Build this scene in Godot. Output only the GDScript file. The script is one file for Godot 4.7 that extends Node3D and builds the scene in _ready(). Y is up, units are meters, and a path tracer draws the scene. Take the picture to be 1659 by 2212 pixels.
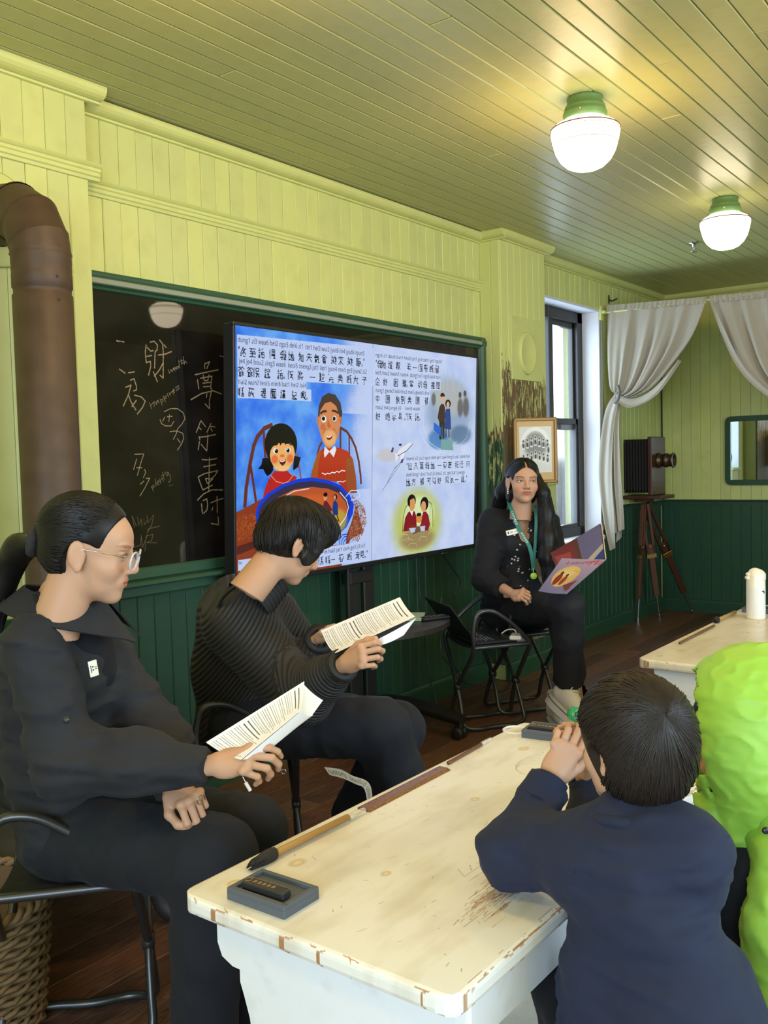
extends Node3D
# A schoolroom with lime and dark green boards; x runs along the blackboard wall, y up, z out of that wall into the room. Metres.

func _ready():
	var t0 := Time.get_ticks_msec()
	set_view()
	set_lights()
	make_materials()
	make_peeled()
	build_room()
	build_lamps()
	build_board_and_screen()
	build_far_corner()
	build_stove()
	build_desks()
	build_stools()
	build_people()
	print("built in ", Time.get_ticks_msec() - t0, " ms")

func set_view():
	var yaw := deg_to_rad(52.779)
	var pitch := deg_to_rad(-3.181)
	var roll := deg_to_rad(-1.4955)
	var fw := Vector3(sin(yaw) * cos(pitch), sin(pitch), -cos(yaw) * cos(pitch))
	var rt := Vector3(cos(yaw), 0, sin(yaw))
	var up := rt.cross(fw)
	var r2 := rt * cos(roll) + up * sin(roll)
	var u2 := up * cos(roll) - rt * sin(roll)
	var cam := Camera3D.new()
	cam.name = "camera"
	cam.transform = Transform3D(Basis(r2, u2, -fw), Vector3(0, 1.38, 2.97))
	cam.fov = 57.89
	cam.near = 0.02
	cam.far = 200
	add_child(cam)
	cam.current = true

func set_lights():
	var env := Environment.new()
	var sky := Sky.new()
	var sm := ProceduralSkyMaterial.new()
	sm.sky_top_color = Color(0.80, 0.88, 1.0)
	sm.sky_horizon_color = Color(0.93, 0.96, 1.0)
	sm.ground_bottom_color = Color(0.42, 0.42, 0.42)
	sm.ground_horizon_color = Color(0.6, 0.61, 0.62)
	sm.sky_energy_multiplier = 1.5
	sm.ground_energy_multiplier = 0.7
	sky.sky_material = sm
	env.background_mode = Environment.BG_SKY
	env.sky = sky
	env.tonemap_mode = Environment.TONE_MAPPER_LINEAR
	env.tonemap_exposure = 0.94
	env.sdfgi_enabled = true
	env.ssao_enabled = true
	env.ssil_enabled = true
	var we := WorldEnvironment.new()
	we.name = "world"
	we.environment = env
	add_child(we)
	# daylight through the tall windows behind and beside the camera
	daylight("daylight_left", Vector3(-1.93, 1.55, 3.6), Vector3(1, 0, 0), Vector2(2.6, 1.7), 16.0)
	daylight("daylight_back", Vector3(2.6, 1.7, 5.43), Vector3(0, 0, -1), Vector2(3.4, 1.4), 15.0)
	daylight("daylight_front", Vector3(6.2, 1.62, -0.28), Vector3(0, 0, 1), Vector2(0.75, 1.6), 5.0)

func daylight(called: String, at: Vector3, to: Vector3, size: Vector2, energy: float):
	var a := AreaLight3D.new()
	a.name = called
	a.area_size = size
	a.light_color = Color(0.80, 0.90, 1.0)
	a.light_energy = energy
	a.area_normalize_energy = true
	a.area_range = 20.0
	a.shadow_enabled = true
	a.transform = Transform3D(Basis.looking_at(to, Vector3.UP), at)
	add_child(a)

func wood_tex(w: int, h: int, sd: int, dark: Color, light: Color, rings := 14.0) -> ImageTexture:
	# grain along the width
	var a := FastNoiseLite.new()
	a.seed = sd
	a.frequency = 1.0
	a.fractal_octaves = 3
	var im := Image.create(w, h, false, Image.FORMAT_RGB8)
	for y in h:
		for x in w:
			var u := float(x) / w
			var t := float(y) / h
			var wrap := sin(u * PI)
			var q := a.get_noise_2d(sin(u * TAU) * 0.35, t * 5.0 + cos(u * TAU) * 0.35)
			var g := 0.5 + 0.5 * sin((t * rings + q * 4.0) * TAU)
			var f := a.get_noise_2d(sin(u * TAU) * 2.0 + 9.0, t * 160.0 + cos(u * TAU) * 1.5)
			im.set_pixel(x, y, dark.lerp(light, clampf(0.45 * g + 0.35 + f * 0.8, 0, 1)))
	return ImageTexture.create_from_image(im)

func make_materials():
	var stain := noise_tex(256, 256, 6, [[0.0, Color(0.93, 0.93, 0.92)], [0.45, Color(0.985, 0.985, 0.985)], [1.0, Color(1, 1, 1)]], 5, 3)
	var brush := noise_tex(256, 256, 10, [[0.0, Color(0.35, 0.35, 0.35)], [1.0, Color(0.65, 0.65, 0.65)]], 4, 7, Vector2(1, 0.12))
	var lumps := noise_tex(256, 256, 14, [[0.0, Color(0.3, 0.3, 0.3)], [1.0, Color(0.7, 0.7, 0.7)]], 3, 9)
	M.lumps = lumps
	M.brush = brush
	M.stain = stain
	for k in 3:
		var m := mat(lin(0.56 + 0.02 * (k - 1), 0.60 + 0.02 * (k - 1), 0.215), 0.45)
		m.albedo_texture = stain
		m.heightmap_enabled = true
		m.heightmap_texture = brush
		m.heightmap_scale = 0.15
		M["lime%d" % k] = triplanar(m, Vector3(1.1, 1.1, 1.1))
		m = mat(lin(0.43 + 0.015 * (k - 1), 0.445 + 0.015 * (k - 1), 0.19), 0.33)
		m.albedo_texture = stain
		m.heightmap_enabled = true
		m.heightmap_texture = lumps
		m.heightmap_scale = 0.12
		M["ceil%d" % k] = triplanar(m, Vector3(1.7, 1.7, 1.7))
		m = mat(lin(0.016 + 0.0015 * k, 0.062 + 0.004 * k, 0.033), 0.42)
		m.albedo_texture = stain
		m.heightmap_enabled = true
		m.heightmap_texture = brush
		m.heightmap_scale = 0.15
		M["dado%d" % k] = triplanar(m, Vector3(1.1, 1.1, 1.1))
	M.lime_trim = M.lime2
	M.frame_green = triplanar(mat(lin(0.03, 0.085, 0.045), 0.4), Vector3.ONE)
	M.sage = mat(lin(0.24, 0.27, 0.20), 0.5)
	var grain := wood_tex(512, 256, 5, Color(0.50, 0.44, 0.40), Color(1.0, 0.98, 0.95))
	M.grain = grain
	var floor_tints := [[0.20, 0.088, 0.047], [0.24, 0.11, 0.060], [0.165, 0.078, 0.047], [0.22, 0.118, 0.068], [0.145, 0.076, 0.050]]
	for k in 5:
		var c: Array = floor_tints[k]
		var m := mat(lin(c[0], c[1], c[2]), 0.42)
		m.albedo_texture = grain
		m.roughness_texture = stain
		M["floor%d" % k] = triplanar(m, Vector3(0.7, 0.7, 5.0))
		m.uv1_offset = Vector3(0.17 * k, 0, 0.31 * k)
	M.plaster = mat(Color(0.80, 0.80, 0.82), 0.8)
	M.white_paint = mat(Color(0.86, 0.86, 0.87), 0.5)
	M.dark_frame = mat(Color(0.14, 0.135, 0.13), 0.4)
	M.iron = triplanar(mat(lin(0.035, 0.030, 0.026), 0.55, 0.3), Vector3.ONE)
	var glass := mat(Color(1, 1, 1, 0.05), 0.02)
	glass.transparency = BaseMaterial3D.TRANSPARENCY_ALPHA
	M.glass = glass
	M.black_metal = mat(lin(0.022, 0.021, 0.020), 0.32, 0.0, 0.6)
	M.black_plastic = mat(lin(0.012, 0.012, 0.013), 0.4)
	M.brass = mat(lin(0.55, 0.36, 0.13), 0.3, 1.0)
	M.chrome = mat(Color(0.8, 0.8, 0.8), 0.2, 1.0)

func lime() -> Material:
	return M["lime%d" % (randi() % 3)]

func make_peeled():
	# lime paint over dark green, peeled down to weathered wood on the lower part of the pillar
	var a := FastNoiseLite.new()
	a.seed = 21
	a.frequency = 1.0
	a.fractal_octaves = 5
	for side in 2:
		var im := Image.create(256, 1024, false, Image.FORMAT_RGB8)
		for y in 1024:
			for x in 256:
				var u := x / 256.0 * 0.57
				var h := (1.0 - y / 1024.0) * 2.74
				var n1 := a.get_noise_2d(u * 26.0, h * 5.0)
				var n2 := a.get_noise_2d(u * 90.0 + 7.0, h * 9.0)
				var n3 := a.get_noise_2d(u * 14.0 + 31.0, h * 1.3)
				var edge := (1.93 - 0.10 * u / 0.57) if side == 0 else 1.56
				var line := edge + n1 * 0.16 + (0.03 if side == 0 else 0.0)
				var wood := Color(0.47, 0.37, 0.24).lerp(Color(0.30, 0.24, 0.17), clampf(0.5 + n2 * 0.9 + n3 * 0.5, 0, 1))
				if h < 1.45:
					wood = wood.lerp(Color(0.33, 0.31, 0.22), 0.6)
				if h < 0.6:
					wood = wood.lerp(Color(0.55, 0.53, 0.48), clampf(0.5 + n2 * 2.0, 0, 1))
				if h < 0.2:
					wood = Color(0.13, 0.27, 0.18)
				if side == 1 and h < 1.5:
					wood = Color(0.13, 0.27, 0.18).lerp(Color(0.34, 0.33, 0.24), clampf(0.4 + n1 * 2.0, 0, 1))
				var paint := lin(0.56, 0.60, 0.215)
				var c := paint
				if h < line:
					c = wood
					if h > edge - 0.35 and n2 + n1 > 0.18 - (h - edge) * 0.3:
						c = paint.darkened(0.12)
				im.set_pixel(x, y, c)
		var m := mat(Color.WHITE, 0.6)
		m.albedo_texture = ImageTexture.create_from_image(im)
		m.texture_repeat = false
		M["peeled" if side == 0 else "peeled_side"] = m

# ---------- mesh building ----------
class MB:
	var v := PackedVector3Array()
	var n := PackedVector3Array()
	var uv := PackedVector2Array()
	var col := PackedColorArray()
	var ix := PackedInt32Array()
	var c := Color.WHITE

	func vert(p: Vector3, nn: Vector3, t := Vector2.ZERO) -> int:
		v.append(p)
		n.append(nn)
		uv.append(t)
		col.append(c)
		return v.size() - 1

	func tri(a: Vector3, b: Vector3, d: Vector3, out: Vector3) -> void:
		var nn := (d - a).cross(b - a)
		if nn.dot(out) < 0:
			var s := b
			b = d
			d = s
			nn = -nn
		nn = nn.normalized()
		var i := v.size()
		vert(a, nn)
		vert(b, nn)
		vert(d, nn)
		ix.append_array([i, i + 1, i + 2])

	func face(pts: Array, out: Vector3, uvs: Array = []) -> void:
		var nn := Vector3()
		for k in range(1, pts.size() - 1):
			nn += (pts[k + 1] - pts[0]).cross(pts[k] - pts[0])
		var flip := nn.dot(out) < 0
		nn = (-nn if flip else nn).normalized()
		var i := v.size()
		for k in pts.size():
			vert(pts[k], nn, uvs[k] if uvs.size() else Vector2.ZERO)
		for k in range(1, pts.size() - 1):
			if flip:
				ix.append_array([i, i + k + 1, i + k])
			else:
				ix.append_array([i, i + k, i + k + 1])

	# a box with chamfered edges
	func box(lo: Vector3, hi: Vector3, b := 0.002, t := Transform3D()) -> MB:
		var m := (lo + hi) / 2
		var h := (hi - lo) / 2
		b = minf(b, minf(h.x, minf(h.y, h.z)) * 0.9)
		for ax in 3:
			for s in [-1.0, 1.0]:
				var pts := []
				var u := (ax + 1) % 3
				var w := (ax + 2) % 3
				for q in [[-1, -1], [1, -1], [1, 1], [-1, 1]]:
					var p := Vector3()
					p[ax] = h[ax] * s
					p[u] = (h[u] - b) * q[0]
					p[w] = (h[w] - b) * q[1]
					pts.append(t * (m + p))
				var o := Vector3()
				o[ax] = s
				face(pts, t.basis * o, [Vector2(0, 0), Vector2(1, 0), Vector2(1, 1), Vector2(0, 1)])
		if b <= 0:
			return self
		for ax in 3:
			var u := (ax + 1) % 3
			var w := (ax + 2) % 3
			for su in [-1.0, 1.0]:
				for sw in [-1.0, 1.0]:
					var pts := []
					for q in [[-1, 0], [1, 0], [1, 1], [-1, 1]]:
						var p := Vector3()
						p[ax] = (h[ax] - b) * q[0]
						p[u] = (h[u] - (b if q[1] else 0.0)) * su
						p[w] = (h[w] - (0.0 if q[1] else b)) * sw
						pts.append(t * (m + p))
					var o := Vector3()
					o[u] = su
					o[w] = sw
					face(pts, t.basis * o)
		for sx in [-1.0, 1.0]:
			for sy in [-1.0, 1.0]:
				for sz in [-1.0, 1.0]:
					var s := Vector3(sx, sy, sz)
					var pts := []
					for ax in 3:
						var p := (h - Vector3(b, b, b)) * s
						p[ax] = h[ax] * s[ax]
						pts.append(t * (m + p))
					face(pts, t.basis * s)
		return self

	# profile: array of Vector2(radius, height), turned round the y axis
	func lathe(profile: Array, seg := 24, t := Transform3D(), squash := 1.0) -> MB:
		var base := v.size()
		var rows := profile.size()
		var len := 0.0
		for i in rows:
			var p: Vector2 = profile[i]
			if i:
				len += p.distance_to(profile[i - 1])
			var d := Vector2()
			if i > 0:
				d += (p - profile[i - 1]).normalized()
			if i < rows - 1:
				d += (profile[i + 1] - p).normalized()
			d = d.normalized()
			for k in seg + 1:
				var a := TAU * k / seg
				var nn := Vector3(cos(a) * d.y, -d.x, sin(a) * d.y / squash)
				vert(t * Vector3(cos(a) * p.x, p.y, sin(a) * p.x * squash), (t.basis * nn).normalized(), Vector2(float(k) / seg, len))
		for i in rows - 1:
			for k in seg:
				var a := base + i * (seg + 1) + k
				var b := a + seg + 1
				ix.append_array([a, a + 1, b, a + 1, b + 1, b])
		return self

	# a tube along a path; radius a number or one per point
	func tube(path: Array, r, sides := 8, caps := true, flat := 1.0, up := Vector3.ZERO) -> MB:
		var m := path.size()
		var base := v.size()
		var last_n := Vector3()
		var len := 0.0
		for i in m:
			var p: Vector3 = path[i]
			var d := Vector3()
			if i > 0:
				d += (p - path[i - 1]).normalized()
				len += p.distance_to(path[i - 1])
			if i < m - 1:
				d += (path[i + 1] - p).normalized()
			d = d.normalized()
			var a: Vector3
			if up != Vector3.ZERO:
				a = (up - d * up.dot(d)).normalized()
			elif i == 0:
				a = d.cross(Vector3.UP if absf(d.y) < 0.9 else Vector3.RIGHT).normalized()
			else:
				a = (last_n - d * last_n.dot(d)).normalized()
			last_n = a
			var b := d.cross(a)
			var rr: float = r if (r is float or r is int) else r[i]
			for k in sides + 1:
				var q := TAU * k / sides
				vert(p + a * cos(q) * rr * flat + b * sin(q) * rr, (a * cos(q) / flat + b * sin(q)).normalized(), Vector2(float(k) / sides, len))
		for i in m - 1:
			for k in sides:
				var a := base + i * (sides + 1) + k
				var b := a + sides + 1
				ix.append_array([a, a + 1, b, a + 1, b + 1, b])
		if caps:
			for e in [0, m - 1]:
				var pts := []
				for k in sides:
					pts.append(v[base + e * (sides + 1) + k])
				var out: Vector3 = path[0] - path[1] if e == 0 else path[m - 1] - path[m - 2]
				face(pts, out)
		return self

	# a flat outline (in x, y) given depth from z0 to z1
	func prism(outline: Array, z0: float, z1: float, t := Transform3D()) -> MB:
		var pk := PackedVector2Array(outline)
		var tris := Geometry2D.triangulate_polygon(pk)
		for z in [z0, z1]:
			var out := t.basis * Vector3(0, 0, -1 if z == minf(z0, z1) else 1)
			for k in range(0, tris.size(), 3):
				var a := pk[tris[k]]
				var b := pk[tris[k + 1]]
				var d := pk[tris[k + 2]]
				tri(t * Vector3(a.x, a.y, z), t * Vector3(b.x, b.y, z), t * Vector3(d.x, d.y, z), out)
		var cw := Geometry2D.is_polygon_clockwise(pk)
		for k in pk.size():
			var a := pk[k]
			var b := pk[(k + 1) % pk.size()]
			var e := b - a
			var o := Vector3(-e.y, e.x, 0) if cw else Vector3(e.y, -e.x, 0)
			face([t * Vector3(a.x, a.y, z0), t * Vector3(b.x, b.y, z0), t * Vector3(b.x, b.y, z1), t * Vector3(a.x, a.y, z1)], t.basis * o)
		return self

	# a sheet of nu x nv cells; f(u, v) gives the point; thick gives it a back
	func sheet(nu: int, nv: int, f: Callable, thick := 0.0) -> MB:
		var pts := []
		for j in nv + 1:
			for i in nu + 1:
				pts.append(f.call(float(i) / nu, float(j) / nv))
		var nrm := []
		for j in nv + 1:
			for i in nu + 1:
				var a: Vector3 = pts[j * (nu + 1) + mini(i + 1, nu)] - pts[j * (nu + 1) + maxi(i - 1, 0)]
				var b: Vector3 = pts[mini(j + 1, nv) * (nu + 1) + i] - pts[maxi(j - 1, 0) * (nu + 1) + i]
				nrm.append(a.cross(b).normalized())
		for side in ([0, 1] if thick > 0 else [0]):
			var base := v.size()
			for j in nv + 1:
				for i in nu + 1:
					var k := j * (nu + 1) + i
					var s := 1.0 if side == 0 else -1.0
					vert(pts[k] + nrm[k] * thick * 0.5 * s, nrm[k] * s, Vector2(float(i) / nu, float(j) / nv))
			for j in nv:
				for i in nu:
					var a := base + j * (nu + 1) + i
					var b := a + nu + 1
					if side == 0:
						ix.append_array([a, b, a + 1, a + 1, b, b + 1])
					else:
						ix.append_array([a, a + 1, b, a + 1, b + 1, b])
		if thick > 0:
			var rim := []
			for i in nu:
				rim.append([i, i + 1])
				rim.append([nv * (nu + 1) + i, nv * (nu + 1) + i + 1])
			for j in nv:
				rim.append([j * (nu + 1), (j + 1) * (nu + 1)])
				rim.append([j * (nu + 1) + nu, (j + 1) * (nu + 1) + nu])
			var mid: Vector3 = pts[(nv / 2) * (nu + 1) + nu / 2]
			for e in rim:
				var a: Vector3 = pts[e[0]]
				var b: Vector3 = pts[e[1]]
				var h: Vector3 = nrm[e[0]] * thick * 0.5
				face([a + h, b + h, b - h, a - h], a - mid)
		return self

	func add(o: MB, t := Transform3D()) -> MB:
		var base := v.size()
		for i in o.v.size():
			v.append(t * o.v[i])
			n.append((t.basis * o.n[i]).normalized())
		uv.append_array(o.uv)
		col.append_array(o.col)
		for i in o.ix:
			ix.append(base + i)
		return self

	func mesh() -> ArrayMesh:
		for i in range(0, ix.size(), 3):
			var p := v[ix[i]]
			var nn := (v[ix[i + 2]] - p).cross(v[ix[i + 1]] - p)
			if nn.dot(n[ix[i]] + n[ix[i + 1]] + n[ix[i + 2]]) < 0:
				var q := ix[i + 1]
				ix[i + 1] = ix[i + 2]
				ix[i + 2] = q
		var a := []
		a.resize(Mesh.ARRAY_MAX)
		a[Mesh.ARRAY_VERTEX] = v
		a[Mesh.ARRAY_NORMAL] = n
		a[Mesh.ARRAY_TEX_UV] = uv
		a[Mesh.ARRAY_COLOR] = col
		a[Mesh.ARRAY_INDEX] = ix
		var m := ArrayMesh.new()
		if v.size():
			m.add_surface_from_arrays(Mesh.PRIMITIVE_TRIANGLES, a)
		return m


# ---------- rounded bodies: distances joined smoothly on a grid, meshed as surface nets ----------
class Field:
	var o: Vector3
	var h: float
	var nx: int
	var ny: int
	var nz: int
	var f := PackedFloat32Array()

	func _init(lo: Vector3, hi: Vector3, cell: float) -> void:
		o = lo
		h = cell
		nx = int(ceil((hi.x - lo.x) / cell)) + 1
		ny = int(ceil((hi.y - lo.y) / cell)) + 1
		nz = int(ceil((hi.z - lo.z) / cell)) + 1
		f.resize(nx * ny * nz)
		f.fill(1.0)

	func like() -> Field:
		var g := Field.new(o, o, h)
		g.nx = nx
		g.ny = ny
		g.nz = nz
		g.f.resize(f.size())
		g.f.fill(1.0)
		return g

	func span(lo: Vector3, hi: Vector3) -> Array:
		return [clampi(int((lo.x - o.x) / h), 0, nx), clampi(int((hi.x - o.x) / h) + 2, 0, nx), clampi(int((lo.y - o.y) / h), 0, ny), clampi(int((hi.y - o.y) / h) + 2, 0, ny), clampi(int((lo.z - o.z) / h), 0, nz), clampi(int((hi.z - o.z) / h) + 2, 0, nz)]

	# a tapered capsule; squash < 1 thins it along axis
	func cap(a: Vector3, b: Vector3, ra: float, rb: float, k := 0.03, axis := Vector3.ZERO, squash := 1.0) -> Field:
		var R := maxf(ra, rb) + k + 2 * h
		var s := span(a.min(b) - Vector3(R, R, R), a.max(b) + Vector3(R, R, R))
		var ab := b - a
		var l2 := maxf(ab.length_squared(), 1e-9)
		var thin := squash != 1.0
		var q := 1.0 / squash - 1.0
		var dr := rb - ra
		if thin:
			var ab2 := ab + axis * ab.dot(axis) * q
			l2 = maxf(ab2.length_squared(), 1e-9)
			ab = ab2
		for z in range(s[4], s[5]):
			for y in range(s[2], s[3]):
				var i := (z * ny + y) * nx + int(s[0])
				var p := o + Vector3(s[0], y, z) * h - a
				for x in range(s[0], s[1]):
					var w := p + axis * (p.dot(axis) * q) if thin else p
					var t := clampf(w.dot(ab) / l2, 0.0, 1.0)
					var d := (w - ab * t).length() - (ra + dr * t)
					if thin and d > 0:
						d *= squash
					var g := f[i]
					var e := k - absf(g - d)
					f[i] = minf(g, d) - (e * e / (4.0 * k) if e > 0 else 0.0)
					i += 1
					p.x += h
		return self

	# an ellipsoid with axes of basis b and radii r; cut = true takes it away
	func ell(c: Vector3, r: Vector3, k := 0.01, b := Basis(), cut := false) -> Field:
		var m := maxf(r.x, maxf(r.y, r.z)) + k + 2 * h
		var s := span(c - Vector3(m, m, m), c + Vector3(m, m, m))
		var inv := b.transposed()
		var r2 := r * r
		for z in range(s[4], s[5]):
			for y in range(s[2], s[3]):
				var i := (z * ny + y) * nx + int(s[0])
				for x in range(s[0], s[1]):
					var p := inv * (o + Vector3(x, y, z) * h - c)
					var k0 := (p / r).length()
					var k1 := maxf((p / r2).length(), 1e-6)
					var d := k0 * (k0 - 1.0) / k1
					var g := f[i]
					if cut:
						d = -d
						var e := k - absf(g - d)
						f[i] = maxf(g, d) + (e * e / (4.0 * k) if e > 0 else 0.0)
					else:
						var e := k - absf(g - d)
						f[i] = minf(g, d) - (e * e / (4.0 * k) if e > 0 else 0.0)
					i += 1
		return self

	# keep only what lies behind the plane through p with normal nn, within reach of p
	func trim(p: Vector3, nn: Vector3, reach := 9.0) -> Field:
		var s := span(p - Vector3(reach, reach, reach), p + Vector3(reach, reach, reach))
		for z in range(s[4], s[5]):
			for y in range(s[2], s[3]):
				var i := (z * ny + y) * nx + int(s[0])
				for x in range(s[0], s[1]):
					var q := o + Vector3(x, y, z) * h - p
					if q.length_squared() < reach * reach:
						f[i] = maxf(f[i], q.dot(nn))
					i += 1
		return self

	func carve(other: Field) -> Field:
		for i in f.size():
			f[i] = maxf(f[i], -other.f[i])
		return self

	# shift the surface by g(p), worked out near it only
	func warp(g: Callable, near := 0.03) -> Field:
		for z in nz:
			for y in ny:
				var i := (z * ny + y) * nx
				for x in nx:
					if absf(f[i]) < near:
						f[i] += g.call(o + Vector3(x, y, z) * h)
					i += 1
		return self

	func at(p: Vector3) -> float:
		var q := (p - o) / h
		var x := clampi(int(q.x), 0, nx - 2)
		var y := clampi(int(q.y), 0, ny - 2)
		var z := clampi(int(q.z), 0, nz - 2)
		var fx := q.x - x
		var fy := q.y - y
		var fz := q.z - z
		var i := (z * ny + y) * nx + x
		var sy := nx
		var sz := nx * ny
		var a := lerpf(lerpf(f[i], f[i + 1], fx), lerpf(f[i + sy], f[i + sy + 1], fx), fy)
		var b := lerpf(lerpf(f[i + sz], f[i + sz + 1], fx), lerpf(f[i + sz + sy], f[i + sz + sy + 1], fx), fy)
		return lerpf(a, b, fz)

	func grad(p: Vector3) -> Vector3:
		var e := h * 0.75
		return Vector3(at(p + Vector3(e, 0, 0)) - at(p - Vector3(e, 0, 0)), at(p + Vector3(0, e, 0)) - at(p - Vector3(0, e, 0)), at(p + Vector3(0, 0, e)) - at(p - Vector3(0, 0, e))).normalized()

	func into(m: MB, t := Transform3D(), paint = null, lay = null) -> MB:
		var ids := {}
		var sy := nx
		var sz := nx * ny
		var off := [0, 1, sy, sy + 1, sz, sz + 1, sz + sy, sz + sy + 1]
		var edges := [[0, 1], [2, 3], [4, 5], [6, 7], [0, 2], [1, 3], [4, 6], [5, 7], [0, 4], [1, 5], [2, 6], [3, 7]]
		var cp := []
		for k in 8:
			cp.append(Vector3(k & 1, (k >> 1) & 1, k >> 2))
		for z in nz - 1:
			for y in ny - 1:
				var i := (z * ny + y) * nx
				for x in nx - 1:
					var a := f[i]
					var neg := a < 0
					if absf(a) > 3.0 * h or ((f[i + 1] < 0) == neg and (f[i + sy] < 0) == neg and (f[i + sy + 1] < 0) == neg and (f[i + sz] < 0) == neg and (f[i + sz + 1] < 0) == neg and (f[i + sz + sy] < 0) == neg and (f[i + sz + sy + 1] < 0) == neg):
						i += 1
						continue
					var sum := Vector3()
					var cnt := 0
					for e in edges:
						var fa := f[i + off[e[0]]]
						var fb := f[i + off[e[1]]]
						if (fa < 0) != (fb < 0):
							sum += (cp[e[0]] as Vector3).lerp(cp[e[1]], fa / (fa - fb))
							cnt += 1
					if cnt:
						var p := o + (Vector3(x, y, z) + sum / cnt) * h
						if paint != null:
							m.c = paint.call(p)
						ids[i] = m.vert(t * p, (t.basis * grad(p)).normalized(), lay.call(p) if lay != null else Vector2.ZERO)
					i += 1
		m.c = Color.WHITE
		for i in ids:
			var x: int = i % nx
			var y: int = (i / nx) % ny
			var z: int = i / sz
			if x == 0 or y == 0 or z == 0:
				continue
			var neg := f[i] < 0
			for ax in 3:
				var st: int = [1, sy, sz][ax]
				if (f[i + st] < 0) == neg:
					continue
				var u: int = [sy, sz, 1][ax]
				var w: int = [sz, 1, sy][ax]
				if not (ids.has(i - u) and ids.has(i - w) and ids.has(i - u - w)):
					continue
				var A: int = ids[i]
				var B: int = ids[i - u]
				var C: int = ids[i - u - w]
				var D: int = ids[i - w]
				if neg:
					m.ix.append_array([A, C, B, A, D, C])
				else:
					m.ix.append_array([A, B, C, A, C, D])
		return m


# ---------- the scene tree ----------
var used := {}
var M := {}

func numbered(called: String) -> String:
	var k: int = used.get(called, -1) + 1
	used[called] = k
	return called if k == 0 else "%s_%03d" % [called, k]

func tag(o: Node, label: String, category: String, group := "") -> Node:
	o.set_meta("label", label)
	o.set_meta("category", category)
	if group:
		o.set_meta("group", group)
	return o

func thing(called: String, label: String, category: String, at := Vector3.ZERO, turn := 0.0, group := "") -> Node3D:
	var t := Node3D.new()
	t.name = numbered(called)
	add_child(t)
	t.position = at
	t.rotation.y = turn
	tag(t, label, category, group)
	return t

func part(called: String, m, mat: Material, parent: Node = null, at := Vector3.ZERO) -> MeshInstance3D:
	var i := MeshInstance3D.new()
	i.mesh = m.mesh() if m is MB else m
	i.material_override = mat
	i.cast_shadow = GeometryInstance3D.SHADOW_CASTING_SETTING_ON
	i.position = at
	if parent:
		i.name = called
		parent.add_child(i, true)
	else:
		i.name = numbered(called)
		add_child(i)
	return i

func struct(called: String, m, mat: Material) -> MeshInstance3D:
	var i := part(called, m, mat)
	i.set_meta("kind", "structure")
	return i

func copy(t: Node3D, label: String, at: Vector3, turn := 0.0) -> Node3D:
	var r: Node3D = t.duplicate()
	var base: String = t.name
	if base.right(3).is_valid_int():
		base = base.left(base.length() - 4)
	r.name = numbered(base)
	add_child(r)
	r.position = at
	r.rotation.y = turn
	r.set_meta("label", label)
	return r

# round the corners of a path
func rounded(pts: Array, r: float, n := 4, closed := false) -> Array:
	var out := []
	var m := pts.size()
	for i in m:
		if not closed and (i == 0 or i == m - 1):
			out.append(pts[i])
			continue
		var p: Vector3 = pts[i]
		var a: Vector3 = pts[(i + m - 1) % m] - p
		var b: Vector3 = pts[(i + 1) % m] - p
		var q := minf(r, minf(a.length(), b.length()) * 0.49)
		var s := p + a.normalized() * q
		var e := p + b.normalized() * q
		for k in n + 1:
			var t := float(k) / n
			out.append(s.lerp(p, t).lerp(p.lerp(e, t), t))
	if closed:
		out.append(out[0])
	return out

# a smooth curve through points
func smooth(pts: Array, n := 6) -> Array:
	var out := []
	var m := pts.size()
	for i in m - 1:
		for k in n:
			out.append(pts[i].cubic_interpolate(pts[i + 1], pts[maxi(i - 1, 0)], pts[mini(i + 2, m - 1)], float(k) / n))
	out.append(pts[m - 1])
	return out

func frame(at: Vector3, fwd: Vector3, up := Vector3.UP) -> Transform3D:
	var z := fwd.normalized()
	var x := up.cross(z).normalized()
	return Transform3D(Basis(x, z.cross(x), z), at)

# ---------- materials ----------
func mat(color: Color, rough := 0.6, metal := 0.0, spec := 0.5) -> StandardMaterial3D:
	var m := StandardMaterial3D.new()
	m.albedo_color = color
	m.roughness = rough
	m.metallic = metal
	m.metallic_specular = spec
	return m

func lin(r: float, g: float, b: float) -> Color:
	return Color(r, g, b).linear_to_srgb()

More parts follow.
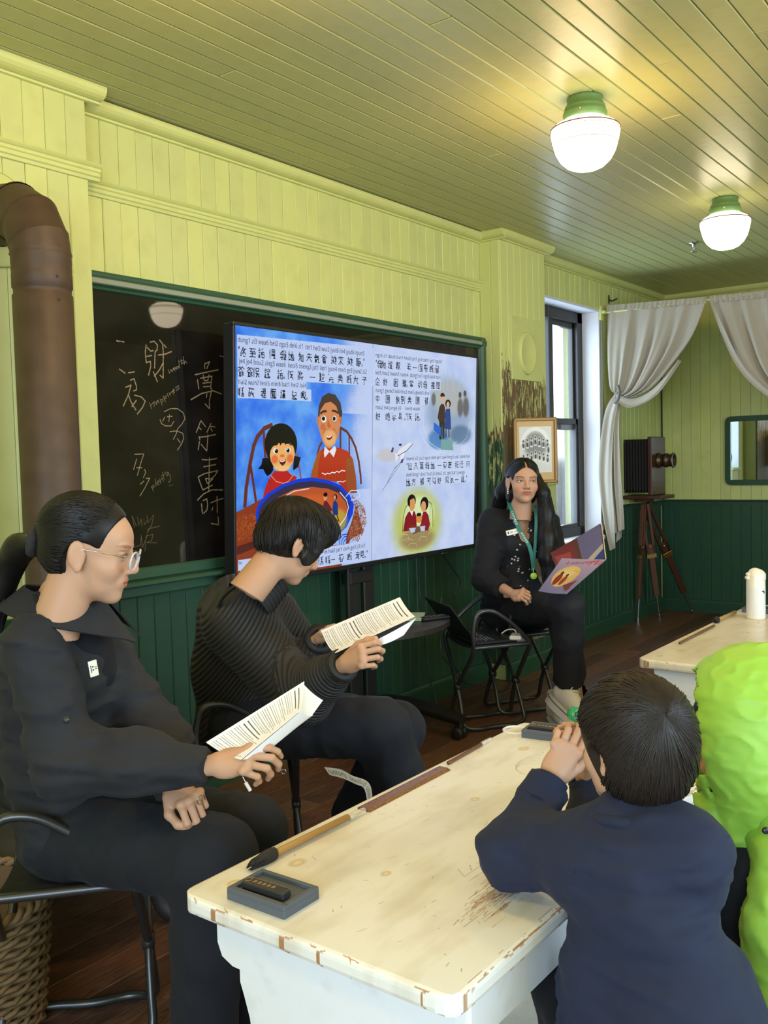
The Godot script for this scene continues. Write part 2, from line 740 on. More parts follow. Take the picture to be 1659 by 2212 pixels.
func noise_tex(w: int, hh: int, freq: float, ramp: Array, octaves := 4, sd := 1, stretch := Vector2.ONE, warp := 0.0) -> ImageTexture:
	var fn := FastNoiseLite.new()
	fn.seed = sd
	fn.noise_type = FastNoiseLite.TYPE_SIMPLEX_SMOOTH
	fn.frequency = 1.0
	fn.fractal_octaves = octaves
	if warp > 0:
		fn.domain_warp_enabled = true
		fn.domain_warp_amplitude = warp
		fn.domain_warp_frequency = 0.7
	var g := Gradient.new()
	var offs := PackedFloat32Array()
	var cols := PackedColorArray()
	for s in ramp:
		offs.append(s[0])
		cols.append(s[1])
	g.offsets = offs
	g.colors = cols
	var im := Image.create(w, hh, false, Image.FORMAT_RGB8)
	for y in hh:
		for x in w:
			# wrap in both directions by blending the seams
			var u := float(x) / w
			var t := float(y) / hh
			var p := Vector2(u, t) * freq * stretch
			var q := fn.get_noise_2d(p.x, p.y)
			var bu := smoothstep(0.8, 1.0, u)
			var bt := smoothstep(0.8, 1.0, t)
			if bu > 0 or bt > 0:
				var q1 := fn.get_noise_2d(p.x - freq * stretch.x, p.y)
				var q2 := fn.get_noise_2d(p.x, p.y - freq * stretch.y)
				var q3 := fn.get_noise_2d(p.x - freq * stretch.x, p.y - freq * stretch.y)
				q = lerpf(lerpf(q, q1, bu), lerpf(q2, q3, bu), bt)
			im.set_pixel(x, y, g.sample(q * 0.5 + 0.5))
	return ImageTexture.create_from_image(im)

func triplanar(m: StandardMaterial3D, scale: Vector3, world := true) -> StandardMaterial3D:
	m.uv1_triplanar = true
	m.uv1_world_triplanar = world
	m.uv1_scale = scale
	return m

const CEIL := 2.74
const XR := 7.98
const XL := -2.0
const ZB := 5.5
const BW := 0.083

# a board standing on a wall, its face towards +z, seen from the room
func board_mesh(w: float, h: float, d := 0.018) -> ArrayMesh:
	var m := MB.new()
	m.box(Vector3(-w / 2 + 0.0006, 0, -d), Vector3(w / 2 - 0.0006, h, 0), 0.0035)
	return m.mesh()

# boards side by side from p, along dir, each w wide and h high
func boards(wall: Node3D, p: Vector3, dir: Vector3, count: int, h: float, mats: String, w := BW, jitter := 0.0012):
	var mesh := board_mesh(w, h)
	var turn := atan2(-dir.z, dir.x)
	for k in count:
		var b := part("board", mesh, M["%s%d" % [mats, randi() % 3]], wall, p + dir * (w * (k + 0.5)))
		b.rotation.y = turn
		b.position += Vector3(sin(turn), 0, cos(turn)) * randf_range(-jitter, jitter)

func cornice(called: String, a: Vector3, b: Vector3, out: Vector3, material: Material, profile: Array):
	# profile: (distance from the wall, drop below the line), swept from a to b
	var m := MB.new()
	var d := (b - a).normalized()
	var outline := []
	for p in profile:
		outline.append(Vector2(p[0], -p[1]))
	var t := Transform3D(Basis(out, Vector3.UP, out.cross(Vector3.UP)), a)
	var s := 1.0 if t.basis.z.dot(d) > 0 else -1.0
	m.prism(outline, 0, s * a.distance_to(b), t)
	return part(called, m, material)

const CROWN := [[0.0, 0.0], [0.055, 0.0], [0.056, 0.008], [0.053, 0.02], [0.046, 0.031], [0.036, 0.038], [0.024, 0.042], [0.014, 0.043], [0.012, 0.05], [0.0, 0.052]]
const RAIL := [[0.0, 0.0], [0.03, 0.0], [0.033, 0.006], [0.028, 0.012], [0.022, 0.016], [0.022, 0.026], [0.017, 0.03], [0.017, 0.042], [0.011, 0.046], [0.008, 0.056], [0.0, 0.058]]

func trim(called: String, a: Vector3, b: Vector3, out: Vector3, material: Material, profile: Array):
	var i = cornice(called, a, b, out, material, profile)
	i.set_meta("kind", "structure")
	return i

func build_room():
	seed(11)
	# floor: planks along x on a slab
	var m := MB.new()
	m.box(Vector3(XL - 0.2, -0.2, -0.2), Vector3(XR + 0.2, -0.022, ZB + 0.2), 0)
	var fl := struct("floor", m, M.floor2)
	var row := 0
	var z := 0.0
	while z < 3.9:
		var x := XL + 0.6 * randf()
		while x < XR:
			var x1 := minf(x + randf_range(1.1, 2.3), XR)
			var q := MB.new()
			q.box(Vector3(x + 0.0008, -0.022, z + 0.0008), Vector3(x1 - 0.0008, randf_range(-0.0008, 0.0), z + 0.1292), 0.0012)
			part("plank", q, M["floor%d" % (randi() % 5)], fl)
			x = x1
		z += 0.13
	m = MB.new()
	m.box(Vector3(XL, -0.022, 3.9), Vector3(XR, 0, ZB), 0)
	part("floor_boards", m, M.floor1, fl)
	# ceiling
	m = MB.new()
	m.box(Vector3(XL - 0.2, CEIL + 0.018, -0.2), Vector3(XR + 0.2, CEIL + 0.2, ZB + 0.2), 0)
	m.box(Vector3(XL, CEIL, 2.785), Vector3(XR, CEIL + 0.02, ZB), 0)
	var ce := struct("ceiling", m, M.ceil1)
	z = 0.0
	while z < 2.78:
		var cuts := [XL]
		if row % 3 != 1:
			cuts.append(randf_range(1.5, 6.8))
		cuts.append(XR)
		for k in cuts.size() - 1:
			var q := MB.new()
			q.box(Vector3(cuts[k] + 0.0006, CEIL + randf_range(0, 0.0012), z + 0.0008), Vector3(cuts[k + 1] - 0.0006, CEIL + 0.02, z + 0.0862), 0.004)
			part("plank", q, M["ceil%d" % (randi() % 3)], ce)
		z += 0.087
		row += 1
	# blackboard wall with the window opening
	m = MB.new()
	var wx0 := 5.72
	var wx1 := 6.67
	m.box(Vector3(XL - 0.2, -0.2, -0.30), Vector3(wx0, CEIL + 0.1, -0.018), 0)
	m.box(Vector3(wx1, -0.2, -0.30), Vector3(XR + 0.2, CEIL + 0.1, -0.018), 0)
	m.box(Vector3(wx0, -0.2, -0.30), Vector3(wx1, 0.745, -0.018), 0)
	m.box(Vector3(wx0, 2.475, -0.30), Vector3(wx1, CEIL + 0.1, -0.018), 0)
	var wf := struct("wall_front", m, M.lime1)
	boards(wf, Vector3(2.04, 2.445, 0), Vector3.RIGHT, 35, 0.27, "lime")
	boards(wf, Vector3(2.04, 2.05, 0), Vector3.RIGHT, 35, 0.37, "lime")
	boards(wf, Vector3(2.04, 0.09, 0), Vector3.RIGHT, 35, 0.87, "dado")
	# window part of the wall
	boards(wf, Vector3(5.52, 2.475, 0), Vector3.RIGHT, 14, 0.24, "lime")
	boards(wf, Vector3(5.52, 0.97, 0), Vector3.RIGHT, 2, 1.505, "lime")
	boards(wf, Vector3(5.52, 0.09, 0), Vector3.RIGHT, 29, 0.64, "dado")
	boards(wf, Vector3(6.688, 0.97, 0), Vector3.RIGHT, 15, 1.745, "lime")
	boards(wf, Vector3(6.688, 0.73, 0), Vector3.RIGHT, 15, 0.24, "dado")
	# left chimney breast
	m = MB.new()
	m.box(Vector3(XL, 0, -0.018), Vector3(2.075, CEIL, 0.082), 0.002)
	var br := struct("wall_breast", m, M.lime1)
	boards(br, Vector3(0.83, 2.475, 0.1), Vector3.RIGHT, 15, 0.24, "lime")
	boards(br, Vector3(0.83, 0.88, 0.1), Vector3.RIGHT, 15, 1.56, "lime")
	boards(br, Vector3(0.83, 0.1, 0.1), Vector3.RIGHT, 15, 0.78, "dado")
	# pillar between board and window
	m = MB.new()
	m.box(Vector3(4.95, 0, -0.018), Vector3(5.52, CEIL, 0.122), 0.003)
	var pl := struct("wall_pillar", m, M.lime1)
	for k in 7:
		var q := MB.new()
		q.box(Vector3(4.95 + 0.0814 * k + 0.0005, 0.1, 0.122), Vector3(4.95 + 0.0814 * (k + 1) - 0.0005, 2.7, 0.14 + randf_range(-0.0008, 0.0008)), 0.003)
		for i in q.v.size():
			q.uv[i] = Vector2((q.v[i].x - 4.95) / 0.57, 1.0 - q.v[i].y / 2.74)
		part("board", q, M.peeled, pl)
	for k in 2:
		var q := MB.new()
		q.box(Vector3(4.936, 0.1, 0.0 + 0.075 * k + 0.0005), Vector3(4.951, 2.7, 0.075 + 0.062 * k - 0.0005), 0.003)
		for i in q.v.size():
			q.uv[i] = Vector2(q.v[i].z / 0.57, 1.0 - q.v[i].y / 2.74)
		part("board", q, M.peeled_side, pl)
	# round flue cover set in a panel on the pillar
	m = MB.new()
	m.box(Vector3(5.055, 1.86, 0.139), Vector3(5.43, 2.25, 0.148), 0.002)
	var pan := part("flue_panel", m, M.lime1, pl)
	m = MB.new()
	m.lathe([Vector2(0.0, 0.004), Vector2(0.03, 0.006), Vector2(0.05, 0.012), Vector2(0.085, 0.014), Vector2(0.092, 0.018), Vector2(0.1, 0.016), Vector2(0.104, 0.006), Vector2(0.105, 0.0)], 48, Transform3D(Basis(Vector3.RIGHT, PI / 2), Vector3(5.245, 2.03, 0.148)), 1.28)
	part("flue_cover", m, M.lime2, pan)
	# right wall
	m = MB.new()
	m.box(Vector3(XR + 0.018, -0.2, -0.3), Vector3(XR + 0.2, CEIL + 0.1, ZB + 0.2), 0)
	m.box(Vector3(XR, 0, 1.66), Vector3(XR + 0.02, 0.965, ZB), 0)
	var wr := struct("wall_right", m, M.dado1)
	boards(wr, Vector3(XR, 0.965, 0), Vector3(0, 0, 1), 20, 1.76, "lime")
	boards(wr, Vector3(XR, 0.09, 0), Vector3(0, 0, 1), 20, 0.875, "dado")
	m = MB.new()
	m.box(Vector3(XR - 0.002, 0.965, 1.66), Vector3(XR + 0.02, CEIL, ZB), 0)
	part("boards_beyond", m, M.lime1, wr)
	# the walls behind the camera, with their windows
	m = MB.new()
	m.box(Vector3(XL - 0.2, -0.2, -0.3), Vector3(XL, 0.7, ZB + 0.2), 0)
	m.box(Vector3(XL - 0.2, 2.4, -0.3), Vector3(XL, CEIL + 0.1, ZB + 0.2), 0)
	m.box(Vector3(XL - 0.2, 0.7, -0.3), Vector3(XL, 2.4, 2.3), 0)
	m.box(Vector3(XL - 0.2, 0.7, 4.9), Vector3(XL, 2.4, ZB + 0.2), 0)
	struct("wall_left", m, M.lime1)
	m = MB.new()
	m.box(Vector3(XL - 0.2, -0.2, ZB), Vector3(XR + 0.2, 1.0, ZB + 0.2), 0)
	m.box(Vector3(XL - 0.2, 2.4, ZB), Vector3(XR + 0.2, CEIL + 0.1, ZB + 0.2), 0)
	m.box(Vector3(XL - 0.2, 1.0, ZB), Vector3(0.9, 2.4, ZB + 0.2), 0)
	m.box(Vector3(4.3, 1.0, ZB), Vector3(XR + 0.2, 2.4, ZB + 0.2), 0)
	struct("wall_back", m, M.lime1)
	var gl := MB.new()
	gl.box(Vector3(XL - 0.12, 0.7, 2.3), Vector3(XL - 0.115, 2.4, 4.9), 0)
	struct("window_2", gl, M.glass)
	gl = MB.new()
	gl.box(Vector3(0.9, 1.0, ZB + 0.1), Vector3(4.3, 2.4, ZB + 0.105), 0)
	struct("window_3", gl, M.glass)
	# mouldings
	trim("trim_1", Vector3(2.06, 2.735, 0), Vector3(4.95, 2.735, 0), Vector3(0, 0, 1), M.lime2, CROWN)
	trim("trim_2", Vector3(2.06, 2.45, 0), Vector3(4.95, 2.45, 0), Vector3(0, 0, 1), M.lime2, RAIL)
	trim("trim_3", Vector3(XL, 2.74, 0.1), Vector3(2.13, 2.74, 0.1), Vector3(0, 0, 1), M.lime2, CROWN)
	trim("trim_4", Vector3(XL, 2.47, 0.1), Vector3(2.115, 2.47, 0.1), Vector3(0, 0, 1), M.lime2, RAIL)
	trim("trim_5", Vector3(4.935, 2.74, 0.14), Vector3(5.57, 2.74, 0.14), Vector3(0, 0, 1), M.lime2, CROWN)
	trim("trim_6", Vector3(4.936, 2.74, 0.0), Vector3(4.936, 2.74, 0.19), Vector3(-1, 0, 0), M.lime2, CROWN)
	trim("trim_7", Vector3(5.52, 2.74, 0), Vector3(XR, 2.74, 0), Vector3(0, 0, 1), M.lime2, CROWN)
	trim("trim_8", Vector3(XR, 2.74, 0), Vector3(XR, 2.74, ZB), Vector3(-1, 0, 0), M.lime2, CROWN)
	var base := [[0.0, 0.0], [0.012, 0.0], [0.018, 0.01], [0.02, 0.02], [0.02, 0.11], [0.0, 0.11]]
	var cap := [[0.0, 0.0], [0.012, 0.0], [0.016, 0.006], [0.014, 0.016], [0.006, 0.02], [0.006, 0.05], [0.0, 0.05]]
	trim("baseboard_front", Vector3(2.06, 0.11, 0), Vector3(4.95, 0.11, 0), Vector3(0, 0, 1), M.dado1, base)
	trim("baseboard_window", Vector3(5.52, 0.11, 0), Vector3(XR, 0.11, 0), Vector3(0, 0, 1), M.dado1, base)
	trim("baseboard_right", Vector3(XR, 0.11, 0), Vector3(XR, 0.11, ZB), Vector3(-1, 0, 0), M.dado0, base)
	trim("baseboard_pillar", Vector3(4.94, 0.11, 0.14), Vector3(5.54, 0.11, 0.14), Vector3(0, 0, 1), M.dado2, base)
	trim("baseboard_breast", Vector3(XL, 0.11, 0.1), Vector3(2.08, 0.11, 0.1), Vector3(0, 0, 1), M.dado1, base)
	trim("trim_9", Vector3(XR, 0.975, 0), Vector3(XR, 0.975, ZB), Vector3(-1, 0, 0), M.dado0, cap)
	trim("trim_10", Vector3(6.69, 0.975, 0), Vector3(XR, 0.975, 0), Vector3(0, 0, 1), M.dado0, cap)
	build_window(wx0, wx1)

func build_window(wx0: float, wx1: float):
	var w := Node3D.new()
	w.name = "window_1"
	w.set_meta("kind", "structure")
	add_child(w)
	# plastered reveal
	var m := MB.new()
	m.box(Vector3(wx1 - 0.004, 0.75, -0.16), Vector3(wx1 + 0.015, 2.475, 0.003), 0.002)
	m.box(Vector3(wx0 - 0.015, 0.75, -0.16), Vector3(wx0 + 0.004, 2.475, 0.003), 0.002)
	m.box(Vector3(wx0, 2.466, -0.16), Vector3(wx1, 2.485, 0.003), 0.002)
	part("reveal", m, M.plaster, w)
	m = MB.new()
	m.box(Vector3(wx0 - 0.02, 0.73, -0.16), Vector3(wx1 + 0.015, 0.765, 0.03), 0.006)
	part("window_sill", m, M.white_paint, w)
	# dark frame: jambs, head, sill piece and the post between the narrow light and the sashes
	var z0 := -0.215
	var z1 := -0.135
	m = MB.new()
	m.box(Vector3(wx1 - 0.085, 0.765, z0), Vector3(wx1, 2.47, z1), 0.004)
	m.box(Vector3(wx0, 0.765, z0), Vector3(wx0 + 0.05, 2.47, z1), 0.004)
	m.box(Vector3(wx0, 2.385, z0), Vector3(wx1, 2.47, z1), 0.004)
	m.box(Vector3(wx0, 0.765, z0), Vector3(wx1, 0.835, z1), 0.004)
	m.box(Vector3(6.10, 0.765, z0), Vector3(6.165, 2.47, z1 + 0.004), 0.004)
	part("window_frame", m, M.dark_frame, w)
	for s in [[1.575, 2.39, -0.185], [0.83, 1.66, -0.165]]:
		m = MB.new()
		var a: float = 6.165
		var b: float = wx1 - 0.085
		m.box(Vector3(a, s[0], s[2] - 0.02), Vector3(a + 0.02, s[1], s[2] + 0.02), 0.003)
		m.box(Vector3(b - 0.03, s[0], s[2] - 0.02), Vector3(b, s[1], s[2] + 0.02), 0.003)
		m.box(Vector3(a, s[0], s[2] - 0.02), Vector3(b, s[0] + (0.06 if s[0] > 1 else 0.03), s[2] + 0.02), 0.003)
		m.box(Vector3(a, s[1] - 0.045, s[2] - 0.02), Vector3(b, s[1], s[2] + 0.02), 0.003)
		var sash := part("sash", m, M.dark_frame, w)
		m = MB.new()
		m.box(Vector3(a + 0.02, s[0] + 0.03, s[2] - 0.003), Vector3(b - 0.03, s[1] - 0.045, s[2] + 0.003), 0)
		part("pane", m, M.glass, sash)
	m = MB.new()
	m.box(Vector3(wx0 + 0.05, 0.835, -0.178), Vector3(6.10, 2.385, -0.172), 0)
	part("pane", m, M.glass, w)
	# what the window looks out on: a grey boarded house, a pale one behind it
	var h := thing("grey_house", "grey boarded house front with white corner board, seen through the window", "house", Vector3(9.1, 0, -3.0))
	m = MB.new()
	for k in 40:
		m.box(Vector3(0.25, -0.5 + k * 0.12, -0.9), Vector3(2.0, -0.5 + k * 0.12 + 0.118, 0.0), 0.01)
	part("wall", m, mat(Color(0.52, 0.55, 0.58), 0.7), h)
	m = MB.new()
	m.box(Vector3(0.13, -0.5, -0.9), Vector3(0.27, 4.3, 0.03), 0.01)
	part("corner_board", m, mat(Color(0.85, 0.87, 0.88), 0.6), h)
	h = thing("brick_shopfront", "pale building with a red band and a low roof across the street", "building", Vector3(11.2, 0, -9.5))
	m = MB.new()
	m.box(Vector3(-5, -1, -2), Vector3(9, 1.15, 0), 0.02)
	part("wall", m, mat(Color(0.62, 0.61, 0.60), 0.8), h)
	m = MB.new()
	m.box(Vector3(-5, 1.15, -1.9), Vector3(9, 2.1, -0.05), 0.02)
	part("red_band", m, mat(Color(0.62, 0.36, 0.42), 0.8), h)
	m = MB.new()
	m.prism([Vector2(0.3, 2.05), Vector2(-2.6, 3.0), Vector2(-2.6, 2.05)], -5, 9, Transform3D(Basis(Vector3.UP, PI / 2).inverse(), Vector3.ZERO))
	part("roof", m, mat(Color(0.36, 0.34, 0.33), 0.9), h)
	for k in 4:
		m = MB.new()
		m.box(Vector3(-4 + k * 3, 0.1, -0.02), Vector3(-2.8 + k * 3, 1.0, 0.03), 0.01)
		part("window", m, mat(Color(0.75, 0.8, 0.84), 0.3), h)

# ---------- ceiling lamps ----------
func build_lamps():
	var spots := [Vector3(3.365, CEIL, 1.427), Vector3(5.176, CEIL, 1.40), Vector3(1.55, CEIL, 1.42), Vector3(-0.3, CEIL, 1.42), Vector3(4.85, CEIL, 2.84), Vector3(3.0, CEIL, 2.84), Vector3(0.9, CEIL, 4.2)]
	var labels := ["schoolhouse ceiling lamp with ringed white glass bowl, the larger one in view", "schoolhouse ceiling lamp with ringed white glass bowl, beyond the larger one", "ceiling lamp just out of view above the stove", "ceiling lamp over the left of the room", "ceiling lamp mirrored in the blackboard", "ceiling lamp behind the desks", "ceiling lamp behind the camera"]
	var glow := mat(Color(0.9, 0.88, 0.8), 0.35)
	glow.emission_enabled = true
	glow.emission = Color(1.0, 0.93, 0.78)
	glow.emission_energy_multiplier = 7.0
	var cup := mat(lin(0.10, 0.19, 0.055), 0.4)
	var band := mat(lin(0.16, 0.06, 0.035), 0.4)
	var proto: Node3D
	for k in spots.size():
		if k == 0:
			var t := thing("ceiling_lamp", labels[0], "lamp", spots[0], 0.0, "schoolhouse lamps on the plank ceiling")
			var m := MB.new()
			m.lathe([Vector2(0.0, 0.0), Vector2(0.066, 0.0), Vector2(0.068, -0.006), Vector2(0.066, -0.012), Vector2(0.07, -0.03), Vector2(0.076, -0.034), Vector2(0.078, -0.042), Vector2(0.076, -0.048), Vector2(0.082, -0.054), Vector2(0.084, -0.062), Vector2(0.081, -0.072), Vector2(0.082, -0.085), Vector2(0.06, -0.088)], 32)
			part("fitter", m, cup, t)
			m = MB.new()
			m.lathe([Vector2(0.079, -0.082), Vector2(0.086, -0.088), Vector2(0.112, -0.102), Vector2(0.127, -0.114), Vector2(0.130, -0.124), Vector2(0.130, -0.132), Vector2(0.124, -0.165), Vector2(0.113, -0.202), Vector2(0.096, -0.232), Vector2(0.072, -0.254), Vector2(0.050, -0.264), Vector2(0.0, -0.268)], 40)
			var bowl := part("glass_bowl", m, glow, t)
			for b in [[0.1290, -0.1175, 0.0028], [0.1312, -0.129, 0.0012], [0.1215, -0.176, 0.0013]]:
				m = MB.new()
				var ring := []
				for q in 49:
					ring.append(Vector3(cos(TAU * q / 48.0) * b[0], b[1], sin(TAU * q / 48.0) * b[0]))
				m.tube(ring, b[2], 6, false, 1.0, Vector3.UP)
				part("painted_ring", m, band, bowl)
			m = MB.new()
			m.tube([Vector3(-0.078, -0.065, 0.02), Vector3(-0.094, -0.068, 0.024)], 0.003, 6)
			part("screw", m, M.brass, t)
			proto = t
		else:
			proto = proto if k == 0 else proto
			copy(proto, labels[k], spots[k])
		var l := OmniLight3D.new()
		l.name = "lamp_light_%d" % (k + 1)
		l.position = spots[k] + Vector3(0, -0.17, 0)
		l.light_color = Color(1.0, 0.80, 0.50)
		l.light_energy = LAMP * [0.9, 0.25, 1.25, 1.25, 0.2, 0.7, 0.8][k]
		l.light_size = 0.10
		l.omni_range = 14.0
		l.omni_attenuation = 2.0
		l.shadow_enabled = true
		add_child(l)
	# sprinkler head
	var s := thing("sprinkler_head", "small metal sprinkler head on the ceiling near the far lamp", "sprinkler", Vector3(6.1, CEIL, 0.92))
	var m := MB.new()
	m.lathe([Vector2(0.0, 0.0), Vector2(0.035, 0.0), Vector2(0.034, -0.006), Vector2(0.012, -0.01), Vector2(0.01, -0.03), Vector2(0.0, -0.03)], 20)
	part("plate", m, M.chrome, s)
	m = MB.new()
	m.tube([Vector3(0.01, -0.03, 0), Vector3(0.014, -0.045, 0), Vector3(0, -0.055, 0), Vector3(-0.014, -0.045, 0), Vector3(-0.01, -0.03, 0)], 0.003, 6)
	m.lathe([Vector2(0.0, -0.055), Vector2(0.022, -0.057), Vector2(0.022, -0.06), Vector2(0.0, -0.06)], 16)
	part("deflector", m, M.chrome, s)

const LAMP := 0.62

# ---------- flat print: what the screen shows, chalk, book covers, sheets ----------
class Ink:
	var im: Image
	var W: int
	var H: int
	var host
	func _init(w: int, h: int, c: Color) -> void:
		W = w
		H = h
		im = Image.create(w, h, false, Image.FORMAT_RGB8)
		im.fill(c)
	# "u v u v ..." in two-thousandths of the sheet
	func pts(s: String) -> PackedVector2Array:
		var q := s.split_floats(" ", false)
		var out := PackedVector2Array()
		for i in range(0, q.size() - 1, 2):
			out.append(Vector2(q[i] * W, q[i + 1] * H) / 2000.0)
		return out
	func span(x0: float, x1: float, y: int, c: Color) -> void:
		var a := clampi(int(round(x0)), 0, W)
		var b := clampi(int(round(x1)), 0, W)
		if b <= a or y < 0 or y >= H:
			return
		if c.a >= 1.0:
			im.fill_rect(Rect2i(a, y, b - a, 1), c)
		else:
			for x in range(a, b):
				im.set_pixel(x, y, im.get_pixel(x, y).lerp(c, c.a))
	func area(p: PackedVector2Array, c: Color) -> void:
		var lo := 1e9
		var hi := -1e9
		for q in p:
			lo = minf(lo, q.y)
			hi = maxf(hi, q.y)
		for y in range(maxi(0, int(lo)), mini(H - 1, int(hi)) + 1):
			var xs := []
			for i in p.size():
				var a := p[i]
				var b := p[(i + 1) % p.size()]
				var yy := y + 0.5
				if (a.y <= yy) != (b.y <= yy):
					xs.append(a.x + (b.x - a.x) * (yy - a.y) / (b.y - a.y))
			xs.sort()
			for i in range(0, xs.size() - 1, 2):
				span(xs[i], xs[i + 1], y, c)
	func poly(s: String, c: Color) -> void:
		area(pts(s), c)
	func blob(s: String, c: Color, soft := false) -> void:
		var q := pts(s)
		var m := (q[0] + q[1]) / 2
		var r := ((q[1] - q[0]) / 2).abs()
		for y in range(maxi(0, int(m.y - r.y)), mini(H - 1, int(m.y + r.y)) + 1):
			var k := 1.0 - pow((y + 0.5 - m.y) / r.y, 2)
			if k <= 0:
				continue
			var e := r.x * sqrt(k)
			if not soft:
				span(m.x - e, m.x + e, y, c)
				continue
			for x in range(maxi(0, int(m.x - e)), mini(W, int(m.x + e))):
				var d := Vector2((x - m.x) / r.x, (y - m.y) / r.y).length()
				im.set_pixel(x, y, im.get_pixel(x, y).lerp(c, c.a * smoothstep(1.0, 0.55, d)))
	func path(p: PackedVector2Array, w: float, c: Color) -> void:
		for i in p.size() - 1:
			var d := (p[i + 1] - p[i])
			if d.length() < 1e-3:
				continue
			var k := d.normalized().orthogonal() * w / 2
			var e := d.normalized() * w * 0.3
			area(PackedVector2Array([p[i] + k - e, p[i + 1] + k + e, p[i + 1] - k + e, p[i] - k - e]), c)
	func line(s: String, w: float, c: Color) -> void:
		path(pts(s), w, c)
	func spray(s: String, n: int, size: float, c: Color, c2: Color) -> void:
		var q := pts(s)
		var lo := q[0]
		var hi := q[0]
		for k in q:
			lo = lo.min(k)
			hi = hi.max(k)
		for i in n:
			var p := Vector2(randf_range(lo.x, hi.x), randf_range(lo.y, hi.y))
			if Geometry2D.is_point_in_polygon(p, q):
				var r := size * randf_range(0.5, 1.5)
				im.fill_rect(Rect2i(int(p.x), int(p.y), maxi(1, int(r)), maxi(1, int(r * randf_range(0.6, 1.4)))), c.lerp(c2, randf()))
	# letters of a font, fitted between two ends of a base line, cap height given in the same units
	func latin(text: String, s: String, font: Font, c: Color) -> void:
		var q := pts(s)
		var tm := TextMesh.new()
		tm.text = text
		tm.font = font
		tm.font_size = 64
		tm.pixel_size = 1.0
		tm.depth = 0.0
		tm.curve_step = 2.0
		tm.horizontal_alignment = HORIZONTAL_ALIGNMENT_LEFT
		tm.vertical_alignment = VERTICAL_ALIGNMENT_BOTTOM
		var a := tm.get_mesh_arrays() if tm.has_method("get_mesh_arrays") else tm.surface_get_arrays(0)
		var v: PackedVector3Array = a[Mesh.ARRAY_VERTEX]
		if v.is_empty():
			return
		var ix = a[Mesh.ARRAY_INDEX]
		if ix == null or ix.is_empty():
			ix = range(v.size())
		var w := 0.0
		for p in v:
			w = maxf(w, p.x)
		var base := font.get_descent(64)
		var ex := (q[1] - q[0]) / w
		var ey := (q[2] - q[0]) / (font.get_ascent(64) * 0.72)
		var z0 := v[0].z
		for i in range(0, ix.size(), 3):
			if absf(v[ix[i]].z - z0) > 1e-4 or absf(v[ix[i + 1]].z - z0) > 1e-4 or absf(v[ix[i + 2]].z - z0) > 1e-4:
				continue
			var t := PackedVector2Array()
			for k in 3:
				var p := v[ix[i + k]]
				t.append(q[0] + ex * p.x + ey * (p.y - base))
			area(t, c)
	# brush-stroke characters: each is built from strokes and other characters in boxes, on a grid of 0 to 9
	func glyph(ch: String, o: Vector2, ex: Vector2, ey: Vector2, w: float, c: Color, table: Dictionary) -> void:
		if not table.has(ch):
			return
		for tok in (table[ch] as String).split(" ", false):
			if tok.unicode_at(0) > 127 or tok[0] == "-":
				var n := tok.right(4)
				var a := Vector2(n[0].to_int(), n[1].to_int()) / 9.0
				var b := Vector2(n[2].to_int(), n[3].to_int()) / 9.0
				glyph(tok.left(tok.length() - 4).trim_prefix("-"), o + ex * a.x + ey * a.y, ex * (b.x - a.x), ey * (b.y - a.y), w, c, table)
			else:
				var p := PackedVector2Array()
				for k in range(0, tok.length() - 1, 2):
					p.append(o + ex * (tok[k].to_int() / 9.0) + ey * (tok[k + 1].to_int() / 9.0))
				path(p, w, c)
	# a row of characters between two ends of its base line; the third point is the top of the first
	func row(text: String, s: String, c: Color, table: Dictionary, bold := 0.095) -> void:
		var q := pts(s)
		var total := 0.0
		for ch in text:
			total += 1.08 if ch.unicode_at(0) > 0x3100 else 0.42
		var ex := (q[1] - q[0]) / total
		var ey := q[0] - q[2]
		var at := q[2]
		for ch in text:
			if ch.unicode_at(0) > 0x3100:
				glyph(ch, at, ex, ey, ey.length() * bold, c, table)
				at += ex * 1.08
			else:
				if ch in "“”":
					for k in 2:
						path(PackedVector2Array([at + ex * (0.12 + k * 0.14) + ey * 0.0, at + ex * (0.04 + k * 0.14) + ey * 0.24]), ey.length() * 0.08, c)
				elif ch in "。":
					for k in 8:
						var u := TAU * k / 8
						var u2 := TAU * (k + 1) / 8
						path(PackedVector2Array([at + ex * (0.16 + cos(u) * 0.1) + ey * (0.86 + sin(u) * 0.1), at + ex * (0.16 + cos(u2) * 0.1) + ey * (0.86 + sin(u2) * 0.1)]), ey.length() * 0.06, c)
				elif ch == ",":
					path(PackedVector2Array([at + ex * 0.15 + ey * 0.85, at + ex * 0.05 + ey]), ey.length() * 0.08, c)
				at += ex * 0.42
	func texture() -> ImageTexture:
		return ImageTexture.create_from_image(im)

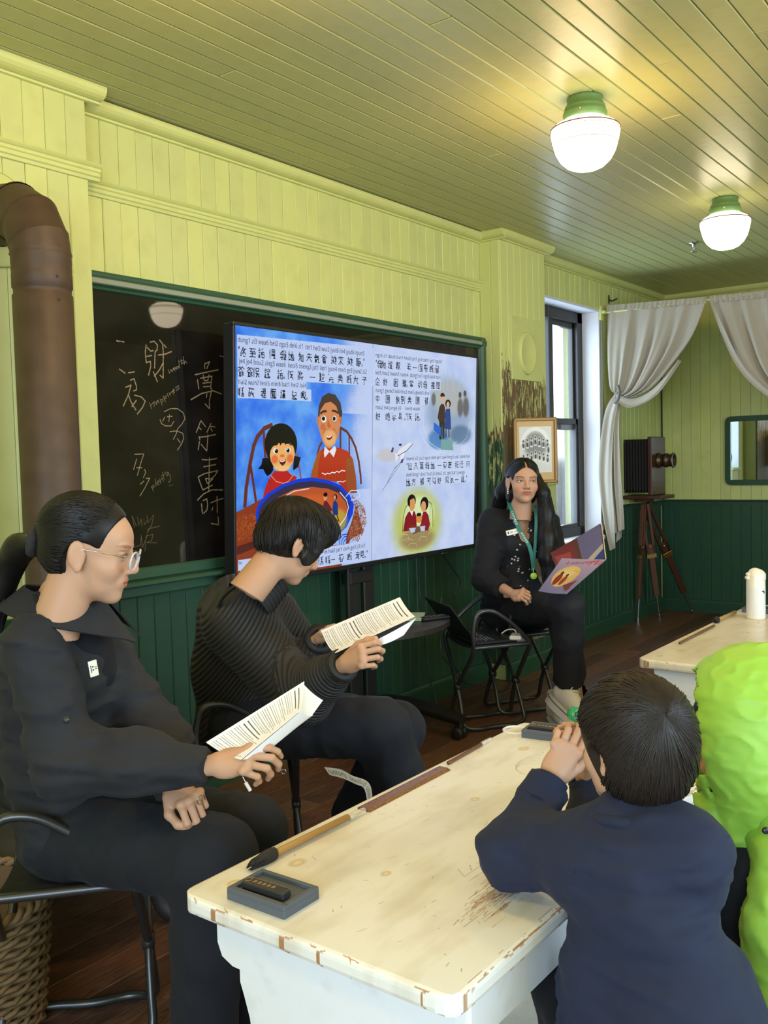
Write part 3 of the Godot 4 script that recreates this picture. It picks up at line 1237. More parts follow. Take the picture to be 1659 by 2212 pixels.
var GLYPH := {
	"亻": "5014 3339", "口": "1181891911", "日": "1080891910 1484", "目": "1080891910 1383 1686", "土": "4049 1383 0999", "木": "4049 0393 43091 4398", "女": "4016268 40262699 7256191 0393",
	"言": "4051 0292 2474 2676 口1719 口2779", "扌": "5058493 1393 1875", "糸": "5022622585 5559 2609 8699", "辶": "1021 0333160899", "阝": "1060346648 1019", "一": "0595", "子": "1181 8144 444939 0494",
	"隹": "3004 2229 6051 2292 2484 2686 2999 5159", "十": "4049 0494", "又": "1282640 2469", "禾": "7031 4149 0494 4409 4499", "大": "4044 0393 44089 4499", "氵": "1031 0425 0937", "宀": "4042 0403 032 0393949", "竹": "2004 0242 6045 4292",
	"羊": "3042 6052 1383 1585 0797 4249", "王": "1181 1585 0999 4149", "田": "1080891910 1484 4049", "八": "3009 6099", "小": "4049 2307 7397", "儿": "3009 606999", "戈": "0393 50699993 8399 7091", "勹": "3015 2282783",
	"冬": "4007 3282 7209 3387 4657 4979", "至": "0191 41146474 4449 1686 0999 7396", "話": "言0039 7051 4494 7346 口5599", "俾": "亻0029 田3095 3696 6696 6899 7699", "我": "5003 0494 303929 0747 60699993 9369 8092", "地": "1019 0333 0938 3543 43 44993 5349599996 6068 448386",
	"知": "2004 0242 2246 0454 2509 2549 口5289", "天": "1181 0494 4044 44088 4499", "氣": "3004 1282 1373 04747999 2547 8546 米1649", "米": "4049 0494 1023 7163 4409 4499", "會": "4003 4093 2363 田1477 日2779", "越": "土0035 3538 2609 59 3699 戊4096", "戊": "0393 0309 50699993 8359", "來": "0191 4049 23025 6274 4509 4599",
	"暖": "日0028 8031 3242 5255 3494 3696 4539 4879 8549", "爺": "3001 6092 2064 6004 耳1549 阝5599", "耳": "0090 2029 7079 2373 2676 0999", "保": "亻0029 口3093 5459 3596 6649 6699", "證": "言0039 3151 6082 9181 4393 口5466 5799 8789 3999 6576", "佢": "亻0029 3131 3939 3191 3199 4454 4484844787", "將": "2029 0044 0409 1547 寸4499 5032 5282 6154", "寸": "0393 6369 2547",
	"粒": "米0039 6071 4292 5457 8467 3999", "完": "宀0003 2474 0696 3609 6669 6999", "美": "羊0095 0696 4509 4599", "嘅": "口0128 日3155 3536 3858 6090 6464 7079 6494 7499", "丸": "4009 0393 7379 7999 2356", "喺": "口0127 亻2049 系5099", "系": "8021 糸1199", "碗": "0040 2008 口0438 宀4093 5346 4586 7488 6699",
	"裡": "2031 0343 4307 2529 2648 里4099", "里": "田0085 4549 1787 0999", "面": "0090 4002 0292 0399 2939 2789 目2378 0309 9399 0999", "撶": "扌0029 3191 5052 7072 田4487 3696 6069 3898", "起": "土0035 3538 2609 2999 3656 5282 8285 5585 5558 5888", "嚟": "口0127 禾2055 5181 8186 5264 6668 3699 4547 7689", "係": "亻0029 系3099", "齊": "4041 0191 2306 3336 6363 9396 2539 7579 2777 2979", "意": "4041 1181 2333 0393 日2477 2708 4757 5889", "思": "田1085 1607 3657 5888 9697", "道": "辶0099 5041 8071 3292 目4488", "搬": "扌0028 舟2059 6080 8082 5292 6499 8459", "舟": "3001 1181 1109 818979 0494 3342 4657",
	"去": "1181 4049 0494 4417 1787 6788", "個": "亻0029 3099 9099 3090 3999 古4188", "古": "4044 0292 口1498", "新": "4001 0141 1233 0454 2549 0555 立0044 8051 5159 5494 7479", "立": "4041 1282 2337 7364 0999", "屋": "0090 9093 0393 0309 至2499", "企": "4004 4094 4449 1519 4686 0999", "好": "女0059 子5199", "困": "0090991900 0009 0999 木1188",
	"難": "廿0043 口0345 2449 0555 0797 4709 隹4099", "廿": "0494 2029 7079 2979", "當": "4042 1013 7072 0203 0292 9293 口2456 田1688", "初": "2031 0343 4307 2529 2648 5191 9199 6149", "離": "4041 0141 1233 3213 口0449 2599 0654 隹4099", "開": "0040 0009 4044 0242 0444 5090 9099 5054 5292 5494 2676 3869 6669 2888", "中": "4049 1282 1216 8286 1686", "國": "0090990900 口2355 2272 2777 6066 8276", "黎": "禾0055 5282 8286 6265 5408 5499 5549 2637 7666 0949", "到": "0050 2004 0454 至0059 6166 909989", "都": "土0044 6106 日1559 阝6099",
	"唔": "口0128 五3094 口4599", "五": "1181 4119 1575 7579 0999", "容": "宀0003 3315 6384 4508 4598 口2769", "易": "日2074 2517 1686 8689 4627 6648", "但": "亻0029 日3188 2999", "只": "口2064 3509 6599", "要": "0090 3035 6065 1285 1282 8285 女1599", "慶": "4051 0191 0109 2282 2484 3244 6264 2585 3607 5657 4818 2989", "祝": "2031 0343 4307 2529 口5095 5549 756999",
	"任": "亻0029 8031 3494 6169 3999", "何": "亻0029 3191 828979 口4366", "方": "4051 0292 4209 4474 747869", "可": "0191 717969 口1355", "以": "1016 1636 3647 4162 8089 8449 6898", "似": "亻0029 3037 3755 5062 8069 7699", "家": "宀0003 1373 5315 3448 4819 2506 3709 6485 5599", "樣": "木0039 羊4066 5799 6549 4769"
}

func glow_mat(t: Texture2D, e: float, rough := 0.08) -> StandardMaterial3D:
	var m := mat(Color(0.01, 0.01, 0.012), rough)
	m.emission_enabled = true
	m.emission_texture = t
	m.emission_operator = BaseMaterial3D.EMISSION_OP_MULTIPLY
	m.emission = Color.WHITE
	m.emission_energy_multiplier = e
	m.texture_repeat = false
	return m

func c8(r: int, g: int, b: int, a := 255) -> Color:
	return Color8(r, g, b, a)

func paint_screen() -> ImageTexture:
	seed(5)
	var k := Ink.new(1664, 936, c8(196, 214, 255))
	var fn := FastNoiseLite.new()
	fn.seed = 4
	fn.frequency = 0.006
	fn.fractal_octaves = 4
	# left page: blue wash that breaks up into dots towards the fold; right page pale
	for y in 936:
		for x in 1664:
			var u := x / 1664.0
			var n := fn.get_noise_2d(x, y)
			if u < 0.485:
				var edge := 0.375 + 0.03 * sin(y * 0.011) + n * 0.03 + (0.05 if y > 300 and y < 620 else 0.0)
				var t := smoothstep(edge + 0.05, edge - 0.05, u + randf_range(-0.025, 0.025))
				var blue := Color8(52, 118, 246).lerp(Color8(110, 178, 255), clampf(0.25 + n * 0.9 + 0.35 * sin(u * 7.0), 0, 1))
				k.im.set_pixel(x, y, Color8(200, 216, 255).lerp(blue, t))
			else:
				k.im.set_pixel(x, y, Color8(190, 208, 252).lerp(Color8(212, 226, 255), clampf(0.5 + n * 0.8, 0, 1)))
	k.line("978 0 978 2000", 2.5, c8(120, 132, 165))
	var wood := c8(112, 50, 40)
	# girl, her chair
	k.line("56 1402 65 1255 93 1045 113 925 136 854 181 786 228 760", 17, wood)
	k.line("176 797 180 904 187 1019", 12, wood)
	k.line("88 1045 107 1201 126 1373", 12, wood)
	k.line("399 986 412 1091 426 1204", 9, c8(150, 90, 120))
	k.poly("4 1442 45 1422 157 1354 209 1337 570 1600 849 1472 909 1725 799 1775 708 2071 2 1928", c8(146, 62, 34))
	k.spray("4 1477 123 1459 139 1648 6 1671", 900, 3, c8(220, 120, 50), c8(120, 50, 30))
	k.poly("6 1713 139 1676 139 1734 6 1783", c8(90, 40, 35))
	k.spray("805 1371 908 1477 939 1629 865 1801 778 1763 834 1511", 1500, 4, c8(120, 60, 40), c8(200, 150, 120))
	k.poly("169 1341 189 1249 221 1171 245 1129 334 1133 353 1163 399 1188 371 1239 268 1298", c8(196, 42, 38))
	k.line("221 1164 256 1217 304 1235 340 1222 371 1172", 3, c8(245, 180, 130))
	for i in 9:
		k.line("204 1192 212 1229", 2, c8(60, 20, 20))
	k.poly("169 1025 233 1020 239 1121 221 1153 198 1170 184 1144 172 1111 141 1110 161 1075", c8(20, 16, 20))
	k.poly("377 1008 424 1024 418 1054 405 1106 371 1131", c8(24, 18, 22))
	k.blob("183 743 399 1083", c8(20, 16, 20))
	k.poly("216 904 371 904 384 993 371 1067 341 1118 310 1135 280 1132 245 1107 221 1048 213 983", c8(248, 184, 112))
	k.blob("219 991 274 1079", c8(236, 92, 50, 170), true)
	k.blob("322 985 377 1075", c8(236, 92, 50, 170), true)
	k.blob("221 1077 371 1142", c8(255, 226, 160, 120), true)
	k.poly("198 1019 196 904 228 796 341 794 393 904 387 979 371 927 341 897 316 919 310 882 283 926 280 890 257 926 239 919 221 962 213 1019", c8(20, 16, 20))
	k.blob("237 944 271 989", Color.WHITE)
	k.blob("247 950 270 987", c8(20, 14, 14))
	k.blob("319 942 355 984", Color.WHITE)
	k.blob("325 947 348 982", c8(20, 14, 14))
	k.blob("251 955 257 964", Color.WHITE)
	k.blob("330 951 336 960", Color.WHITE)
	k.line("230 933 251 915 269 913", 4, c8(30, 18, 18))
	k.line("316 908 341 906 360 923", 4, c8(30, 18, 18))
	k.blob("283 995 313 1022", c8(214, 110, 60, 200))
	k.poly("276 1041 298 1051 324 1033 319 1066 301 1092 283 1072", c8(100, 16, 18))
	k.poly("280 1044 298 1053 321 1038 316 1051 298 1061 284 1055", Color.WHITE)
	# grandfather and his chair
	k.line("576 901 559 935 543 1004", 10, wood)
	k.line("721 771 767 802 806 865 839 945 865 1067 881 1197 885 1271", 12, wood)
	k.line("718 771 718 952", 11, wood)
	k.line("787 849 789 1021", 9, wood)
	k.poly("494 1193 517 1087 549 981 592 947 704 944 775 976 818 1049 844 1212 852 1358 776 1352 705 1252 543 1211", c8(190, 56, 32))
	k.poly("494 1193 517 1087 549 981 576 958 553 1073 546 1204", c8(176, 92, 36))
	k.poly("768 1032 818 1049 844 1212 852 1358 783 1337 761 1223", c8(160, 84, 44))
	k.line("579 1163 603 1176 620 1167 636 1173 657 1159 674 1167 691 1152 709 1163 729 1147 756 1153", 4, Color.WHITE)
	k.line("692 1247 716 1244 740 1250 761 1239", 3, Color.WHITE)
	for i in 7:
		k.line(["583 1182 580 1205", "607 1187 604 1214", "631 1186 630 1222", "656 1184 656 1229", "680 1181 680 1234", "705 1177 707 1240", "730 1174 733 1245"][i], 5, c8(150, 90, 30))
	k.poly("547 683 554 587 580 504 625 471 677 483 717 548 732 638 723 726 705 738 554 757", c8(74, 56, 52))
	k.blob("538 676 567 745", c8(214, 126, 84))
	k.blob("704 670 731 737", c8(206, 116, 76))
	k.poly("553 720 566 623 599 561 644 546 684 580 708 662 713 768 702 837 672 913 632 952 603 931 571 853 551 764", c8(222, 142, 92))
	k.blob("574 771 699 951", c8(250, 200, 130, 190), true)
	k.blob("561 727 606 800", c8(206, 86, 50, 130), true)
	k.blob("572 669 610 727", Color.WHITE)
	k.blob("576 676 601 712", c8(24, 14, 12))
	k.blob("655 666 687 716", Color.WHITE)
	k.blob("658 673 680 710", c8(24, 14, 12))
	k.line("568 651 583 634 609 629", 9, c8(66, 48, 44))
	k.line("655 623 681 627 699 641", 9, c8(66, 48, 44))
	k.poly("620 688 617 759 632 776 644 758", c8(206, 104, 58))
	k.line("587 823 596 789 612 779", 2, c8(150, 80, 50))
	k.line("655 778 681 795 688 829", 2, c8(150, 80, 50))
	k.poly("605 841 629 849 657 831 652 863 632 881 616 871", c8(150, 24, 22))
	k.poly("607 841 629 850 654 833 648 848 629 860 613 854", Color.WHITE)
	k.poly("592 989 599 932 633 975 675 927 687 960 667 1030 634 981 597 1033", c8(244, 240, 250))
	# the bowl
	k.poly("122 1466 140 1389 198 1311 292 1245 402 1205 504 1197 623 1227 726 1281 791 1369 828 1462 820 1542 770 1657 672 1756 571 1791 377 1802 197 1714 134 1618", c8(28, 66, 226))
	k.poly("140 1468 157 1405 215 1330 304 1268 408 1234 504 1228 616 1254 706 1299 769 1384 794 1458 784 1538 742 1629 652 1705 505 1746 316 1747 197 1678 151 1591", c8(58, 52, 82))
	k.poly("151 1512 197 1409 268 1349 377 1291 504 1278 623 1301 706 1347 762 1431 777 1505 735 1613 652 1689 505 1731 316 1718 197 1648", c8(196, 92, 50))
	k.blob("292 1315 706 1577", c8(226, 110, 50, 160), true)
	k.blob("610 1456 792 1725", c8(200, 180, 70, 210), true)
	k.blob("157 1369 292 1640", c8(190, 150, 140, 150), true)
	k.line("157 1542 151 1505 163 1463", 5, Color.WHITE)
	k.line("298 1352 377 1306 485 1290", 4, c8(250, 230, 210))
	k.line("716 1340 769 1416 784 1482 763 1568 693 1671", 5, c8(235, 240, 255))
	k.line("762 1383 805 1330 863 1335 878 1385 841 1414 805 1419", 4, c8(225, 238, 255))
	k.poly("771 1722 806 1629 834 1511 834 1470 828 1462 820 1542 770 1657 652 1768 597 1807 764 1810", c8(160, 196, 255))
	for i in 3:
		k.line(["714 1802 718 1754 742 1722 781 1722", "730 1804 734 1769 751 1743 781 1744", "746 1807 749 1783 764 1765 781 1764"][i], 4, c8(30, 60, 190))
	# two walkers mirrored in the soup
	k.poly("583 1500 593 1416 610 1402 630 1435 658 1493 624 1513", c8(106, 40, 46))
	k.blob("590 1349 617 1404", c8(230, 160, 110))
	k.blob("590 1334 620 1371", c8(20, 14, 16))
	k.blob("663 1355 695 1405", c8(22, 16, 22))
	k.blob("666 1363 685 1402", c8(230, 160, 110))
	k.poly("658 1493 664 1422 682 1408 699 1441 703 1537 665 1541", c8(32, 60, 140))
	k.line("672 1542 668 1604", 5, c8(60, 20, 24))
	k.line("692 1540 710 1598", 5, c8(60, 20, 24))
	k.line("604 1510 607 1558", 6, c8(40, 20, 24))
	# lettering of the left page on its pale boxes
	var pale := c8(198, 216, 255)
	k.poly("13 69 981 35 983 382 464 391 464 452 499 453 499 551 17 555", pale)
	var ink := c8(22, 20, 42)
	var f := SystemFont.new()
	f.font_names = PackedStringArray(["Droid Sans"])
	var grey := c8(52, 52, 84)
	k.latin("dung1 zi3 waa6 bei2 ngo5 dei6 zi1  tin1 hei3 wui2 jyut6 loi4 jyut6 nyun5", "16 125 906 114 17 89", f, grey)
	k.row("“冬 至 話  俾  我 地  知 天 氣 會  越 來  越  暖。”", "19 230 913 214 19 159", ink, GLYPH)
	k.latin("je4 je4 bou2 zing3 waa6  keoi5 zoeng3 jat1 lap1 jyun4 mei5 ge3 jyun2 zi2", "24 287 926 277 24 252", f, grey)
	k.row("爺 爺保  證   話。 佢  將   一  粒  完  美  嘅 丸  子", "20 385 929 372 20 314", ink, GLYPH)
	k.latin("hai2 wun2 leoi5 min6 bat1 hei2 lai4", "19 447 462 440 19 414", f, grey)
	k.row("喺  碗   裡  面  撶   起  嚟。", "19 543 476 540 19 473", ink, GLYPH)
	k.poly("14 1821 970 1808 971 1984 571 1983 13 1905", pale)
	k.latin("to", "17 1857 37 1857 17 1833", f, grey)
	k.latin("i6 hai2 jat1 cai4 ge3 ji3 si1", "598 1870 921 1863 598 1839", f, grey)
	k.row("係 喺一  齊  嘅  意思。”", "554 1960 948 1964 554 1894", ink, GLYPH)
	# right page: couple in a misty oval
	k.blob("1407 156 2021 1014", c8(150, 172, 205, 235), true)
	k.blob("1483 207 1931 670", c8(186, 190, 190, 230), true)
	k.blob("1462 738 1728 995", c8(60, 120, 190, 200), true)
	k.blob("1688 692 1981 941", c8(80, 112, 150, 190), true)
	k.poly("1627 871 1741 870 1757 981 1622 973", c8(120, 170, 170))
	for i in 4:
		k.line(["1639 157 1642 380", "1681 152 1684 363", "1811 187 1814 381", "1745 166 1748 372"][i], 8, c8(178, 206, 222, 150))
	k.blob("1515 383 1571 547", c8(92, 92, 92, 190), true)
	k.blob("1785 411 1863 658", c8(98, 92, 88, 200), true)
	k.blob("1844 393 1930 656", c8(98, 92, 88, 200), true)
	k.blob("1800 361 1841 442", c8(80, 78, 78, 230), true)
	k.blob("1854 343 1896 424", c8(80, 78, 78, 230), true)
	for i in 3:
		k.line(["1409 654 1414 786 1464 898 1560 979 1693 1008", "1447 553 1443 752 1504 898 1629 980", "1938 670 1903 848 1822 933 1756 926 1792 884"][i], 2, c8(232, 242, 255))
	k.poly("1597 674 1586 647 1602 545 1623 507 1647 509 1662 542 1660 696 1604 697", c8(64, 36, 36))
	k.poly("1604 694 1659 692 1659 857 1640 864 1634 714 1629 871 1606 864", c8(40, 24, 28))
	k.blob("1614 409 1656 484", c8(226, 180, 140))
	k.blob("1612 396 1657 447", c8(26, 18, 20))
	k.poly("1620 436 1652 430 1653 468 1633 496 1621 476", c8(226, 180, 140))
	k.blob("1664 460 1722 542", c8(22, 18, 26))
	k.blob("1677 480 1708 543", c8(228, 180, 146))
	k.poly("1659 610 1672 555 1715 550 1723 649 1729 766 1654 758 1663 665", c8(34, 66, 140))
	k.line("1675 764 1676 843", 8, c8(50, 30, 34))
	k.line("1704 767 1708 843", 8, c8(50, 30, 34))
	k.poly("1548 696 1622 748 1620 837 1547 770", c8(30, 104, 214))
	# aeroplane
	k.blob("996 935 1248 1097", c8(210, 190, 160, 110), true)
	k.poly("1194 1007 1222 962 1309 901 1344 911 1284 979 1210 1026", c8(236, 240, 252))
	k.line("1205 1027 1284 981 1342 914", 3, c8(50, 50, 110))
	k.poly("1154 945 1167 949 1160 993 1140 990", c8(62, 40, 150))
	k.poly("1160 987 1195 1013 1210 1039 1186 1090 1179 1013", c8(238, 242, 252))
	k.blob("1212 911 1240 933", c8(70, 40, 40))
	k.poly("1231 1014 1272 995 1254 1056 1223 1096", c8(238, 242, 252))
	k.poly("1238 1062 1260 1054 1248 1097 1226 1096", c8(62, 40, 150))
	for i in 4:
		k.line(["1260 1057 1068 1351", "1192 1116 1115 1272", "1272 1041 1168 1160", "1139 1223 1109 1285"][i], 2, c8(90, 90, 110))
	# lettering of the right page
	k.poly("990 64 1624 44 1624 98 1597 162 1612 234 1614 369 1512 377 1512 430 1493 528 1411 532 1412 598 1432 693 994 706", c8(204, 219, 255))
	k.latin("ngo5 zi1 dou6 bun1 heoi3 jat1 go3 san1 ge3 nguk1", "999 111 1624 98 999 81", f, grey)
	k.row("“我知 道  搬    去 一 個 新 嘅 屋", "1002 209 1594 199 1002 141", ink, GLYPH)
	k.latin("kei5 hou2 kwan3 naan4  dong1co1 ngo5 lei4 hoi1", "1001 273 1609 260 1000 239", f, grey)
	k.row("企  好    困   難。 當   初 我   離 開", "1003 369 1607 359 1003 303", ink, GLYPH)
	k.latin("zung1 gwok3 lai4 dou3 mei5 gwok3 dou1", "1002 434 1509 425 1001 402", f, grey)
	k.row("中    國    黎 到  美   國    都", "1004 530 1492 521 1004 463", ink, GLYPH)
	k.latin("hou2 m4 jung4 ji6     keoi5 waa6", "1004 590 1407 585 1004 559", f, grey)
	k.row("好   唔 容 易 。”佢  話。", "1006 691 1419 683 1005 623", ink, GLYPH)
	k.poly("1278 1035 1959 1021 1956 1323 1633 1331 1281 1335", c8(206, 221, 255))
	k.latin("daan6 zi2 jiu3 ngo5 dei6 jat1 cai4 hing3 zuk1 jam6 ho4", "1282 1071 1945 1061 1282 1042", f, grey)
	k.row("“但 只 要 我 地  一 齊 慶  祝,任  何", "1286 1164 1942 1161 1285 1100", ink, GLYPH)
	k.latin("dei6 fong1 dou1 ho2 ji5 hou2 ci5  gaa1jat1 joeng6", "1283 1230 1886 1232 1283 1198", f, grey)
	k.row("地 方   都  可 以 好   似 家 一  樣。”", "1286 1322 1918 1321 1285 1253", ink, GLYPH)
	# family at their table in a yellow glow
	k.blob("1103 1272 1693 2118", c8(196, 206, 90, 225), true)
	k.blob("1219 1382 1598 1845", c8(226, 246, 190, 240), true)
	k.spray("1125 1810 1395 1850 1397 2018 1206 1991", 1400, 2, c8(214, 206, 110), c8(238, 240, 200))
	k.blob("1191 1709 1607 1992", c8(160, 136, 96, 220), true)
	for i in 5:
		k.line(["1229 1825 1254 1790 1305 1803 1318 1852 1280 1872", "1306 1916 1331 1893 1383 1901 1396 1944", "1409 1879 1435 1835 1488 1850 1496 1898", "1502 1831 1529 1794 1570 1813", "1255 1855 1305 1836 1357 1864"][i], 2, c8(222, 200, 150))
	k.line("1254 1770 1259 1633 1277 1537 1302 1506", 3, c8(70, 40, 40))
	k.line("1499 1491 1532 1515 1547 1598 1552 1756", 3, c8(70, 40, 40))
	k.line("1520 1493 1521 1732", 2, c8(70, 40, 40))
	k.poly("1260 1764 1278 1635 1303 1585 1328 1568 1367 1579 1387 1635 1388 1755 1304 1764", c8(140, 32, 40))
	k.poly("1427 1740 1439 1641 1452 1595 1479 1591 1506 1635 1521 1732 1501 1790 1448 1776", c8(146, 30, 42))
	k.blob("1298 1409 1378 1540", c8(30, 20, 20))
	k.poly("1322 1462 1359 1446 1373 1480 1369 1539 1347 1577 1321 1554", c8(224, 160, 96))
	k.blob("1423 1444 1503 1583", c8(28, 18, 22))
	k.blob("1430 1485 1479 1594", c8(228, 164, 104))
	k.blob("1383 1601 1440 1701", c8(226, 150, 70))
	k.blob("1386 1598 1433 1633", c8(30, 20, 20))
	k.poly("1322 1574 1354 1571 1344 1623", Color.WHITE)
	k.poly("1304 1744 1388 1728 1427 1740 1448 1783 1356 1804", c8(120, 92, 70))
	for s in ["1315 1706 1381 1761", "1419 1705 1474 1759"]:
		k.blob(s, c8(140, 44, 30))
	k.poly("1315 1739 1381 1741 1369 1786 1336 1791", c8(196, 210, 245))
	k.poly("1421 1736 1474 1736 1468 1786 1431 1784", c8(196, 210, 245))
	return k.texture()

func paint_board() -> ImageTexture:
	seed(8)
	var k := Ink.new(2048, 786, c8(26, 24, 21))
	var fn := FastNoiseLite.new()
	fn.seed = 8
	fn.frequency = 0.004
	fn.fractal_octaves = 4
	for y in 786:
		for x in 2048:
			var n := fn.get_noise_2d(x, y * 1.6)
			var q := clampf(0.5 + n * 0.9, 0, 1)
			k.im.set_pixel(x, y, c8(20, 18, 16).lerp(c8(34, 30, 26), q))
	var ch := c8(150, 132, 104)
	for s in ["220 369 216 421 218 497 233 485 233 520 224 586", "223 387 235 411 244 405", "234 346 248 337 259 360 258 393 250 414 246 531", "221 452 237 442", "241 558 247 589 254 630", "244 590 263 541 275 494", "268 323 278 350 279 408 275 601 264 580", "261 434 285 423 309 399", "283 355 290 373", "127 558 145 584", "156 579 177 569", "162 630 174 619 181 669 181 697 171 705", "145 683 163 665 153 735 135 815", "153 735 161 785 176 841", "174 736 195 744 209 774 199 820 180 869", "163 816 179 771", "432 466 432 504", "434 466 452 449 440 502", "394 557 440 530 486 505", "402 593 406 664", "425 556 428 597 442 595 448 549", "414 581 459 558 452 655", "422 618 452 607", "424 645 452 638", "374 749 416 697 462 671 494 692", "437 695 434 726", "457 655 446 746 445 811 428 775", "390 996 409 906 427 952", "400 956 409 974", "431 995 448 926", "445 948 464 951", "447 964 453 985", "399 1033 427 1027 466 1010", "400 1027 403 1052", "395 1129 401 1064", "407 1086 428 1139 435 1014", "408 1204 436 1208 467 1197", "413 1260 462 1244", "438 1189 435 1277 430 1446", "391 1336 415 1313 469 1292 457 1329 443 1353", "391 1336 398 1387 407 1437 446 1404", "419 1351 425 1389", "419 1351 448 1357 427 1389", "385 1513 409 1469 442 1441 486 1446", "400 1543 402 1621", "407 1519 421 1508 424 1552 420 1595 407 1618", "437 1541 460 1525 486 1513", "462 1494 461 1621", "440 1599 444 1577", "435 1702 464 1717 464 1653"]:
		k.line(s, 3.6, ch)
	for s in ["273 847 297 822 323 820 344 851 349 894 336 937 321 968", "258 904 263 934 277 951 297 950 307 917", "267 916 275 886", "284 882 302 879", "293 864 289 918", "292 992 317 986 338 1003 342 1040 333 1082 316 1131", "321 968 314 1010 303 1049", "318 1043 328 1076", "166 1157 197 1155 184 1227 172 1308", "172 1189 160 1266", "171 1253 189 1254", "197 1266 201 1286 192 1327", "181 1372 193 1350 184 1367", "201 1333 214 1331 198 1392 178 1457", "121 360 147 366", "123 365 145 363", "494 396 527 401"]:
		k.line(s, 2.6, ch)
	# the handwritten words
	var faint := c8(128, 114, 92)
	for s in ["294 533 298 559 305 531 308 550 313 520", "313 530 322 522 317 513 313 530 320 539", "330 504 323 512 326 528 332 504 334 520", "334 457 336 513", "343 449 344 482 352 473", "339 466 349 457", "351 427 354 487 357 459 364 475"]:
		k.line(s, 2.2, faint)
	for s in ["223 783 230 827", "227 805 240 775 239 810", "253 764 245 781 247 797 254 763 257 786", "261 753 268 801", "262 766 270 752 272 768 265 779", "272 729 280 774", "274 742 284 728 283 744 277 755", "287 711 292 737", "294 704 298 726 297 710 307 692 310 715", "305 696 315 685 310 676 307 692 315 701", "324 654 319 665 325 680 320 691", "331 647 326 654 332 670 327 680"]:
		k.line(s, 2.0, faint)
	for s in ["219 1391 225 1430", "217 1396 227 1383 228 1398 221 1406", "232 1336 235 1392", "239 1375 246 1364 242 1351 237 1372 247 1385", "246 1337 252 1373 251 1349 258 1332 262 1359", "259 1290 265 1344", "255 1320 267 1306", "269 1291 276 1321 281 1292", "275 1288 287 1322 285 1361 279 1367", "283 1391 286 1390", "292 1390 295 1389"]:
		k.line(s, 2.2, c8(110, 98, 76))
	for s in ["148 1598 155 1677", "150 1601 162 1672", "167 1609 169 1668 179 1623 181 1676", "188 1619 188 1666 198 1638", "199 1603 201 1656 222 1601 214 1676 197 1726 203 1698 244 1685", "146 1768 148 1821 137 1853", "143 1825 173 1809 177 1740 179 1831 199 1738", "193 1749 187 1859", "193 1749 217 1742 212 1783 195 1797 230 1807"]:
		k.line(s, 1.8, c8(104, 92, 70))
	return k.texture()

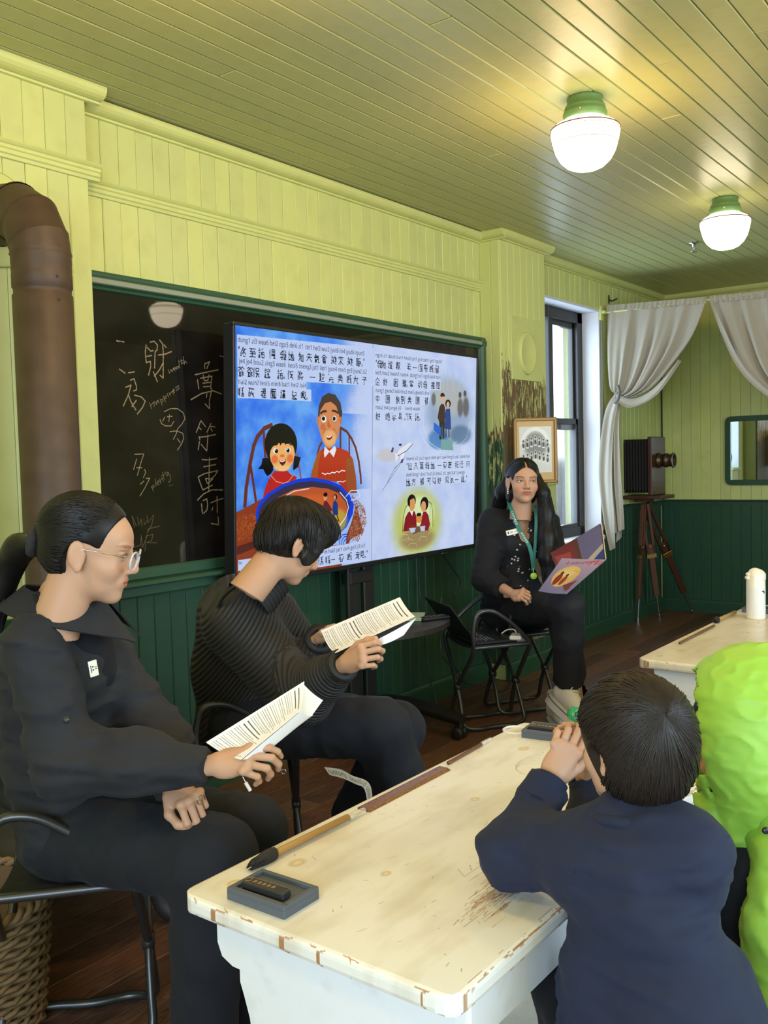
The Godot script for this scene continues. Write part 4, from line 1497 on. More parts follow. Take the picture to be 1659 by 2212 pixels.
func build_board_and_screen():
	# blackboard
	var b := thing("blackboard", "long blackboard in a dark green moulded frame, chalked with characters, on the lime wall", "blackboard", Vector3(3.5, 0, 0))
	var bm := mat(Color.WHITE, 0.025, 0.0, 0.55)
	bm.albedo_texture = paint_board()
	bm.texture_repeat = false
	M.slate = bm
	var m := MB.new()
	m.face([Vector3(-1.44, 0.97, 0.014), Vector3(1.40, 0.97, 0.014), Vector3(1.40, 2.06, 0.014), Vector3(-1.44, 2.06, 0.014)], Vector3(0, 0, 1), [Vector2(0, 1), Vector2(1, 1), Vector2(1, 0), Vector2(0, 0)])
	m.box(Vector3(-1.44, 0.97, -0.002), Vector3(1.40, 2.06, 0.0135), 0)
	part("slate", m, bm, b)
	var prof := [[0.0, 0.0], [0.03, 0.0], [0.036, -0.008], [0.034, -0.018], [0.044, -0.026], [0.042, -0.05], [0.03, -0.058], [0.026, -0.066], [0.016, -0.07], [0.0, -0.07]]
	var outline := []
	for p in prof:
		outline.append(Vector2(p[0], p[1]))
	m = MB.new()
	m.prism(outline, 0, 2.86, Transform3D(Basis(Vector3(0, 0, 1), Vector3(0, 1, 0), Vector3(-1, 0, 0)), Vector3(1.44, 2.112, 0)))
	part("frame_top", m, M.frame_green, b)
	m = MB.new()
	m.box(Vector3(-1.42, 2.064, 0.040), Vector3(1.38, 2.084, 0.0455), 0.002)
	part("worn_bead", m, M.sage, b)
	m = MB.new()
	m.prism(outline, 0, 1.15, Transform3D(Basis(Vector3(0, 0, 1), Vector3(1, 0, 0), Vector3(0, 1, 0)), Vector3(1.448, 0.95, 0)))
	part("frame_side", m, M.frame_green, b)
	m = MB.new()
	m.box(Vector3(-1.42, 0.918, 0), Vector3(1.44, 0.938, 0.085), 0.006)
	m.box(Vector3(-1.42, 0.938, 0), Vector3(1.44, 0.985, 0.03), 0.006)
	m.box(Vector3(-1.42, 0.87, 0), Vector3(1.44, 0.918, 0.03), 0.008)
	part("chalk_tray", m, M.frame_green, b)
	# the screen on its wheeled stand
	var tv := thing("television", "very large flat television showing a storybook spread, in front of the blackboard", "television", Vector3(3.614, 1.4165, 0.1775))
	tv.rotation.x = 0.0424
	var hw := 0.939
	var hh := 0.5305
	m = MB.new()
	m.face([Vector3(-hw, -hh, 0), Vector3(hw, -hh, 0), Vector3(hw, hh, 0), Vector3(-hw, hh, 0)], Vector3(0, 0, 1), [Vector2(0, 1), Vector2(1, 1), Vector2(1, 0), Vector2(0, 0)])
	part("screen", m, glow_mat(paint_screen(), 0.92), tv)
	m = MB.new()
	m.box(Vector3(-hw - 0.014, hh, -0.02), Vector3(hw + 0.014, hh + 0.014, 0.006), 0.002)
	m.box(Vector3(-hw - 0.014, -hh - 0.022, -0.02), Vector3(hw + 0.014, -hh, 0.006), 0.002)
	m.box(Vector3(-hw - 0.014, -hh, -0.02), Vector3(-hw, hh, 0.006), 0.002)
	m.box(Vector3(hw, -hh, -0.02), Vector3(hw + 0.014, hh, 0.006), 0.002)
	part("bezel", m, M.black_plastic, tv)
	m = MB.new()
	m.box(Vector3(-hw - 0.012, -hh - 0.02, -0.06), Vector3(hw + 0.012, hh + 0.012, -0.001), 0.006)
	part("case", m, mat(Color(0.16, 0.16, 0.155), 0.45, 0.3), tv)
	m = MB.new()
	m.box(Vector3(0.62, -hh - 0.03, -0.02), Vector3(0.68, -hh - 0.021, -0.005), 0.002)
	part("sensor", m, M.chrome, tv)
	var al := AreaLight3D.new()
	al.name = "screen_light"
	al.area_size = Vector2(1.87, 1.05)
	al.area_normalize_energy = true
	al.light_color = Color(0.72, 0.82, 1.0)
	al.light_energy = 0.35
	al.area_range = 14.0
	al.shadow_enabled = true
	al.transform = Transform3D(Basis.looking_at(Vector3(0, -0.0424, 1), Vector3.UP), Vector3(3.614, 1.4165, 0.19))
	add_child(al)
	var st := thing("television_stand", "black wheeled stand with two uprights and a rounded shelf, carrying the television", "stand", Vector3(3.555, 0, 0.12))
	var dark := mat(lin(0.016, 0.015, 0.014), 0.45)
	for s in [-0.062, 0.062]:
		m = MB.new()
		m.box(Vector3(s - 0.042, 0.09, -0.03), Vector3(s + 0.042, 1.5, 0.0), 0.006)
		part("upright", m, dark, st)
	for y in [0.34, 0.78, 1.0]:
		m = MB.new()
		m.box(Vector3(-0.09, y, -0.025), Vector3(0.09, y + 0.06, 0.005), 0.004)
		part("cross_plate", m, dark, st)
	m = MB.new()
	for k in 2:
		m.box(Vector3(-0.3 + k * 0.55, 1.2, -0.005), Vector3(-0.25 + k * 0.55, 1.6, 0.03), 0.003)
	m.box(Vector3(-0.3, 1.35, -0.03), Vector3(0.3, 1.43, 0.005), 0.003)
	part("bracket", m, dark, st)
	m = MB.new()
	var oval := []
	for k in 32:
		var a := TAU * k / 32
		oval.append(Vector2(cos(a) * 0.335, -0.22 + sin(a) * 0.20))
	m.prism(oval, 0.565, 0.59, Transform3D(Basis(Vector3.RIGHT, PI / 2).inverse() * Basis(Vector3.RIGHT, PI), Vector3.ZERO) if false else Transform3D(Basis(Vector3(1, 0, 0), Vector3(0, 0, -1), Vector3(0, 1, 0)), Vector3.ZERO))
	part("shelf", m, mat(lin(0.030, 0.021, 0.015), 0.4), st)
	for s in [-0.36, 0.36]:
		m = MB.new()
		m.tube(smooth([Vector3(s * 0.55, 0.10, -0.12), Vector3(s * 0.62, 0.125, -0.05), Vector3(s * 0.72, 0.12, 0.14), Vector3(s * 0.66, 0.095, 0.42)], 6), [0.03, 0.034, 0.036, 0.038, 0.04, 0.042, 0.043, 0.044, 0.045, 0.045, 0.044, 0.043, 0.042, 0.041, 0.04, 0.038, 0.036, 0.034, 0.03], 10, true, 0.9, Vector3.UP)
		part("foot", m, M.black_plastic, st)
		for z in [-0.09, 0.40]:
			m = MB.new()
			m.lathe([Vector2(0.0, -0.014), Vector2(0.026, -0.014), Vector2(0.03, -0.01), Vector2(0.03, 0.01), Vector2(0.026, 0.014), Vector2(0.0, 0.014)], 18, Transform3D(Basis(Vector3(0, 0, 1), PI / 2), Vector3(s * 0.66 + 0.02, 0.03, z)))
			m.lathe([Vector2(0.0, -0.014), Vector2(0.026, -0.014), Vector2(0.03, -0.01), Vector2(0.03, 0.01), Vector2(0.026, 0.014), Vector2(0.0, 0.014)], 18, Transform3D(Basis(Vector3(0, 0, 1), PI / 2), Vector3(s * 0.66 - 0.02, 0.03, z)))
			m.box(Vector3(s * 0.66 - 0.018, 0.035, z - 0.02), Vector3(s * 0.66 + 0.018, 0.08, z + 0.02), 0.005)
			var cw := part("caster", m, M.black_plastic, st)
			m = MB.new()
			m.lathe([Vector2(0.0, 0.0), Vector2(0.012, 0.001), Vector2(0.013, 0.004), Vector2(0.0, 0.005)], 12, Transform3D(Basis(), Vector3(s * 0.66, 0.08, z)))
			part("cap", m, M.chrome, cw)
	m = MB.new()
	m.box(Vector3(-0.26, 0.09, -0.02), Vector3(0.26, 0.13, 0.05), 0.008)
	part("base_bar", m, M.black_plastic, st)
	# what lies on the shelf
	var pad := thing("notebook", "pale green notebook lying on the stand's dark shelf", "notebook", Vector3(3.72, 0.591, 0.30), 0.5)
	m = MB.new()
	m.box(Vector3(-0.09, 0.012, -0.06), Vector3(0.09, 0.016, 0.06), 0.001)
	m.box(Vector3(-0.088, 0.001, -0.058), Vector3(0.088, 0.012, 0.058), 0.001)
	part("pages", m, mat(Color(0.62, 0.68, 0.55), 0.7), pad)
	var rc := thing("remote_control", "black remote control beside the notebook on the shelf", "remote", Vector3(3.75, 0.591, 0.42), -0.4)
	m = MB.new()
	m.box(Vector3(-0.08, 0, -0.022), Vector3(0.08, 0.018, 0.022), 0.006)
	part("body", m, M.black_plastic, rc)
	m = MB.new()
	for k in 5:
		m.box(Vector3(-0.06 + k * 0.024, 0.018, -0.012), Vector3(-0.046 + k * 0.024, 0.021, 0.012), 0.001)
	part("button", m, mat(Color(0.25, 0.25, 0.26), 0.6), rc)
	var rc2 := copy(rc, "black remote control behind the notebook on the shelf", Vector3(3.62, 0.591, 0.24), 0.9)
	rc2.name = "remote_control_001"
	# cables
	var cab := mat(lin(0.02, 0.02, 0.02), 0.5)
	m = MB.new()
	m.tube(smooth([Vector3(4.263, 0.8712, 0.12), Vector3(4.353, 0.7842, 0.12), Vector3(4.44, 0.6905, 0.13), Vector3(4.32, 0.6674, 0.2), Vector3(4.157, 0.6627, 0.28)], 5), 0.0045, 6)
	tag(part("screen_cable", m, cab), "black cable hanging from the television's right end down to the laptop stool", "cable")
	m = MB.new()
	m.tube(smooth([Vector3(4.151, 0.8407, 0.05), Vector3(4.151, 0.6227, 0.05), Vector3(4.081, 0.5106, 0.12), Vector3(4.045, 0.2939, 0.16), Vector3(4.049, 0.1219, 0.2), Vector3(3.989, -0.0732, 0.3), Vector3(3.72, 0.006, 0.46)], 6), 0.004, 6)
	tag(part("power_cable", m, cab), "black cable falling from the screen past the shelf to the floor", "cable")
	m = MB.new()
	m.tube(smooth([Vector3(3.988, 0.6617, 0.3), Vector3(3.898, 0.4149, 0.35), Vector3(3.944, 0.3306, 0.36), Vector3(4.022, 0.284, 0.36), Vector3(4.109, 0.1924, 0.36), Vector3(4.183, 0.1693, 0.4), Vector3(4.274, 0.1226, 0.46), Vector3(4.323, 0.1245, 0.48), Vector3(4.355, 0.1711, 0.5)], 6), 0.004, 6)
	tag(part("laptop_cable", m, cab), "black cable looping under the laptop stool", "cable")

func along(pts: Array, t: float) -> Vector3:
	var n := pts.size() - 1
	var k := clampi(int(t * n), 0, n - 1)
	return pts[k].cubic_interpolate(pts[k + 1], pts[maxi(k - 1, 0)], pts[mini(k + 2, n)], t * n - k)

# cloth between two edge curves, with folds that gather where the edges meet
func drape(left: Array, right: Array, folds: float, depth: float, sd: int, nu := 90, nv := 40) -> MB:
	var rng := RandomNumberGenerator.new()
	rng.seed = sd
	var ph := []
	for k in 6:
		ph.append(rng.randf() * TAU)
	var m := MB.new()
	m.sheet(nu, nv, func(u, v):
		var a := along(left, v)
		var b := along(right, v)
		var bend := sin(u * PI) * 0.02 * sin(v * PI)
		var p: Vector3 = a.lerp(b, u)
		var w := clampf(a.distance_to(b) / 0.5, 0.12, 1.0)
		var f := sin(u * folds * TAU + ph[0] + sin(v * 2.0 + ph[1]) * 0.7) + 0.5 * sin(u * folds * TAU * 1.7 + ph[2] + v * 2.5) + 0.35 * sin(u * folds * TAU * 0.45 + ph[3])
		p.x += f * depth * (0.35 + 0.65 * smoothstep(0.0, 0.35, v)) * (0.45 + 0.55 * w)
		p.y -= bend
		return p, 0.0025)
	return m

func build_far_corner():
	var cloth := mat(lin(0.36, 0.325, 0.26), 0.85)
	cloth.backlight_enabled = true
	cloth.backlight = Color(0.35, 0.33, 0.28)
	var weave := noise_tex(128, 128, 30, [[0.0, Color(0.4, 0.4, 0.4)], [1.0, Color(0.6, 0.6, 0.6)]], 2, 15)
	cloth.heightmap_enabled = true
	cloth.heightmap_texture = weave
	cloth.heightmap_scale = 0.05
	triplanar(cloth, Vector3(6, 6, 6))
	M.cloth = cloth
	# rod with its bracket
	var rod := thing("curtain_rod", "thin rod carrying the cream curtains, fixed beside the window", "rod", Vector3(6.72, 2.462, 0))
	var m := MB.new()
	m.tube([Vector3(0, 0, 0.0), Vector3(0, -0.005, 4.2)], 0.008, 8)
	part("rod", m, M.lime2, rod)
	m = MB.new()
	m.box(Vector3(-0.05, -0.06, 0.0), Vector3(-0.01, 0.05, 0.02), 0.003)
	m.box(Vector3(-0.045, -0.012, 0.02), Vector3(0.012, 0.012, 0.045), 0.003)
	part("bracket", m, M.lime2, rod)
	m = MB.new()
	m.box(Vector3(-0.035, -1.66, 0.001), Vector3(0.0, -0.06, 0.016), 0.003)
	part("batten", m, M.sage, rod)
	# left curtain, tied back to the wall
	var c := thing("curtain", "cream curtain tied back beside the window, its long tail hanging to the dado", "curtain", Vector3.ZERO, 0.0, "cream curtains on the rod")
	part("drape", drape([Vector3(6.72, 2.485, 0.0497), Vector3(6.72, 2.235, 0.0351), Vector3(6.72, 2.023, 0.0435), Vector3(6.72, 1.888, 0.0642), Vector3(6.72, 1.851, 0.0973)], [Vector3(6.72, 2.455, 0.7979), Vector3(6.72, 2.229, 0.7105), Vector3(6.72, 2.055, 0.5809), Vector3(6.72, 1.866, 0.3914), Vector3(6.72, 1.783, 0.1815)], 5.5, 0.022, 3), cloth, c)
	part("header", drape([Vector3(6.71, 2.512, 0.047), Vector3(6.71, 2.47, 0.0501)], [Vector3(6.71, 2.482, 0.8046), Vector3(6.71, 2.437, 0.8011)], 22, 0.006, 5, 120, 4), cloth, c)
	part("swag", drape([Vector3(6.69, 1.856, 0.1065), Vector3(6.69, 1.792, 0.2377), Vector3(6.7, 1.857, 0.406), Vector3(6.71, 2.059, 0.5947)], [Vector3(6.66, 1.784, 0.1332), Vector3(6.66, 1.728, 0.2565), Vector3(6.68, 1.813, 0.4483), Vector3(6.71, 2.044, 0.6183)], 1.6, 0.012, 8, 24, 30), cloth, c)
	part("tail", drape([Vector3(6.67, 1.84, 0.1223), Vector3(6.67, 1.688, 0.0384), Vector3(6.66, 1.283, -0.008), Vector3(6.66, 0.928, 0.0211), Vector3(6.66, 0.6483, 0.0738)], [Vector3(6.68, 1.818, 0.1546), Vector3(6.68, 1.579, 0.1072), Vector3(6.67, 1.211, 0.0918), Vector3(6.67, 0.8933, 0.11), Vector3(6.67, 0.6667, 0.1146)], 1.2, 0.012, 11, 24, 40), cloth, c)
	part("tail", drape([Vector3(6.69, 1.834, 0.121), Vector3(6.69, 1.598, 0.0808), Vector3(6.69, 1.211, 0.0682), Vector3(6.69, 0.9625, 0.0874), Vector3(6.69, 0.7782, 0.1037)], [Vector3(6.7, 1.798, 0.1532), Vector3(6.7, 1.561, 0.1392), Vector3(6.7, 1.21, 0.1496), Vector3(6.7, 0.9981, 0.1618), Vector3(6.7, 0.8111, 0.1705)], 1.4, 0.012, 13, 24, 40), cloth, c)
	part("tail", drape([Vector3(6.73, 1.103, 0.1095), Vector3(6.73, 0.8892, 0.1031), Vector3(6.73, 0.7033, 0.0932)], [Vector3(6.74, 1.102, 0.15), Vector3(6.74, 0.9248, 0.1441), Vector3(6.74, 0.7466, 0.1345)], 1.4, 0.01, 17, 16, 20), cloth, c)
	m = MB.new()
	m.tube(smooth([Vector3(6.64, 1.895, 0.1578), Vector3(6.62, 1.848, 0.1803), Vector3(6.62, 1.794, 0.1687), Vector3(6.64, 1.769, 0.1342)], 5), 0.012, 8)
	part("tie", m, mat(lin(0.12, 0.11, 0.10), 0.8), c)
	c = thing("curtain", "cream curtain sweeping away to the right of the gap, cut by the picture's edge", "curtain", Vector3.ZERO, 0.0, "cream curtains on the rod")
	part("drape", drape([Vector3(6.72, 2.449, 0.824), Vector3(6.72, 2.242, 0.894), Vector3(6.72, 1.979, 1.008), Vector3(6.72, 1.802, 1.157), Vector3(6.72, 1.67, 1.338), Vector3(6.72, 1.628, 1.542)], [Vector3(6.72, 2.436, 1.899), Vector3(6.72, 2.172, 1.895), Vector3(6.72, 1.938, 1.874), Vector3(6.72, 1.791, 1.847), Vector3(6.72, 1.677, 1.766), Vector3(6.72, 1.639, 1.627)], 8, 0.02, 23, 110, 44), cloth, c)
	part("header", drape([Vector3(6.71, 2.483, 0.8242), Vector3(6.71, 2.434, 0.8271)], [Vector3(6.71, 2.464, 1.901), Vector3(6.71, 2.417, 1.901)], 30, 0.006, 25, 150, 4), cloth, c)
	part("hem", drape([Vector3(6.7, 2.442, 0.8304), Vector3(6.7, 2.236, 0.9002), Vector3(6.69, 1.974, 1.016), Vector3(6.69, 1.796, 1.165), Vector3(6.69, 1.666, 1.345)], [Vector3(6.71, 2.431, 0.8498), Vector3(6.7, 2.236, 0.9322), Vector3(6.7, 1.987, 1.051), Vector3(6.7, 1.824, 1.193), Vector3(6.7, 1.7, 1.361)], 0.7, 0.008, 28, 12, 40), cloth, c)
	# coat hook on the wall above the rod
	var hk := thing("coat_hook", "small dark hook on the lime boards above the curtain rod", "hook", Vector3(6.86, 2.58, 0))
	m = MB.new()
	m.tube(smooth([Vector3(0, 0.02, 0.004), Vector3(0, 0.0, 0.006), Vector3(0, -0.012, 0.03), Vector3(0.0, 0.0, 0.07)], 4), 0.006, 6)
	m.box(Vector3(-0.01, -0.03, 0), Vector3(0.01, 0.035, 0.005), 0.002)
	part("iron_hook", m, M.iron, hk)
	# old wooden camera on its tripod
	var wood := mat(lin(0.055, 0.020, 0.012), 0.35)
	var wood2 := mat(lin(0.10, 0.040, 0.020), 0.4)
	var cam := thing("bellows_camera", "antique wooden bellows camera with a brass lens in the far corner, on a tripod", "camera", Vector3(7.242, 1.048, 0.1166), 0.0)
	m = MB.new()
	m.box(Vector3(-0.15, -0.03, -0.17), Vector3(0.15, 0.0, 0.20), 0.005)
	part("baseboard", m, wood, cam)
	m = MB.new()
	m.box(Vector3(-0.16, 0.0, -0.165), Vector3(0.16, 0.49, -0.125), 0.006)
	part("rear_standard", m, wood, cam)
	m = MB.new()
	m.box(Vector3(-0.15, 0.0, 0.09), Vector3(0.15, 0.465, 0.125), 0.006)
	part("front_standard", m, wood, cam)
	m = MB.new()
	for k in 9:
		var z := -0.125 + k * 0.0239
		var e := [0.142, 0.120]
		var pts := []
		for q in 2:
			pts.append([z + q * 0.01195, e[q]])
		for q in 2:
			var za: float = z + q * 0.01195
			var ra: float = e[q]
			var rb: float = e[1 - q]
			var zb := za + 0.01195
			for s in [-1, 1]:
				m.face([Vector3(s * ra, 0.235 - ra * 1.5, za), Vector3(s * rb, 0.235 - rb * 1.5, zb), Vector3(s * rb, 0.235 + rb * 1.5, zb), Vector3(s * ra, 0.235 + ra * 1.5, za)], Vector3(s, 0, 0))
				m.face([Vector3(-ra, 0.235 + s * ra * 1.5, za), Vector3(ra, 0.235 + s * ra * 1.5, za), Vector3(rb, 0.235 + s * rb * 1.5, zb), Vector3(-rb, 0.235 + s * rb * 1.5, zb)], Vector3(0, s, 0))
	part("bellows", m, mat(lin(0.012, 0.010, 0.010), 0.7), cam)
	for y in [0.355, 0.11]:
		m = MB.new()
		m.box(Vector3(-0.145, y, 0.125), Vector3(0.145, y + 0.007, 0.130), 0.001)
		part("moulding", m, wood2, cam)
	m = MB.new()
	var zt := Transform3D(Basis(Vector3.RIGHT, PI / 2), Vector3(0, 0.275, 0.125))
	m.lathe([Vector2(0.0, 0.0), Vector2(0.062, 0.0), Vector2(0.062, 0.012), Vector2(0.05, 0.014), Vector2(0.05, 0.05), Vector2(0.056, 0.052), Vector2(0.056, 0.075), Vector2(0.05, 0.08), Vector2(0.05, 0.11), Vector2(0.06, 0.115), Vector2(0.06, 0.125), Vector2(0.048, 0.128), Vector2(0.044, 0.11), Vector2(0.0, 0.105)], 28, zt)
	part("lens", m, mat(lin(0.10, 0.065, 0.035), 0.35, 0.7), cam)
	for y in [0.36, 0.11]:
		m = MB.new()
		m.box(Vector3(0.15, y - 0.008, 0.10), Vector3(0.17, y + 0.008, 0.115), 0.003)
		part("catch", m, M.brass, cam)
	var tp := thing("wooden_tripod", "tall wooden tripod with brass fittings holding the antique camera", "tripod", Vector3.ZERO)
	var top := Vector3(7.24, 1.014, 0.117)
	m = MB.new()
	m.lathe([Vector2(0.0, 0.02), Vector2(0.075, 0.02), Vector2(0.08, 0.01), Vector2(0.08, -0.02), Vector2(0.0, -0.025)], 24, Transform3D(Basis(), top))
	part("head", m, wood2, tp)
	for foot in [Vector3(7.50, 0, 0.14), Vector3(7.86, 0, 0.30), Vector3(7.25, 0, -0.0 + 0.05)]:
		foot.y = 0.0
		var hip: Vector3 = top + (foot - top) * 0.03 + Vector3(0, -0.01, 0)
		var d: Vector3 = (foot - hip).normalized()
		var side := d.cross(Vector3(0.8, 0, -0.6) if foot.x > 7.3 else Vector3(0, 0, 1)).cross(d).normalized()
		var side2 := d.cross(side).normalized()
		var b := Basis(side2, -d, side) if true else Basis()
		var len: float = hip.distance_to(foot)
		var t := Transform3D(Basis(side2, -d, side2.cross(-d)), hip)
		m = MB.new()
		for s in [-1, 1]:
			m.box(Vector3(s * 0.026 - 0.012, -len * 0.43, -0.014), Vector3(s * 0.026 + 0.012, 0.0, 0.014), 0.003, t)
		m.box(Vector3(-0.038, -len * 0.45, -0.014), Vector3(0.038, -len * 0.34, 0.014), 0.003, t)
		m.box(Vector3(-0.024, -len * 0.80, -0.012), Vector3(0.024, -len * 0.43, 0.012), 0.003, t)
		var leg := part("leg", m, wood2 if foot.x < 7.6 else wood, tp)
		m = MB.new()
		m.box(Vector3(-0.041, -len * 0.46, -0.017), Vector3(0.041, -len * 0.425, 0.017), 0.002, t)
		part("brass_band", m, M.brass, leg)
		m = MB.new()
		m.lathe([Vector2(0.0, -0.02), Vector2(0.018, -0.02), Vector2(0.018, -0.015), Vector2(0.008, -0.013), Vector2(0.008, 0.02), Vector2(0.0, 0.02)], 16, t * Transform3D(Basis(Vector3.RIGHT, PI / 2), Vector3(0, -len * 0.365, 0)))
		part("clamp_knob", m, M.brass, leg)
		m = MB.new()
		m.tube([t * Vector3(0, -len * 0.8, 0), t * Vector3(0, -len * 0.975, 0)], [0.009, 0.006], 8)
		m.tube([t * Vector3(0, -len * 0.965, 0), t * Vector3(0, -len, 0)], [0.013, 0.011], 8)
		part("spike", m, M.chrome, leg)
	# mirror on the right wall
	var mi := thing("wall_mirror", "wide mirror in a rounded dark green frame on the far wall", "mirror", Vector3(XR, 1.385, 1.0))
	var fr := MB.new()
	var ring := []
	for q in [[-0.455, -0.288], [0.455, -0.288], [0.455, 0.288], [-0.455, 0.288]]:
		ring.append(Vector3(-0.015, q[1], q[0]))
	var rr := rounded(ring, 0.06, 6, true)
	var n := rr.size()
	for k in n - 1:
		var a: Vector3 = rr[k]
		var b: Vector3 = rr[k + 1]
		var ai := Vector3(a.x, clampf(a.y, -0.243, 0.243), clampf(a.z, -0.41, 0.41))
		var bi := Vector3(b.x, clampf(b.y, -0.243, 0.243), clampf(b.z, -0.41, 0.41))
		var o := Vector3(-0.012, 0, 0)
		fr.face([a + o, b + o, bi + o, ai + o], Vector3(-1, 0, 0))
		fr.face([a + o, b + o, b - o, a - o], a * Vector3(0, 1, 1))
		fr.face([ai + o, bi + o, bi - o, ai - o], -a * Vector3(0, 1, 1))
	part("frame", fr, M.dado1, mi)
	m = MB.new()
	m.box(Vector3(-0.014, -0.25, -0.42), Vector3(-0.004, 0.25, 0.42), 0)
	part("glass", m, mat(Color(0.86, 0.88, 0.87), 0.02, 1.0), mi)
	# framed class photograph, hinged off the pillar
	var pf := thing("framed_photograph", "gilt-framed class photograph with oval portraits, hung between the pillar and the window", "picture", Vector3(5.063, 1.417, 0.2938), deg_to_rad(-52.8))
	var gold := mat(lin(0.33, 0.19, 0.06), 0.4, 0.25)
	m = MB.new()
	for s in [[-0.133, -0.199, 0.133, -0.179], [-0.133, 0.179, 0.133, 0.199], [-0.133, -0.199, -0.113, 0.199], [0.113, -0.199, 0.133, 0.199]]:
		m.box(Vector3(s[0], s[1], -0.012), Vector3(s[2], s[3], 0.014), 0.005)
	part("frame", m, gold, pf)
	m = MB.new()
	m.box(Vector3(-0.116, -0.182, -0.012), Vector3(0.116, 0.182, 0.004), 0.0)
	part("mount", m, mat(lin(0.62, 0.42, 0.19), 0.7), pf)
	var k := Ink.new(400, 560, c8(214, 214, 208))
	k.blob("100 100 1900 1500", c8(128, 128, 124), true)
	k.path(_arc(k, 1000, 1050, 900, 950, 200, 340), 46, c8(232, 232, 226))
	var f := SystemFont.new()
	f.font_names = PackedStringArray(["Droid Serif"])
	for row in 2:
		for i in 7:
			var x := 250 + i * 250
			var y: float = 560.0 + absf(i - 3) * 55 + row * 640
			k.blob("%d %d %d %d" % [x - 95, y - 190, x + 95, y + 190], c8(196, 196, 190))
			k.blob("%d %d %d %d" % [x - 62, y - 20, x + 62, y + 190], c8(44, 44, 44))
			k.blob("%d %d %d %d" % [x - 46, y - 120, x + 46, y + 30], c8(178, 170, 160))
			k.blob("%d %d %d %d" % [x - 50, y - 140, x + 50, y - 60], c8(38, 36, 36))
			k.poly("%d %d %d %d %d %d %d %d" % [x - 90, y + 215, x + 90, y + 215, x + 90, y + 270, x - 90, y + 270], c8(230, 230, 226))
	k.blob("1700 820 1900 1180", c8(190, 190, 184))
	k.blob("1745 900 1855 1160", c8(48, 48, 48))
	for i in 4:
		k.line("1650 %d 1720 %d 1800 %d" % [1320 + i * 60, 1290 + i * 60, 1300 + i * 50], 2, c8(120, 120, 116))
	m = MB.new()
	m.face([Vector3(-0.098, -0.135, 0.0052), Vector3(0.098, -0.135, 0.0052), Vector3(0.098, 0.145, 0.0052), Vector3(-0.098, 0.145, 0.0052)], Vector3(0, 0, 1), [Vector2(0, 1), Vector2(1, 1), Vector2(1, 0), Vector2(0, 0)])
	var pm := mat(Color.WHITE, 0.25)
	pm.albedo_texture = k.texture()
	part("photograph", m, pm, pf)
	# low lime casing below it, at the window's left edge
	m = MB.new()
	m.box(Vector3(5.70, 0.765, -0.13), Vector3(5.925, 1.18, -0.002), 0.004)
	m.box(Vector3(5.69, 1.18, -0.13), Vector3(5.94, 1.21, 0.012), 0.004)
	struct("trim_11", m, M.lime1)

func _arc(k, cx: float, cy: float, rx: float, ry: float, a0: float, a1: float) -> PackedVector2Array:
	var p := PackedVector2Array()
	for i in 25:
		var a := deg_to_rad(lerpf(a0, a1, i / 24.0))
		p.append(Vector2((cx + cos(a) * rx) * k.W, (cy + sin(a) * ry) * k.H) / 2000.0)
	return p

